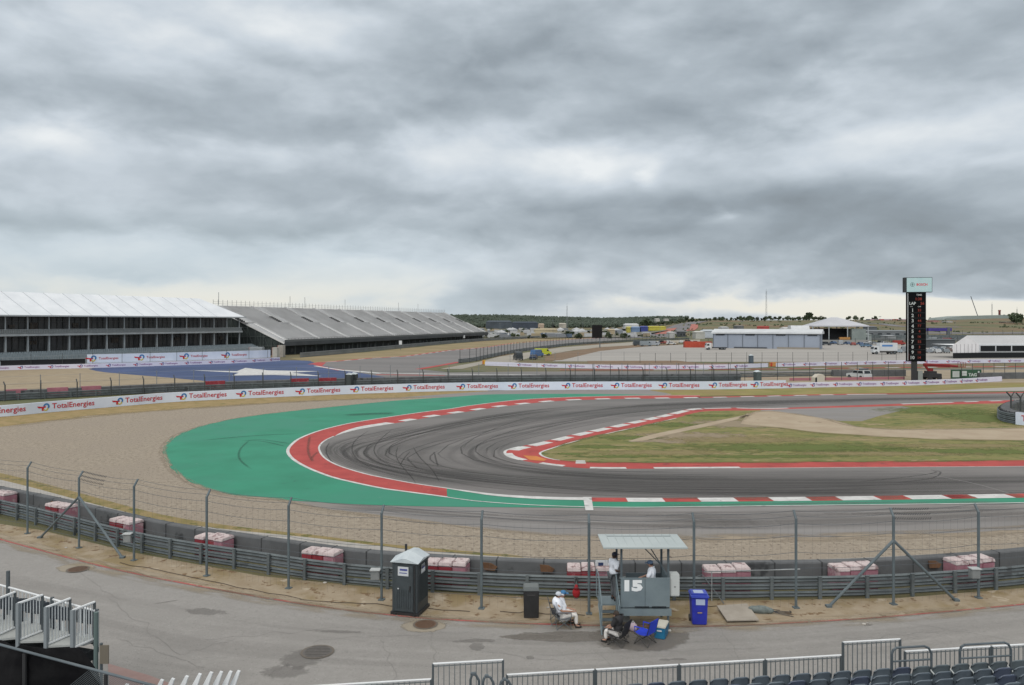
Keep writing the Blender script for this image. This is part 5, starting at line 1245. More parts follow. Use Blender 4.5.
# ------------------------------------------------------------------ right-hand barrier pod at the frame edge
PR = Path(smooth([G(1100,413), G(1060,409.5), G(1030,409), G(1008,411.5), G(998.5,416), G(998,419.5), G(1004,422.5), G(1015,424.6)], 5)); PR2 = Path(smooth([G(1015.5,424.8), G(1030,426.2), G(1060,428), G(1120,429)], 4))
q, _ = PR.at(0); r = armco('crash_barrier', PR, 'rounded grey steel barrier end wrapped round dark tyres at the right edge', 0, PR.L, 1.15, 0, 1.8, posts=False)
s_in = 1 if (PR.at(PR.L*.8, 1)[0]-Vector(G(1040, 418))).length < (PR.at(PR.L*.8)[0]-Vector(G(1040, 418))).length else -1
tyrewall('tyre_wall', PR, 'dark tyres packed inside the rounded barrier at the right edge', 4, PR.L, 1.3, s_in*.25, s_in*1.3, seg=.7)
fpr = -1 if PR2.at(3, -1)[0].length < PR2.at(3)[0].length else 1
banner('advertising_banner', PR2, 'short white banner with large red lettering cut off by the right edge', 1.3, .02, .3, fpr, M_ban, [2.95, 12], .62, 1, CR, emb=False)
r = E('debris_fence', (*G(1012, 420), 0), 'dark mesh fence posts standing in the rounded barrier at the right edge', 'fence')
x0, y0 = G(1012, 420)
for px, py in [(1011,420),(1020.5,421),(1032,422),(1048,423)]:
    x, y = G(px, py); mb = MB().tube((0,0,0),(0,0,2.6),.09,6).tube((0,0,2.55),(-.5,0,3.1),.08,5).tube((0,0,2.55),(.35,0,3.1),.06,5); mb.build('post', M_fd, r, loc=(x-x0, y-y0, 0))
x1, y1 = G(1048, 423)
mb = MB()
for z in (1.4, 1.8, 2.2, 2.5): mb.tube((0,0,z), (x1-x0, y1-y0, z), .02, 4)
mb.build('cable', M_fd, r)
# ------------------------------------------------------------------ vegetation
M_leaf = mat('leaf_dark', (.035,.055,.028), (.07,.095,.045), .6, .9); M_leaf2 = mat('leaf_olive', (.075,.09,.045), (.05,.07,.035), .5, .9); M_bark = mat('bark', (.06,.045,.035), (.1,.08,.06), 4)
def tree_meshes(seed, h, w):
    rd = random.Random(seed); tm = MB(); tm.tube((0,0,-.5),(0,0,h*.5),.05*h,6,.03*h); cm = MB()
    cl = []
    for k_ in range(rd.randint(6, 9)):
        an = rd.uniform(0, 6.28); rr = rd.uniform(.1, .36)*w; z = h*rd.uniform(.24, .8); c = (rr*math.cos(an), rr*math.sin(an), z); cl.append((c, rd.uniform(.16, .27)*w)); tm.tube((0,0,h*.4), c, .018*h, 4, .008*h)
    for c, rad in cl:
        for _ in range(60):
            v = Vector((rd.gauss(0,1), rd.gauss(0,1), rd.gauss(0,.8))).normalized()*rad*rd.uniform(.55, 1.12); p = Vector(c)+v; s_ = rd.uniform(.05, .09)*w
            a_ = Vector((rd.gauss(0,1), rd.gauss(0,1), rd.gauss(0,1))).normalized(); b_ = a_.orthogonal().normalized()
            cm.add([p+a_*s_, p+b_*s_, p-a_*s_, p-b_*s_], [(0,1,2,3)])
    return tm.mesh('trunk', M_bark), cm
variants = []
for i in range(5):
    tmesh, cm = tree_meshes(i, 6.5, 8 if i % 2 else 6.5); variants.append((tmesh, cm.mesh('crown', M_leaf if i % 2 else M_leaf2)))
TG = 'trees along the far hill crest'
rd = random.Random(11)
def plant(px, d, k, s, label, group=TG, name='tree'):
    x = P(px, d); r = E(name, (x, d, max(0, terr(x, d))-.2), label, 'tree', group, rd.uniform(0, 6)); r.scale = (s*rd.uniform(.9, 1.2), s*rd.uniform(.9, 1.2), s)
    link('trunk', variants[k][0], None, r); link('crown', variants[k][1], None, r)
plant(646, 930, 1, 1.7, 'tallest round tree on the skyline left of the hill road', TG)
plant(808, 940, 3, 1.5, 'largest dark tree on the crest left of the pavilion peak', TG); plant(1013, 760, 1, 1.6, 'big dark bush-like tree at the right edge of the brown bank', TG); plant(1022, 740, 3, 1.5, 'dark tree cut by the right edge of the frame', TG)
pxs = [round(650+i*4.3) for i in range(42)]+[655,668,676,681,687,693,700,704,710,716,722,731,738,744,751,757,764,772,779,786,793,799,804,815,821,848,855,862,873,876,900,930,1000,1004,1009,634,628,617,608]
for i, px in enumerate(pxs): plant(px, 945+rd.uniform(-25, 60), rd.randrange(5), rd.uniform(.5, .95), 'small dark tree in the broken row along the far hill crest', TG)
# far woodland, one mass
rd = random.Random(21); mb = MB()
for i in range(2600):
    px = rd.uniform(430, 690); d = rd.uniform(1400, 2700); x = P(px, d)
    if px > 640 and rd.random() < (px-640)/50: continue
    z = max(0, terr(x, d)); w = rd.uniform(6, 12); hh = rd.uniform(5, 8.5)
    for _ in range(7):
        p = Vector((x+rd.gauss(0, w*.35), d+rd.gauss(0, w*.3), z+rd.uniform(.2, 1)*hh)); s_ = rd.uniform(1.6, 3.6)
        a_ = Vector((rd.gauss(0,1), rd.gauss(0,.5), rd.gauss(0,.6))).normalized(); b_ = a_.orthogonal().normalized(); c_ = a_.cross(b_)
        mb.add([p+a_*s_*1.3, p+b_*s_, p+c_*s_, p-a_*s_*1.3, p-b_*s_, p-c_*s_], [(0,1,2),(0,2,4),(0,4,5),(0,5,1),(3,2,1),(3,4,2),(3,5,4),(3,1,5)])
o = mb.build('woodland', mat('wood_green', (.06,.082,.062), (.085,.105,.08), .02, .95)); tag(o, 'dark green far woodland covering the low hills', 'woodland', kind='stuff')
# scattered scrub on the brown hillside
mb = MB()
for i in range(900):
    px = rd.uniform(600, 1100); d = rd.uniform(520, 940); x = P(px, d); z = terr(x, d)
    if noise.noise(Vector((x*.012, d*.012, 3))) < .1: continue
    for _ in range(3):
        p = Vector((x+rd.gauss(0, 1.2), d+rd.gauss(0, 1.5), z+rd.uniform(0, .9))); s_ = rd.uniform(.4, 1.0)
        a_ = Vector((rd.gauss(0,1), rd.gauss(0,.5), rd.gauss(0,.6))).normalized(); b_ = a_.orthogonal().normalized(); c_ = a_.cross(b_)
        mb.add([p+a_*s_*1.3, p+b_*s_, p+c_*s_, p-a_*s_*1.3, p-b_*s_, p-c_*s_], [(0,1,2),(0,2,4),(0,4,5),(0,5,1),(3,2,1),(3,4,2),(3,5,4),(3,1,5)])
o = mb.build('scrub', M_leaf2); tag(o, 'low scrub scattered over the brown hillside', 'scrub', kind='stuff')
# mid-distance: small trees, tents and vehicles of the camp site left of the video screen
CG = 'small trees among the far camp vehicles'
for i in range(78):
    px = rd.uniform(482, 632); d = rd.choice([510, 560, 620, 700, 800, 930, 1100])+rd.uniform(-14, 14); plant(px, d, rd.randrange(5), rd.uniform(.28, .6), 'small dark tree among the vehicles of the far camp site', CG)
M_cw = mat('camp_white', A(196,198,200)); M_cg = mat('camp_grey', A(140,144,150)); M_cb = mat('camp_blue', A(96,112,132)); M_ct = mat('camp_tan', A(168,154,128))
cvm = []
for m_ in (M_cw, M_cg, M_cb, M_ct):
    mb = MB(); mb.prism([(-3.4,.5),(3.2,.5),(3.3,1.4),(2.5,2.8),(-3.4,2.9)], -1.2, 1.2); wheelset(mb, (-2.2, 2.2), 2.3, .45); cvm.append(mb.mesh('camper', m_, bevel=.06))
tm_ = MB(); tm_.add([(-4,-4,0),(4,-4,0),(4,4,0),(-4,4,0),(-4,-4,2.4),(4,-4,2.4),(4,4,2.4),(-4,4,2.4),(0,0,4.6)], [(0,1,5,4),(1,2,6,5),(2,3,7,6),(3,0,4,7),(4,5,8),(5,6,8),(6,7,8),(7,4,8)]); tmm = tm_.mesh('tent', M_cw)
used = 0
for i in range(120):
    px = rd.uniform(480, 600) if i < 96 else rd.uniform(600, 650); d = rd.choice([540, 590, 650, 720, 800, 900, 1020])+rd.uniform(-12, 12); x = P(px, d)
    if x < -14.2+.27*(d-462)+8 and d < 480: continue
    k_ = rd.choice([0,0,0,1,1,2,3]); o = link('camper_van', cvm[k_], None, None, (x, d, max(0, terr(x, d))), rd.uniform(-.4, .4)+(1.5 if rd.random() < .3 else 0))
    tag(o, f"{['white','pale grey','blue-grey','tan'][k_]} camper van in the packed far camp site beyond the grandstand", 'camper van', f"{['white','grey','blue-grey','tan'][k_]} camper vans in the far camp site")
for i in range(10):
    px = rd.uniform(486, 640); d = rd.uniform(560, 900); x = P(px, d); o = link('tent', tmm, None, None, (x, d, max(0, terr(x, d))), rd.uniform(0, 1.5)); tag(o, 'white peaked tent among the far camp vehicles', 'tent', 'white tents in the far camp site')
def far_block(name, px0, px1, y0, y1, d, c, label, cat, dep=10, roof=None, group=None, bumps=0):
    sx = d/F; z1_ = H-(y0-HZ)*sx; z0_ = H-(y1-HZ)*sx; w = (px1-px0)*sx; x = P((px0+px1)/2, d); gz = max(0, terr(x, d)) if name != 'house' else z0_; r = E(name, (x, d, gz), label, cat, group)
    key = 'fb_%d_%d_%d' % c; h_ = max(1.5, z1_-gz)
    MB().box(0,0,h_*.42,w,dep,h_*.84).build('wall', mat(key, A(*c), A(*[q*.85 for q in c]), .1), r)
    rc = roof or c; mb = MB(); mb.add([(-w/2-.4,-dep/2-.4,h_*.84),(w/2+.4,-dep/2-.4,h_*.84),(w/2+.4,dep/2+.4,h_*.84),(-w/2-.4,dep/2+.4,h_*.84),(-w/2*.8,0,h_),(w/2*.8,0,h_)], [(0,1,5,4),(1,2,5),(2,3,4,5),(3,0,4),(0,3,2,1)]); mb.build('roof', mat('fr_%d_%d_%d' % rc, A(*rc)), r)
    n = max(2, int(w/5))
    for i in range(min(n, 8) if name == 'grey_stand' or name == 'shed' else 0): MB().box(-w/2+w*(i+.5)/min(n, 8), -dep/2-.05, h_*.4, w/min(n, 8)*.45, .1, h_*.35).build('window', M_glass, r)
    return r
drape('camp_ground', [PD(470,560), PD(560,620), PD(650,600)], 150, mat('camp_gravel', A(132,128,116), A(112,112,92), .04, .95), .5); drape('camp_ground', [PD(470,800), PD(560,860), PD(640,820)], 240, MATS['camp_gravel'], .5)
far_block('depot_building', 486, 512, 320.5, 326.5, 1250, (84,94,104), 'dark slate long depot in front of the woods, left part', 'building')
far_block('depot_building', 512, 538, 321.5, 327.5, 1150, (70,80,94), 'dark blue long depot in front of the woods, right part', 'building')
far_block('hut', 538, 544, 323.5, 327, 1150, (200,180,160), 'small pinkish block at the right end of the dark depot', 'hut')
far_block('sand_tent', 534, 557, 328.5, 332.5, 640, (204,190,158), 'wide sand-coloured tent roof among the camp vehicles', 'tent')
far_block('hut', 559, 566, 323, 326.5, 1100, (190,184,172), 'pale hut at the foot of the lattice mast', 'hut')
far_block('show_tent', 624, 638, 323.5, 328, 800, (226,228,230), 'white peaked show tents above the coloured stands', 'tent')
far_block('show_stand', 626.5, 631.5, 326.5, 329.5, 700, (206,196,96), 'small yellow stand left of the blue ones', 'stand')
far_block('show_stand', 631.5, 639, 326.5, 332, 690, (130,158,196), 'light blue stand in the coloured row', 'stand')
far_block('show_stand', 640, 647, 326, 331.5, 690, (70,84,160), 'dark blue stand beside the light blue one', 'stand')
far_block('show_stand', 648, 665, 326, 330.5, 700, (210,202,84), 'long bright yellow stand right of the blue ones', 'stand')
far_block('house', 655, 659, 318.5, 321.5, 930, (224,222,214), 'white house on the skyline left of the hill road', 'house'); far_block('house', 664, 668, 318.8, 321, 930, (220,218,210), 'smaller white house on the skyline beside the other', 'house')
far_block('awning_row', 702, 713, 329.5, 332.5, 520, (206,214,220), 'pale awnings left above the grey hall', 'awning'); far_block('awning_row', 694, 703, 331, 334, 500, (206,206,200), 'low pale tents left of the awnings', 'tent')
far_block('red_sign', 757, 769, 326, 327.6, 640, (196,90,84), 'faint red sign on the brown slope above the grey hall', 'sign', dep=1)
# ranks of grey grandstand seating and walls around the hillside right of the pavilion
far_block('grey_stand', 862, 905, 330, 338, 520, (132,138,142), 'low grey seating bank between the pavilion and the timing tower', 'grandstand', dep=14)
far_block('dark_stand', 920, 952, 338.5, 346, 330, (92,98,102), 'low dark row of sheds behind the parked cars', 'shed', dep=5)
far_block('shed', 843, 868, 333, 343, 410, (150,160,158), 'pale green-grey shed at the right foot of the pavilion', 'shed', dep=8)
rw = Path([Vector(PD(860,470)), Vector(PD(900,440)), Vector(PD(960,430)), Vector(PD(1060,440))]); armco('retaining_wall', rw, 'long grey retaining wall below the brown bank on the right', 0, rw.L, 1.4, 0, 5, posts=False, m=MATS['pale_barrier'])

# ------------------------------------------------------------------ clutter of the far middle right
for pts, h, lab, stp in [([PD(650,372), PD(720,366), PD(850,372), PD(925,380)], 3.0, 'dark catch fence along the far edge of the paddock', 9),([PD(842,455), PD(880,430), PD(930,420), PD(1000,440)], 3.4, 'dark catch fence on the rise behind the parked cars', 6),([PD(640,560), PD(690,540), PD(760,545), PD(840,560)], 3.4, 'grey catch fence behind the long hall', 8),([PD(860,600), PD(900,565), PD(960,556), PD(1060,570)], 3.6, 'grey catch fence along the upper track right of the pavilion', 8)]:
    p = Path(smooth(pts, 5)); fence('catch_fence', p, lab, 0, p.L, h+max(0, terr(*p.at(p.L/2)[0])), stp, M_fd, rr=.11, wires=3)
for pts, h, m_, lab in [([PD(842,500), PD(890,470), PD(950,462), PD(1060,470)], 3.2, M_armco, 'grey retaining wall on the rise below the purple gantry'),([PD(848,560), PD(900,545), PD(925,540)], 4.0, M_tyre, 'dark wall left of the timing tower above the paddock')]:
    p = Path(smooth(pts, 5)); o = sweep(p, [(0,0),(0,h),(.5,h),(.5,0)], 0, p.L, 8).build('retaining_wall', m_); tag(o, lab, 'wall')
rd = random.Random(31)
KC = [('white',(222,224,226)),('silver',(170,176,182)),('dark grey',(70,76,82)),('blue',(84,112,150)),('beige',(190,178,156)),('red',(160,64,58))]
places = [('left of the orange-red container', [642,648,657,664,668,676,681,689,696,703], (365,400)), ('on the paddock edge between hall and timing tower', [826,833,840,847,853,860,868,874,880,886,893,899], (350,385)), ('on the rise between the timing tower and the marquee', [928,934,941,948,954,962], (405,440))]
n_ = 0
for where, pl, (da, db) in places:
    for px in pl:
        cn, cc_ = KC[rd.choice([0,0,1,1,2,3,4,5]) if n_ % 7 else 5]; d = rd.uniform(da, db); kd = rd.choice(['car','car','van','suv'])
        car('parked_vehicle', (P(px, d), d, 0), rd.uniform(-.3,.3)+(1.57 if rd.random() < .4 else 0), f'{cn} {kd} {where}', cc_, kd, 'small vehicles scattered at the paddock edges', kd); n_ += 1
for i, (px, d, hh) in enumerate([(500,520,10),(553,600,12),(583,640,10),(660,470,9),(690,430,9),(742,420,11),(858,400,11),(880,520,14),(955,500,12)]):
    r = E('light_pole', (P(px, d), d, max(0, terr(P(px, d), d))), 'thin grey light pole standing in the far middle distance', 'light pole', 'thin light poles in the distance')
    MB().tube((0,0,0),(0,0,hh),.11,5,.07).build('pole', M_fl, r); MB().box(0,0,hh,1.6,.3,.25).build('lamp_head', M_galv, r)
for i, (px0, px1, y0, y1, d, c, lab, cat) in enumerate([(720,727,326.5,329,600,(196,198,200),'small pale marquee above the left of the grey hall','tent'),(735,742,325.5,328.5,640,(120,124,126),'dark hut on the slope above the grey hall','hut'),(782,790,327,330,520,(206,206,206),'pale tent between hall and pavilion','tent'),(866,874,326,330,600,(112,118,124),'grey hut right of the pavilion on the slope','hut'),(884,892,335,339,470,(168,172,176),'grey cabin low on the slope left of the timing tower','hut'),(608,614,329,332,620,(196,180,150),'tan kiosk right of the video screen','kiosk'),(616,622,329.5,332.5,620,(150,156,164),'grey kiosk left of the coloured stands','kiosk'),(668,673,331.5,334.5,520,(204,204,202),'white kiosk at the foot of the hill road','kiosk'),(678,684,331,334,540,(90,94,98),'dark shed beside the hill road','shed'),(944,950,321.5,324,800,(214,212,210),'small white tents under the canopy mound','tent'),(930,936,322,324,820,(200,150,146),'faded pink stall under the canopy mound','stall'),(1002,1010,322,324.5,760,(150,140,126),'low brown hut near the big dark tree','hut')]): far_block(cat.replace(' ','_'), px0, px1, y0, y1, d, c, lab, cat)
# ------------------------------------------------------------------ near things by the service road
tq = Vector((G(391,614.4)[0], G(391,614.4)[1])); tq2 = Vector(G(418.4,617.2)); ax = math.atan2(tq2.y-tq.y, tq2.x-tq.x)
mid = (tq+tq2)/2+Vector((-math.sin(ax), math.cos(ax)))*.56
t_, rf, dr = toilet((mid.x, mid.y, 0), ax, 'grey portable toilet with white peaked roof standing at the road edge', (70,78,82), None)
t_.scale = (.99, 1, .985)
MB().box(-.05,-.585,1.66,.42,.012,.34).build('notice', M_wht, dr)
MB().box(-.03,-.594,1.72,.3,.006,.07).box(-.05,-.594,1.6,.3,.006,.03).build('notice_print', M_tnav, dr)
MB().box(.515,0.0,1.66,.012,.36,.34).build('notice', M_wht, t_); MB().box(.523,0.0,1.7,.006,.26,.08).build('notice_print', M_tnav, t_)
MB().box(.22,-.59,1.02,.05,.04,.22).build('handle', M_blk, dr); MB().ball((-.25,-.58,1.0), .03).build('latch', M_wht, dr)
MB().box(.39,-.55,1.0,.05,.05,1.8).build('jamb', M_blk, t_)
mb = MB()
for k_ in range(-3, 4): mb.box(k_*.09-.03,-.585,.62,.018,.02,.72)
mb.build('door_rib', MATS['toilet_door_70_78_82'], dr)
mb = MB()
for k_ in range(-4, 5): mb.box(.52,k_*.11,1.0,.02,.02,1.05)
mb.build('side_rib', MATS['toilet_door_70_78_82'], t_)
mb = MB()
for k_ in range(5): mb.box(.52,0,1.84-.035*k_,.02,.7,.012)
mb.build('vent_slot', M_blk, t_)
MB().tube((-.3,.3,2.1),(-.3,.3,2.42),.05,8).build('vent_pipe', M_blk, rf)
for k_ in (-.38, .38): MB().box(k_,0,.03,.12,1.24,.09).build('runner', M_blk, t_)
# manholes
def manhole(px, py, rr, c, label, pad=None):
    x, y = G(px, py); r = E('manhole_cover', (x, y, 6*LAY), label, 'manhole cover', 'manhole covers on the service road')
    mb = MB(); n = 28; mb.poly([(rr*math.cos(2*math.pi*i/n), rr*math.sin(2*math.pi*i/n), .012) for i in range(n)]); mb.build('lid', mat('lid_%d' % c[0], A(*c), A(*[q*.86 for q in c]), 8, .7), r)
    v, f = arcs(0,0,rr,rr+.07,0,360,28); mb = MB(); mb.add([(a,b,.008) for a, b in v], f); mb.build('rim', mat('rim_grey', A(116,108,98)), r)
    mb = MB()
    for i in range(-3, 4): w = math.sqrt(max(0, rr*rr-(i*rr/4)**2))*.85; mb.box(0,i*rr/4,.016,2*w,.02,.008)
    mb.build('tread', mat('tread_%d' % c[0], A(*[q*.75 for q in c])), r)
    return r
M_pad = softmat('pad', A(178,168,150), A(164,155,140), .9, 2.5, .15, .5)
blob('manhole_pad', 76, 568, .95, .62, M_pad, 4, 2.0, -.2, .3); blob('manhole_pad', 424, 626.5, .9, .62, M_pad, 4, 4.0, 0, .18)
manhole(78, 569.8, .40, (118,92,74), 'rusty brown manhole cover at the far left of the road'); manhole(425.5, 625, .38, (120,92,72), 'rusty brown manhole cover in a pale pad right of the portable toilet'); manhole(317.5, 652.5, .47, (112,108,104), 'grey manhole cover beside the dark patch on the open road')
# black bin
g_ = Vector(G(531.3, 618.4)); r = E('litter_bin', (g_.x, g_.y+.25, 0), 'black square litter bin with grey lid between toilet and seated marshals', 'bin')
MB().box(0,0,.5,.54,.5,1.0,tx=1.06,ty=1.06).build('body', M_blk, r, bevel=.02); MB().box(0,0,1.06,.6,.56,.14,tx=.9,ty=.9).build('lid', mat('lid_grey', A(120,126,126)), r, bevel=.02); MB().box(0,-.265,.85,.3,.02,.05).build('handle', mat('dk2', (.05,.05,.05)), r)
# blue wheeled bin
g_ = Vector(G(700.5, 626.5)); r = E('wheeled_bin', (g_.x, g_.y+.3, 0), 'bright blue wheeled recycling bin with pale label by the steel barrier', 'bin', rz=R(-4))
M_bb = mat('bin_blue', A(46,58,178,1.1), A(38,48,160,1.1), 3, .45)
MB().box(0,0,.53,.5,.5,.98,tx=1.16,ty=1.2).build('body', M_bb, r, bevel=.02); MB().box(0,-.02,1.05,.64,.68,.08).box(0,.02,1.11,.56,.5,.05).build('lid', mat('bin_lid', A(66,84,196), None, rough=.4), r, bevel=.02)
MB().box(-.02,-.03,1.145,.34,.3,.012).build('lid_label', mat('label_pale', A(190,204,232)), r); MB().box(.02,-.302,.86,.32,.012,.2).build('label', MATS['label_pale'], r); MB().box(0,-.29,.48,.16,.02,.03).build('badge', mat('badge_gold', A(190,160,110)), r)
for x in (-.27, .27): MB().tube((x-.03,.24,.12),(x+.03,.24,.12),.12,12).build('wheel', M_blk, r)
MB().tube((-.25,.36,1.0),(.25,.36,1.0),.02,6).build('handle', M_bb, r)
# board and tarpaulin bundle
c = [Vector(G(*p)) for p in [(727,623.6),(759,623),(746.9,607.9),(716.8,610)]]; cc = sum(c, Vector((0,0)))/4
r = E('board', (cc.x, cc.y, .02), 'pale wooden board lying flat at the road edge right of the blue bin', 'board')
mb = MB(); n=4; mb.add([(p.x-cc.x, p.y-cc.y, .06+(.05 if i > 1 else 0)) for i, p in enumerate(c)]+[(p.x-cc.x, p.y-cc.y, .1+(.05 if i > 1 else 0)) for i, p in enumerate(c)], [(0,1,2,3),(4,5,6,7),(0,1,5,4),(1,2,6,5),(2,3,7,6),(3,0,4,7)]); mb.build('sheet', mat('ply_pale', A(178,170,158), A(164,156,144), 2), r)
mb = MB(); mb.tube((c[0].x-cc.x+.1, c[0].y-cc.y+.1, .02), (c[3].x-cc.x+.1, c[3].y-cc.y-.1, .02), .035, 4).tube((c[1].x-cc.x-.1, c[1].y-cc.y+.1, .02), (c[2].x-cc.x-.1, c[2].y-cc.y-.1, .02), .035, 4); mb.build('batten', M_rust, r)
g_ = Vector(G(761, 613)); r = E('tarpaulin_bundle', (g_.x, g_.y, 0), 'grey-green tarpaulin bundle with dark cable ends beside the board', 'bundle', rz=R(-6))
mb = MB(); mb.ball((0,0,.12), .38, 1.0, .36, .42, 14, 7); mb.ball((-.25,.02,.13), .25, .9, .5, .5, 10, 6); mb.ball((.28,0,.1), .22, .9, .5, .5, 10, 6); mb.build('tarpaulin', mat('tarp_grey', A(130,140,138), A(104,114,112), 6), r, smooth=True)
for k_ in range(4): MB().pipe([(.4,0,.08),(.65,.1*k_-.15,.05),(.9+.08*k_,.12*k_-.2,.02),(1.1,.2*k_-.3,.02)], .012, 5).build('cable', M_blk, r)
# thin stay rods and hoses by the fence foot
r = E('stay_rods', (*G(692,598), 0), 'thin bent metal rods leaning by the steel barrier behind the blue bin', 'rods'); x0, y0 = r.location.x, r.location.y
p1, p2, p3 = G(680,596), G(703,600), G(724,604)
MB().pipe([(p1[0]-x0,p1[1]-y0,.55),(p2[0]-x0,p2[1]-y0+.1,.95),(p3[0]-x0,p3[1]-y0,.02)], .02, 5).build('rod', M_galv, r)
r = E('handrail_pipe', (*G(752,600), 0), 'pale horizontal pipe running along the top of the barrier right of the stand', 'pipe'); x0, y0 = r.location.x, r.location.y
a_, b_ = G(704,601), G(800,600); MB().tube((a_[0]-x0,a_[1]-y0,1.13),(b_[0]-x0,b_[1]-y0,1.2),.022,6).build('pipe', M_alu, r); MB().tube((a_[0]-x0+.3,a_[1]-y0,.0),(a_[0]-x0+.3,a_[1]-y0,1.13),.02,5).build('support', M_alu, r)
mb = MB(); rd = random.Random(9)
for a_, b_ in [((120,563),(300,600)),((300,600),(470,612)),((500,612),(585,616)),((640,612),(600,616)),((690,606),(780,611))]:
    A_, B_ = Vector(G(*a_)), Vector(G(*b_)); pts = []
    for i in range(14):
        q = A_.lerp(B_, i/13)+Vector((0, noise.noise(Vector((i*.6, a_[0], 0)))*.35)); pts.append((q.x, q.y, .03))
    o = MB().pipe(pts, .012, 4).build('ground_cable', mat('cable_brown', (.05,.035,.025)))
    tag(o, {120:'long dark cable in the dry grass left of the fourth bend post',300:'dark cable in the dry grass running up to the toilet and past it',500:'dark cable in the grass behind the black bin and seated marshals',640:'dark cable in the grass under the numbered stand',690:'dark cable in the grass near the pale board'}[a_[0]], 'cable')
# small litter: pale stones
for i, (px, py, s_) in enumerate([(325,583,.07),(548,608,.05),(864,624.5,.06),(66,548,.05)]):
    x, y = G(px, py); mb = MB(); mb.ball((0,0,.02), s_, 1.4, 1, .5, 8, 5); o = mb.build('litter', mat('litter_pale', A(200,196,188)), loc=(x, y, 0), smooth=True); tag(o, ['white scrap below the barrier left of the toilet','white scrap in the grass right of the black bin','pale scrap on the road below the braced right post','pale scrap in the grass by the left braced post'][i], 'litter')
# ------------------------------------------------------------------ marshal stand
SX, SY = 3.78, 27.3
st = E('marshal_stand', (SX, SY, 0), 'grey steel marshal stand numbered 15 with flat canopy roof', 'stand', rz=0)
M_st = mat('stand_grey', A(138,153,158), A(126,141,147), 1.5, .6, .1); M_st2 = mat('stand_dark', A(106,118,124), A(92,104,110), 2, .6, .1)
W_, DD = 1.74, 1.35
for x in (.05, W_-.05):
    for y in (.05, DD-.05): MB().box(x, y, 1.47, .07, .07, 2.94).build('leg', M_st2, st)
MB().box(W_/2,DD/2,.74,W_,DD,.07).build('deck', M_st, st); MB().box(W_/2,-.01,.66,W_+.1,.06,.24).build('deck_beam', M_st, st); MB().box(W_/2,DD,.66,W_,.06,.2).build('deck_beam', M_st2, st)
pn = MB().box(.44,-.03,1.34,.84,.04,.98).build('side_panel', M_st, st, bevel=.006); MB().box(1.3,-.03,1.34,.86,.04,.98).build('side_panel', M_st, st, bevel=.006)
MB().box(W_-.02,DD/2,1.34,.04,DD,.98).build('side_panel', M_st, st); MB().box(W_*.6,DD,1.2,W_*.75,.04,.8).build('side_panel', M_st2, st)
MB().tube((0,-.03,1.85),(W_,-.03,1.85),.025,6).build('top_rail', M_st, st)
flat_text('number', '15', .40, mat('number_white', A(240,244,244,1.1)), pn, (.46,-.058,1.6), 0, .07, width=.64)
MB().box(.75,-.055,.86,.5,.03,.035).box(1.35,-.055,.86,.5,.03,.035).build('slot', M_dark, st); MB().box(1.33,-.06,.86,.26,.02,.02).build('red_mark', M_pred, st)
mb = MB(); mb.add([(-.62,-.32,2.96),(2.3,-.32,2.96),(2.3,1.5,2.94),(-.62,1.5,2.94),(-.62,-.32,3.0),(2.3,-.32,3.0),(2.3,1.5,2.98),(-.62,1.5,2.98)], [(0,1,2,3),(4,5,6,7),(0,1,5,4),(1,2,6,5),(2,3,7,6),(3,0,4,7)])
rf = mb.build('roof', mat('roof_zinc', A(198,208,208), A(186,197,198), .8, .55), st)
mb = MB()
for k_ in range(1, 10): mb.box(-.62+k_*.292,.59,2.992,.012,1.8,.01)
mb.box(.84,-.33,2.99,2.9,.02,.05); mb.build('roof_rib', mat('rib_zinc', A(184,194,194)), rf)
MB().box(.84,.1,2.92,2.3,.06,.06).box(.84,1.2,2.96,2.3,.06,.06).build('roof_beam', M_st2, st)
MB().tube((W_-.05,.05,1.9),(W_-.5,1.2,2.6),.02,5).tube((W_-.1,DD-.1,1.95),(1.05,DD-.1,2.55),.02,5).build('brace', M_st2, st)
# cabinet on the right side
cb = MB().box(W_+.2,.3,1.55,.34,.36,.78).build('cabinet', mat('cabinet_white', A(214,218,216)), st, bevel=.03); MB().box(W_+.2,.12,1.5,.05,.02,.03).build('latch', M_blk, cb); MB().box(W_+.03,.5,1.0,.03,.03,.5).build('cabinet_bracket', M_blk, st)
# stairs on the left, going down towards the camera
MB().box(-.35,.9,.74,.62,.8,.06).build('landing', M_st, st)
for k_ in range(3): MB().box(-.38,.32-.24*k_,.56-.19*k_,.56,.22,.035).build('tread', M_st2, st)
for x in (-.68, -.06):
    MB().tube((x,.6,.74),(x,-.4,.02),.03,6).build('stringer', M_st, st)
    mb = MB(); mb.tube((x,.6,1.75),(x,-.4,1.0),.022,6).tube((x,.5,1.2),(x,-.4,.5),.018,6)
    for k_ in range(5): y = .6-.25*k_; mb.tube((x,y,.74-.18*k_),(x,y,1.75-.187*k_),.016,5)
    mb.tube((x,.6,1.75),(x,1.3,1.75),.022,6).tube((x,1.3,.74),(x,1.3,1.75),.022,6); mb.build('handrail', M_st, st)
MB().box(.3,.9,.25,.3,.3,.5).build('step_box', mat('stepbox', A(150,152,150)), st)
MB().box(W_-.05,-.02,.03,.16,.14,.03).build('foot_plate', mat('foot_white', A(220,220,216)), st)
# stool inside the stand
r = E('stool', (SX+1.18, SY+.62, .78), 'low stool inside the numbered stand under the capped marshal', 'stool'); MB().tube((0,0,.64),(0,0,.70),.19,14).build('seat', M_blk, r)
for k_ in range(3): MB().tube((.1*math.cos(k_*2.1),.1*math.sin(k_*2.1),.66),(.2*math.cos(k_*2.1),.2*math.sin(k_*2.1),0),.014,5).build('leg', M_galv, r)
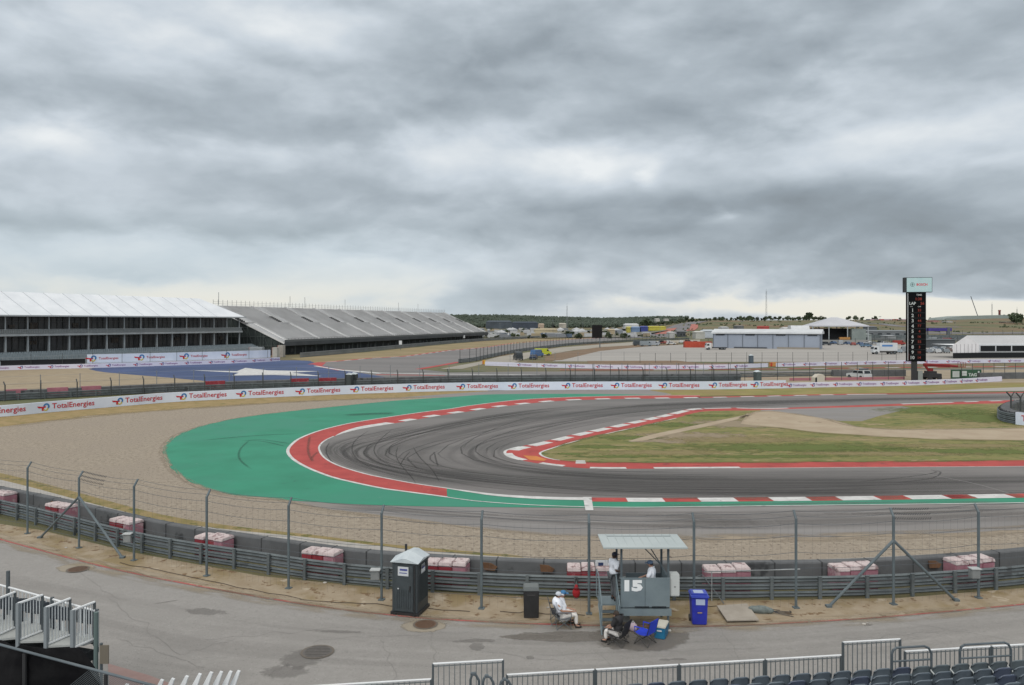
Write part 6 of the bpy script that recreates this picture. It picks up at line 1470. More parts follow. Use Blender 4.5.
# ------------------------------------------------------------------ people
M_skin = mat('skin_light', (.42,.24,.17), (.36,.2,.14), 6, .6); M_skind = mat('skin_dark', (.12,.065,.045), (.1,.055,.04), 6, .6); M_cloth = mat('shirt_white', (.84,.87,.93), (.76,.8,.87), 4, .85, bump=.2, bscale=12)
M_trw = mat('trousers_white', (.78,.76,.73), (.68,.66,.63), 4, .85, bump=.2, bscale=12); M_navy = mat('trousers_navy', (.018,.02,.028), (.03,.032,.04), 4, .85); M_shoe = mat('shoe_black', (.015,.015,.016), None, rough=.6); M_hair = mat('hair_dark', (.03,.02,.015), (.05,.035,.025), 20, .8)
M_capb = mat('cap_blue', A(70,130,180)); M_capw = mat('cap_white', A(214,222,232)); M_eye = mat('eye_dark', (.02,.015,.012), None, rough=.2)
def skin_mesh(name, V_, Ed, Rd, root=0, lv=2):
    me = bpy.data.meshes.new(name); me.from_pydata([tuple(v) for v in V_], Ed, []); o = bpy.data.objects.new(name, me); COL.objects.link(o)
    md = o.modifiers.new('s', 'SKIN'); md.use_smooth_shade = True; md.branch_smoothing = .3
    for i, q in enumerate(Rd): 
        d = me.skin_vertices[0].data[i]; d.radius = q if isinstance(q, tuple) else (q, q); d.use_root = (i == root)
    sb = o.modifiers.new('u', 'SUBSURF'); sb.levels = lv; sb.render_levels = lv
    dg = bpy.context.evaluated_depsgraph_get(); out = bpy.data.meshes.new_from_object(o.evaluated_get(dg)); bpy.data.objects.remove(o); bpy.data.meshes.remove(me)
    out.name = name; out.polygons.foreach_set('use_smooth', [True]*len(out.polygons)); return out
def person(loc, rz, label, J, skin=M_skin, shirt=M_cloth, legs=M_trw, cap=None, hair=M_hair, group=None, fat=1.0):
    """J: joint positions in metres, the figure faces +x"""
    r = E('person', loc, label, 'person', group, rz)
    j = {k: Vector(v) for k, v in J.items()}
    V_ = []; Ed = []; Rd = []; ix = {}
    def av(n, p, rad): ix[n] = len(V_); V_.append(Vector(p)); Rd.append(rad); return ix[n]
    def ed(a, b): Ed.append((ix[a], ix[b]))
    av('hip', j['hip'], (.15*fat, .12*fat)); av('belly', j['hip'].lerp(j['chest'], .5), (.145*fat, .12*fat)); av('chest', j['chest'], (.14*fat, .1*fat)); av('neck', j['neck'], .06)
    hd = (j['head']-j['neck']).normalized(); av('jaw', j['neck']+hd*.09, (.068,.075)); av('skull', j['head'], (.085,.098)); av('crown', j['head']+hd*.085, (.05,.06))
    for a, b in (('hip','belly'),('belly','chest'),('chest','neck'),('neck','jaw'),('jaw','skull'),('skull','crown')): ed(a, b)
    fw_ = Vector((1,0,0)); 
    for s_ in 'LR':
        av('sh'+s_, j['sh'+s_], .05); av('el'+s_, j['el'+s_], .045); av('wr'+s_, j['wr'+s_], .029)
        d = (j['wr'+s_]-j['el'+s_]).normalized(); sd = d.cross(Vector((0,0,1))); sd = sd.normalized() if sd.length > .2 else Vector((0,1,0)); dn = d.cross(sd)
        if dn.z > 0: dn = -dn
        pl = j['wr'+s_]+d*.07; av('pa'+s_, pl, (.036,.02)); ed('chest', 'sh'+s_); ed('sh'+s_, 'el'+s_); ed('el'+s_, 'wr'+s_); ed('wr'+s_, 'pa'+s_)
        for k_ in range(4):
            o_ = (k_-1.5)*.02; l_ = (.072,.082,.078,.062)[k_]
            av('f%d%s' % (k_, s_), pl+d*.035+sd*o_, .0095); av('g%d%s' % (k_, s_), pl+d*(.035+l_*.55)+sd*o_*1.1+dn*.012, .0085); av('h%d%s' % (k_, s_), pl+d*(.035+l_*.8)+sd*o_*1.1+dn*.038, .0075)
            ed('pa'+s_, 'f%d%s' % (k_, s_)); ed('f%d%s' % (k_, s_), 'g%d%s' % (k_, s_)); ed('g%d%s' % (k_, s_), 'h%d%s' % (k_, s_))
        tsd = 1 if s_ == 'L' else -1
        av('t'+s_, j['wr'+s_]+d*.04+sd*.04*tsd+dn*.01, .011); av('u'+s_, j['wr'+s_]+d*.08+sd*.055*tsd+dn*.025, .009); ed('wr'+s_, 't'+s_); ed('t'+s_, 'u'+s_)
        av('hp'+s_, j['hp'+s_], .1*fat); av('kn'+s_, j['kn'+s_], .06); av('an'+s_, j['an'+s_], .042); ft = (j['to'+s_]-j['an'+s_]); av('to'+s_, j['to'+s_], (.04,.03))
        ed('hip', 'hp'+s_); ed('hp'+s_, 'kn'+s_); ed('kn'+s_, 'an'+s_); ed('an'+s_, 'to'+s_)
    b = link('body', skin_mesh('body', V_, Ed, Rd), skin, r)
    # clothes
    sv = [j['hip'].lerp(j['chest'], -.05), j['hip'].lerp(j['chest'], .5), j['chest'], j['neck'].lerp(j['chest'], .35)]; sr = [(.185*fat,.165*fat), (.185*fat,.165*fat), (.215*fat,.17*fat), (.12,.12)]; se = [(0,1),(1,2),(2,3)]
    for s_ in 'LR':
        k_ = len(sv); sv += [j['sh'+s_], j['sh'+s_].lerp(j['el'+s_], .55), j['sh'+s_].lerp(j['el'+s_], .85)]; sr += [.115, .082, .072]; se += [(2,k_),(k_,k_+1),(k_+1,k_+2)]
    sm_ = skin_mesh('shirt', sv, se, sr); bm_ = bmesh.new(); bm_.from_mesh(sm_)
    ex = MB(); ax_ = (j['neck']-j['hip']).normalized(); tm_ = Vector((0,0,1)).rotation_difference(ax_).to_matrix().to_4x4()
    ex.ball((0,0,0), .19*fat, .80, 1.08, 1.15, 14, 9, Matrix.Translation(j['chest']+ax_*.02) @ tm_); ex.ball((0,0,0), .185*fat, .88, .98, 1.1, 14, 9, Matrix.Translation(j['hip'].lerp(j['chest'], .4)) @ tm_)
    em = ex.mesh('tmp'); bm_.from_mesh(em); bm_.to_mesh(sm_); bm_.free(); bpy.data.meshes.remove(em); sm_.polygons.foreach_set('use_smooth', [True]*len(sm_.polygons))
    link('shirt', sm_, shirt, r)
    sv = [j['hip']]; sr = [(.17*fat,.15*fat)]; se = []
    for s_ in 'LR':
        k_ = len(sv); sv += [j['hp'+s_], j['kn'+s_], j['kn'+s_].lerp(j['an'+s_], .92)]; sr += [.115*fat, .08, .06]; se += [(0,k_),(k_,k_+1),(k_+1,k_+2)]
    link('trousers', skin_mesh('trousers', sv, se, sr), legs, r)
    for s_ in 'LR':
        a_, t2 = j['an'+s_], j['to'+s_]; d = (t2-a_); d.z = 0; d = d.normalized() if d.length > .01 else fw_
        base = Vector((a_.x, a_.y, t2.z)); link('shoe', skin_mesh('shoe', [base-d*.05, base+d*.1, base+d*.19], [(0,1),(1,2)], [(.055,.05),(.055,.042),(.045,.032)]), M_shoe, r)
    # head details: the face points along f
    f = Vector(J.get('face', (1,0,0))).normalized(); h0 = j['head']; sd = Vector((0,0,1)).cross(f).normalized(); upv = f.cross(sd)
    MB().ball(h0+f*.093-upv*.01, .016, 1, .8, 1.5, 8, 6).build('nose', skin, b)
    for q in (-1, 1):
        MB().ball(h0+f*.083+sd*.032*q+upv*.018, .011, 1, 1, .8, 8, 6).build('eye', M_eye, b); MB().ball(h0+sd*.088*q, .025, .6, .45, 1.1, 8, 6).build('ear', skin, b)
    MB().box(0,0,0,.01,.045,.009, Matrix.Translation(h0+f*.085-upv*.05) @ Matrix(((f.x,sd.x,upv.x,0),(f.y,sd.y,upv.y,0),(f.z,sd.z,upv.z,0),(0,0,0,1)))).build('mouth', mat('lip', (.3,.1,.09)), b)
    if cap:
        mb = MB(); mb.ball(h0+upv*.045-f*.005, .108, 1.02, .95, .78, 14, 8); mb.build('cap', cap, r, smooth=True)
        mm = Matrix(((f.x,sd.x,upv.x,0),(f.y,sd.y,upv.y,0),(f.z,sd.z,upv.z,0),(0,0,0,1))); mb = MB(); mb.box(0,0,0,.1,.13,.014, Matrix.Translation(h0+upv*.04+f*.135) @ mm); mb.build('cap_brim', cap, r, bevel=.005)
        mb = MB(); mb.ball(h0-f*.03-upv*.0, .092, .9, .95, .8, 12, 7); mb.build('hair', hair, r, smooth=True)
    else:
        mb = MB(); mb.ball(h0+upv*.03-f*.022, .107, 1.0, .93, .95, 14, 8); mb.build('hair', hair, r, smooth=True)
    return r
def seated(lean=-.12, seat=.45, knee=.45, arm='lap', sh=.46):
    zs = seat+.08; t = lean
    J = dict(hip=(0,0,zs+.03), chest=(t*.8,0,zs+.36), neck=(t+.0,0,zs+.53), head=(t+.06,0,zs+.68), face=(1,0,-.15))
    for s_, q in (('L', 1), ('R', -1)):
        J['sh'+s_] = (t+.0, .19*q, zs+.46); J['el'+s_] = (t+.14, .25*q, zs+.20)
        J['wr'+s_] = (.33, .13*q, zs+.14) if arm == 'lap' else (.20, .17*q, zs+.05)
        J['hp'+s_] = (.03, .09*q, zs); J['kn'+s_] = (knee, .11*q, zs+.03); J['an'+s_] = (knee+.0, .11*q, .10); J['to'+s_] = (knee+.15, .12*q, .05)
    return J
def camp_chair(loc, rz, label, fab, frame=M_galv, seat=.42, back=.86, arms=True, group=None):
    r = E('camping_chair', loc, label, 'camping chair', group, rz)
    mb = MB(); n = 6
    for i in range(n):
        x0_, x1_ = -.24+.48*i/n, -.24+.48*(i+1)/n; za, zb = seat-.05*math.sin(math.pi*i/n), seat-.05*math.sin(math.pi*(i+1)/n); mb.add([(x0_,-.25,za),(x1_,-.25,zb),(x1_,.25,zb),(x0_,.25,za),(x0_,-.25,za-.012),(x1_,-.25,zb-.012),(x1_,.25,zb-.012),(x0_,.25,za-.012)], [(0,1,2,3),(4,5,6,7),(0,1,5,4),(2,3,7,6)])
    mb.build('seat', fab, r)
    mb = MB(); mb.add([(-.24,-.25,seat-.02),(-.24,.25,seat-.02),(-.36,.25,back),(-.36,-.25,back),(-.255,-.25,seat-.02),(-.255,.25,seat-.02),(-.375,.25,back),(-.375,-.25,back)], [(0,1,2,3),(4,5,6,7),(0,1,5,4),(1,2,6,5),(2,3,7,6),(3,0,4,7)]); mb.build('backrest', fab, r)
    for y in (-.27, .27):
        MB().tube((-.37,y,back),(-.24,y,seat-.02),.013,5).tube((-.24,y,seat),(.26,y,.02),.013,5).build('leg', frame, r); MB().tube((.24,y,seat+.02),(-.28,y,.02),.013,5).build('leg', frame, r)
        if arms: MB().tube((-.3,y,seat+.2),(.24,y,seat+.18),.022,5).tube((.24,y,seat+.18),(.24,y,seat),.012,5).build('armrest', fab, r)
    for x in (-.27, .25): MB().tube((x,-.27,.03),(x,.27,seat-.05),.011,5).tube((x,.27,.03),(x,-.27,seat-.05),.011,5).build('cross_brace', frame, r)
    return r
# two marshals seated side by side, facing right
g_ = Vector(G(563.5, 627.3))
camp_chair((g_.x, g_.y, 0), R(4), 'grey folding chair under the seated marshal in the white cap', mat('chair_grey', A(130,134,140), A(112,116,122), 3))
person((g_.x-.02, g_.y, 0), R(4), 'person in white shirt, white trousers and white cap sitting with hands on lap', seated(-.22, .38, .46), cap=M_capw, fat=1.2)
g2 = g_+Vector((-.16, .42))
camp_chair((g2.x, g2.y, 0), R(2), 'dark folding chair under the far seated marshal in the blue cap', mat('chair_dark', A(70,72,78), None))
person((g2.x, g2.y, 0), R(2), 'person in blue cap and white overalls sitting behind the white-capped one', seated(.12, .28, .40), cap=M_capb, fat=.9)
# marshal standing on the stand landing
J = dict(hip=(0,0,.92), chest=(.01,0,1.28), neck=(.0,0,1.46), head=(.05,0,1.6), face=(.9,.2,-.1))
for s_, q in (('L', 1), ('R', -1)):
    J['sh'+s_] = (.0, .19*q, 1.39); J['el'+s_] = (-.02, .25*q, 1.12); J['wr'+s_] = (.2, .1*q, 1.04); J['hp'+s_] = (0, .09*q, .88); J['kn'+s_] = (.03, .11*q, .48); J['an'+s_] = (0, .11*q, .09); J['to'+s_] = (.16, .13*q, .05)
person((SX-.12, SY+.85, .78), R(20), 'standing person in white shirt and grey trousers at the top of the stand steps', J, M_skind, M_cloth, mat('trousers_grey', A(104,108,112), A(90,94,98), 4), mat('cap_navy', (.04,.045,.07)))
person((SX+1.18, SY+.62, .78), R(160), 'person in white shirt and blue-grey cap seated inside the numbered stand', seated(-.04, .62, .34), M_skin, M_cloth, M_navy, mat('cap_slate', A(96,120,150)))
# person in the black chair, leaning forward, seen from behind
g_ = Vector(G(618.5, 645.5))
camp_chair((g_.x, g_.y+.1, 0), R(146), 'black folding chair in front of the stand, occupied and turned left', mat('chair_black', (.02,.02,.022), (.03,.03,.032), 4), M_blk, .36, .84)
Jb = seated(.0, .32, .40); Jb['head'] = (.08, 0, .98); Jb['neck'] = (.0, 0, .87)
Jb = {k: ((v[0], v[1], v[2]) if k == 'face' else v) for k, v in Jb.items()}
person((g_.x, g_.y+.1, 0), R(146), 'person in dark top and white trousers slumped in the black chair, turned away', Jb, M_skin, mat('shirt_black', (.02,.02,.022), (.03,.03,.034), 4), M_trw, None, M_hair)
# blue chair and cool box
g_ = Vector(G(645.5, 645)); camp_chair((g_.x, g_.y+.1, 0), R(138), 'empty bright blue folding chair beside the cool box', mat('chair_blue', A(40,70,210,1.0), A(34,60,190,1.0), 3, .6), M_blk, .42, .88)
g_ = Vector(G(662, 637.5)); r = E('cool_box', (g_.x, g_.y+.12, 0), 'teal blue cool box with cream lid at the foot of the stand', 'cool box', rz=R(68))
MB().box(0,0,.2,.62,.36,.38,tx=1.04,ty=1.06).build('body', mat('cool_teal', A(40,120,160,1.1), A(34,108,148,1.1), 3, .45), r, bevel=.02); MB().box(0,0,.42,.66,.4,.07).build('lid', mat('cool_lid', A(226,222,208)), r, bevel=.02)
for x in (-.34, .34): MB().box(x,0,.3,.03,.16,.04).build('handle', M_wht, r)
MB().box(0,.2,.36,.06,.02,.05).build('latch', M_blk, r)
g_ = Vector(G(634, 634)); r = E('white_bag', (g_.x, g_.y+.2, 0), 'small pinkish-white carrier bag between the black and blue chairs', 'bag'); mb = MB(); mb.ball((0,0,.16), .16, 1, .7, 1.0, 10, 7); mb.build('bag_body', mat('bag_pale', A(214,196,206), A(196,178,190), 6), r, smooth=True); MB().pipe([(-.06,0,.3),(0,0,.38),(.06,0,.3)], .01).build('handle', M_wht, r)
# ------------------------------------------------------------------ grandstand in front of the camera
RP = Vector((-6.3, 18.3)); RT = Vector((13.7+6.3, 20.9-18.3)).normalized(); RN = Vector((RT.y, -RT.x))   # RN points back to the camera
ZD = 1.09
def rail_pt(px):
    # point of the rail line on a bearing
    k = (px-512)/F; s_ = (k*RP.y-RP.x)/(RT.x-k*RT.y); return RP+RT*s_, s_
ra = math.atan2(RT.y, RT.x)
M_rail = mat('rail_alu', A(150,156,158), A(136,142,144), 2, .5, .3); M_railt = mat('rail_top', (.72,.74,.75), (.64,.66,.67), 2, .5); M_railp = mat('rail_post', A(92,100,104), None, rough=.6)
fr = E('grandstand_railing', (RP.x, RP.y, ZD), 'silver baluster railing along the front of the near grandstand', 'railing', rz=ra)
def loc_s(px): return rail_pt(px)[1]
segs = [(244,431,0),(433,503,.37),(507,594,0),(596,678,0),(680,764,0),(766,841,0),(843,900,.33),(905,990,0),(992,1080,0),(1082,1180,0),(60,150,0),(150,242,0)]
for a_, b_, up_ in segs:
    s0, s1 = loc_s(a_), loc_s(b_)
    if up_:
        r = E('gate_panel', (RP.x+RT.x*s0, RP.y+RT.y*s0, ZD), f'taller baluster gate panel in the front railing, {"left of the seats" if a_ < 600 else "above the dark seats on the right"}', 'gate panel', 'gate panels in the front railing', ra); w = s1-s0; ox = 0
    else: r = fr; w = s1-s0; ox = s0
    h_ = 1.08+up_
    MB().tube((ox,0,h_),(ox+w,0,h_),.028,6).build('top_rail', M_railt, r); 
    mb = MB(); n = max(3, int(w/.125)); z0_ = .1
    for i in range(1, n): x = ox+w*i/n; mb.box(x,0,(h_+z0_)/2,.02,.02,h_-z0_)
    mb.box(ox+w/2,0,z0_,w,.03,.03); mb.box(ox+w/2,.0,h_-.06,w,.025,.02); mb.build('baluster_panel', M_rail, r)
    for x in (ox, ox+w): MB().box(x,-.0,h_/2-.1,.05,.05,h_+.2).build('post', M_railp, r)
# concrete front deck
A_, B_ = RP-RT*6, RP+RT*34
dk = E('grandstand_deck', (RP.x, RP.y, 0), 'stepped grey deck of the near grandstand below the seats', 'grandstand', rz=ra)
mb = MB(); mb.box(14, -.45, ZD/2, 44, 1.3, ZD)
for k_ in range(9): mb.box(14, -1.1-.75*k_-.375, (ZD+.57+.2*k_)/2, 44, .75, ZD+.57+.2*k_)
mb.build('steps', mat('deck_alu', A(128,132,134), A(112,116,118), 1, .6), dk)
# seats
M_seat = mat('seat_slate', A(120,132,142), A(104,116,127), 3, .38); M_seat2 = mat('seat_navy', A(100,110,132), A(88,98,118), 3, .38); M_seat3 = mat('seat_pale2', A(120,132,138), A(106,118,124), 3, .5); M_sup = mat('seat_under', A(46,54,64), None, rough=.6)
def seat_meshes():
    mb = MB(); n = 8; vs = []
    for side in (0, 1):
        for i in range(n+1):
            u = -1+2*i/n; x = .225*u; cy = .05*(u*u)       # wraps forward at the sides
            for z, tl in ((.42, 0), (.62, -.035), (.80-.05*abs(u)**4, -.075), (.845-.10*abs(u)**4, -.10)):
                vs.append((x, cy+tl*1.0+(-.03 if side else 0), z))
    k = 4; m = (n+1)*k; fs = []
    for i in range(n):
        for q in range(k-1): a = i*k+q; fs += [(a, a+1, a+k+1, a+k), (m+a, m+a+k, m+a+k+1, m+a+1)]
        a = i*k+k-1; fs.append((a, m+a, m+a+k, a+k)); a = i*k; fs.append((a, a+k, m+a+k, m+a))
    for q in range(k-1): fs += [(q, m+q, m+q+1, q+1), (n*k+q, n*k+q+1, m+n*k+q+1, m+n*k+q)]
    mb.add(vs, fs); bk = mb
    pan = MB(); pan.box(0,.17,.44,.43,.36,.05); 
    leg = MB(); leg.box(0,.05,.2,.06,.06,.42).box(0,.12,.4,.3,.22,.03)
    return bk, pan, leg
bk, pan, leg = seat_meshes()
SG_ = 'rows of plastic seats in the near grandstand'
def seat_proto(m, lab, folded=False):
    r = E('stadium_seat', (0,0,0), lab, 'stadium seat', SG_); a = bk.mesh('backrest', m, bevel=.006, smooth=True)
    link('backrest', a, None, r)
    if folded: p_ = MB().box(0,.05,.66,.43,.05,.36,).mesh('seat_pan', m, bevel=.015)
    else: p_ = pan.mesh('seat_pan', m, bevel=.015)
    link('seat_pan', p_, None, r); link('bracket', leg.mesh('bracket', M_sup), None, r); return r
LB = 'slate grey plastic seat in the overlapping rows at the bottom right'; LB2 = 'navy tinted plastic seat among the slate ones at the bottom right'; LB3 = 'paler grey seat with a white side bracket in the first row behind the tube rails'
protos = [seat_proto(M_seat, LB), seat_proto(M_seat2, LB2), seat_proto(M_seat3, LB3)]
MB().tube((.24,.06,.72),(.34,-.22,.5),.022,5).build('side_bracket', mat('bracket_white', A(206,212,212)), protos[2])
usedp = [False]*3; rd = random.Random(12); placed = []
for row in range(6):
    off = 1.45+.75*row; zf = ZD+.57+.2*row
    for i in range(-4, 64):
        s_ = 9.0+.512*i+(.0 if row % 2 == 0 else .0); p = RP+RT*s_+RN*off
        px, py = proj(p.x, p.y, zf+.85)
        if py > 693 or px < 560 or px > 1060: continue
        k_ = 2 if (row == 0 and px > 915) else (1 if rd.random() < .13 else 0)
        if row == 0 and px < 700 and False: continue
        placed.append((row, px, p, zf, k_))
ORD = 'first second third fourth fifth sixth'.split()
for row in range(6):
    rw_ = sorted([q for q in placed if q[0] == row], key=lambda q: -q[1])
    for j_, (_, px, p, zf, k_) in enumerate(rw_):
        lab = f"{['slate grey','navy tinted','pale bracketed'][k_]} seat number {j_+1} from the right edge, {ORD[row]} row behind the railing"
        if not usedp[k_]: o = protos[k_]; usedp[k_] = True; o.location = (p.x, p.y, zf); o.rotation_euler = (0, 0, ra)
        else: o = dup(protos[k_], (p.x, p.y, zf), ra+rd.uniform(-.02, .02))
        o['label'] = lab
for k_ in range(3):
    if not usedp[k_]:
        for c in list(protos[k_].children): bpy.data.objects.remove(c)
        bpy.data.objects.remove(protos[k_])
# tube handrails in the aisles
M_tube = mat('tube_grey', A(112,122,128), A(98,108,114), 2, .5, .3)
def tube_rail(px0, px1, ytop, d, label, mid=True, along=None):
    z = H-(ytop-HZ)*d/F; x0_, x1_ = P(px0, d), P(px1, d); w = x1_-x0_; r = E('tube_handrail', (x0_, d, 0), label, 'handrail', 'tube handrails in the near grandstand', ra)
    pts = [(0,0,1.3),(0,0,z-.14),(.03,0,z-.05),(.12,0,z),(w-.2,0,z),(w-.08,0,z-.05),(w-.01,0,z-.18),(w,0,1.3)]
    MB().pipe(pts, .028, 8).build('tube', M_tube, r)
    if mid: MB().tube((0,0,z-.33),(w,0,z-.33),.024,8).build('mid_rail', M_tube, r)
tube_rail(892, 935, 648, 19.0, 'looped grey tube handrail in front of the first seats, left one'); tube_rail(960, 1016.5, 645, 19.0, 'looped grey tube handrail in front of the first seats, right one')
for i, (px0, px1, yt) in enumerate([(470.5,479.5,673.2),(483,494,675.5),(500,512,679)]): tube_rail(px0, px1, yt, 17.6-.35*i, f'small tube hoop by the left gate panel, {["first","middle","last"][i]} of three', False)
# ------------------------------------------------------------------ bottom-left platform
def PXZ(px, py, d): return Vector((P(px, d), d, H-(py-HZ)*d/F))
pf = E('viewing_platform', (P(0, 20), 20, 0), 'raised aluminium viewing platform with barred divider panels at the bottom left', 'platform')
L0 = Vector(pf.location)
zf = 2.70
def PZ(px, py, z): return Vector(G(px, py, z)+(z,))
T0, T1 = PZ(-70, 566, 3.45), PZ(98, 611.5, 3.45)
M_al2 = mat('rail_bright', (.62,.65,.66), (.54,.57,.58), 2, .5)
def wbuild(mb, name, m, parent=pf, **k): return mb.build(name, m, parent, world=True, **k)
mb = MB(); n = 44
for i in range(n+1): p = T0.lerp(T1, i/n); mb.box(p.x, p.y, 3.0, .022, .022, .9)
wbuild(mb, 'baluster_panel', M_al2); wbuild(MB().tube(T0, T1, .028, 6), 'top_rail', M_railt)
wbuild(MB().tube(T0-Vector((0,0,.85)), T1-Vector((0,0,.85)), .025, 6), 'bottom_rail', M_railp)
for px in (-40, 8, 52, 97):
    f = min(range(401), key=lambda i: abs(proj(*T0.lerp(T1, i/400))[0]-px))/400; p = T0.lerp(T1, f)
    wbuild(MB().box(p.x, p.y, 2.95+(.2 if px == 8 else 0), .07, .07, 1.1+(.4 if px == 8 else 0)), 'post', M_railp)
cols_ = []
for fx, fy, nx, ny in [(-40,586,-66,597),(-13,589,-38,600),(15,592,-10,602),(42.5,595,18,603.5),(70,598.5,46,607.5),(94.5,602,72.5,610.5)]:
    a_, b_ = PZ(fx, fy, 3.66), PZ(nx, ny, 3.66); cols_.append((a_, b_))
    wbuild(MB().tube(a_, b_, .032, 6), 'divider_rail', M_railt)
    mb = MB()
    for k_ in range(1, 8): c = a_.lerp(b_, k_/8); mb.box(c.x, c.y, 3.17, .019, .019, .95)
    wbuild(mb, 'divider_panel', M_al2)
    wbuild(MB().tube(a_-Vector((0,0,.93)), b_-Vector((0,0,.93)), .03, 6), 'divider_foot', M_railt)
    wbuild(MB().box(b_.x, b_.y, 3.05, .085, .085, 1.25), 'post', mat('post_mid', A(150,158,162)), bevel=.008); wbuild(MB().box(a_.x, a_.y, 3.1, .05, .05, 1.1), 'post', M_railp)
M_fl = mat('floor_alu', A(190,194,192), A(176,180,178), 2, .6)
for (a1, b1), (a2, b2) in zip(cols_, cols_[1:]):
    def dz_(v, z): return Vector((v.x, v.y, z))
    nb = b1.lerp(b2, .0); e = [dz_(b1, zf), dz_(b1.lerp(b2, .98).lerp(a2, .35), zf), dz_(a2, zf), dz_(a1, zf)]
    ex_ = .9 if a2.x < -11.5 else .0
    e = [dz_(b1, zf), dz_(a2.lerp(b2, .45), zf), dz_(a2+(a2-b2)*ex_, zf), dz_(a1+(a1-b1)*.9, zf)]
    e2 = [v-Vector((0,0,.05)) for v in e]
    wbuild(MB().add(e+e2, [(0,1,2,3),(4,5,6,7),(0,1,5,4),(1,2,6,5),(2,3,7,6),(3,0,4,7)]), 'floor', M_fl)
    e = [dz_(b1, zf-.25), dz_(b2, zf-.25), dz_(a2, zf-.25), dz_(a1, zf-.25)]; e2 = [v-Vector((0,0,.25)) for v in e]
    wbuild(MB().add(e+e2, [(0,1,2,3),(4,5,6,7),(0,1,5,4),(1,2,6,5),(2,3,7,6),(3,0,4,7)]), 'underfloor_shade', M_dark)  # solid dark block stands in for the shade beneath the floor
    for k_ in range(3):
        c = a1.lerp(a2, (k_+.5)/3*(1 if ex_ else .75))+(a1-b1)*(.5 if ex_ else .3); wbuild(MB().box(c.x, c.y, 3.16, .30, .06, .34).box(c.x, c.y+.02, 2.86, .05, .05, .34), 'seat', M_sup, bevel=.01)
for a_, b_ in cols_:
    for q in (a_, b_): wbuild(MB().tube((q.x, q.y, 0), (q.x, q.y, zf-.5), .05, 6), 'leg', M_railp)
# steel sign pole at the platform corner
q = PZ(99.5, 612, 4.15); r = E('sign_pole', (q.x, q.y-.15, 0), 'grey-green pole with small brown notice beside the platform corner', 'sign')
MB().tube((0,0,0),(0,0,4.2),.05,8).build('pole', mat('pole_green', A(106,124,122)), r); MB().box(.2,-.02,3.25,.2,.03,.42).build('notice', mat('notice_brown', A(128,120,106)), r); MB().tube((.12,0,0),(.12,0,3.5),.035,6).build('second_pole', M_railp, r)
# chain-link fence with black screen in front
C0, C1 = PXZ(-70, 626, 13.4), PXZ(178, 692, 12.4)
cf = E('chain_link_fence', (C0.x, C0.y, 0), 'chain-link fence with silver top pipe crossing the bottom-left corner', 'fence')
C0p = PXZ(-60, 628, 13.4)
wbuild(MB().tube(C0, C1, .022, 8), 'top_rail', M_tube, cf)
cd = (C1-C0)
mb = MB(); N_ = 130; w_ = .0035
for i in range(86, N_):
    for sgn in (1, -1):
        a_ = i/N_; b_ = a_+sgn*.14
        pa, pb = C0.lerp(C1, min(1, max(0, a_))), C0.lerp(C1, min(1, max(0, b_)))
        L_ = abs(min(1, max(0, b_))-min(1, max(0, a_)))/.14*.62
        if L_ > .02: mb.tube(pa-Vector((0,0,.02)), pb-Vector((0,0,.02+L_)), w_, 3)
        if L_ > .02: mb.tube(pa-Vector((0,0,.64)), pb-Vector((0,0,.64+L_)), w_, 3)
wbuild(mb, 'wire_mesh', M_galv, cf)
for f in (.02, .40, .725, .98): p = C0.lerp(C1, f); wbuild(MB().tube((p.x, p.y, 0), (p.x, p.y, p.z-.03), .035, 8), 'post', M_blk, cf)
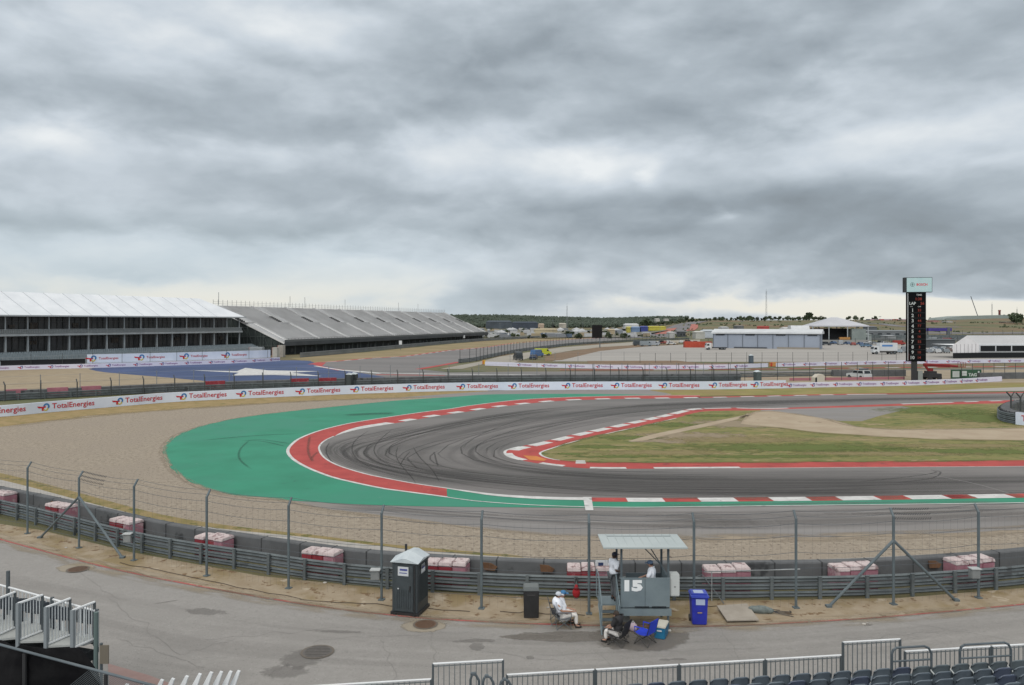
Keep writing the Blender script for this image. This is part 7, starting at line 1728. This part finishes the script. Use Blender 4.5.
# black screening cloth sagging behind the pipe
sc_ = E('screen_cloth', (C0.x, C0.y, 0), 'black screening cloth hung over the chain-link fence at the bottom left', 'cloth')
pts = [(-70,622),(0,643),(16,648),(22,644),(50,645.5),(76,648),(80,652),(88,664),(95,676),(98,692)]
top = [PXZ(a_, b_, 13.25-.3*max(0, (a_)/100)) for a_, b_ in pts]; mb = MB(); rows_ = 7; vs = []
for t_ in top:
    for k_ in range(rows_): f = k_/(rows_-1); vs.append((t_.x, t_.y-.25*math.sin(f*5+t_.x*3)*.5-.1*f, t_.z-1.7*f))
mb.add(vs, [(i*rows_+k_, i*rows_+k_+1, (i+1)*rows_+k_+1, (i+1)*rows_+k_) for i in range(len(top)-1) for k_ in range(rows_-1)])
o = mb.build('cloth', mat('black_cloth', (.007,.007,.008), (.016,.016,.017), 2, 1.0), sc_, world=True, smooth=True)
MATS['black_cloth'].node_tree.nodes['Principled BSDF'].inputs['Specular IOR Level'].default_value = .08
so_ = o.modifiers.new('thick', 'SOLIDIFY'); so_.thickness = .01
# row of white fin-like pickets at the bottom
r = E('picket_rail', (*G(200, 700), 0), 'row of white slanting pickets at the bottom edge left of the railing', 'railing'); 
for i, (px, yt) in enumerate([(125,684.5),(144,683),(160,680),(171,678.8),(185,676.3),(198,674),(209.5,672.4),(219.5,671.8),(229,671.5),(237,671)]):
    d = 15.4+.16*i; t1 = PXZ(px, yt, d); t2 = PXZ(px-8, yt+15, d-.1)
    mb = MB(); mb.add([t1, t1+Vector((.06,0,-.02)), t2+Vector((.12,0,-.02)), t2, t1+Vector((.0,.06,0)), t1+Vector((.06,.06,-.02)), t2+Vector((.12,.06,-.02)), t2+Vector((0,.06,0))], [(0,1,2,3),(4,5,6,7),(0,1,5,4),(1,2,6,5),(2,3,7,6),(3,0,4,7)]); mb.build('picket', M_railt, r, world=True)
a_, b_ = PXZ(117, 699, 15.3), PXZ(232, 686, 16.8); MB().tube(a_, b_, .03, 6).build('base_rail', M_rail, r, world=True)
for q in (a_, b_): MB().tube((q.x, q.y, 0), q, .03, 6).build('leg', M_rail, r, world=True)
# red kerb glimpsed under the fence
sheet('red_kerb_edge', [G(*p) for p in [(108,664),(150,676),(190,692),(110,700)]], 4, mat('kerb_pink', A(168,142,136), A(158,130,124), 2))
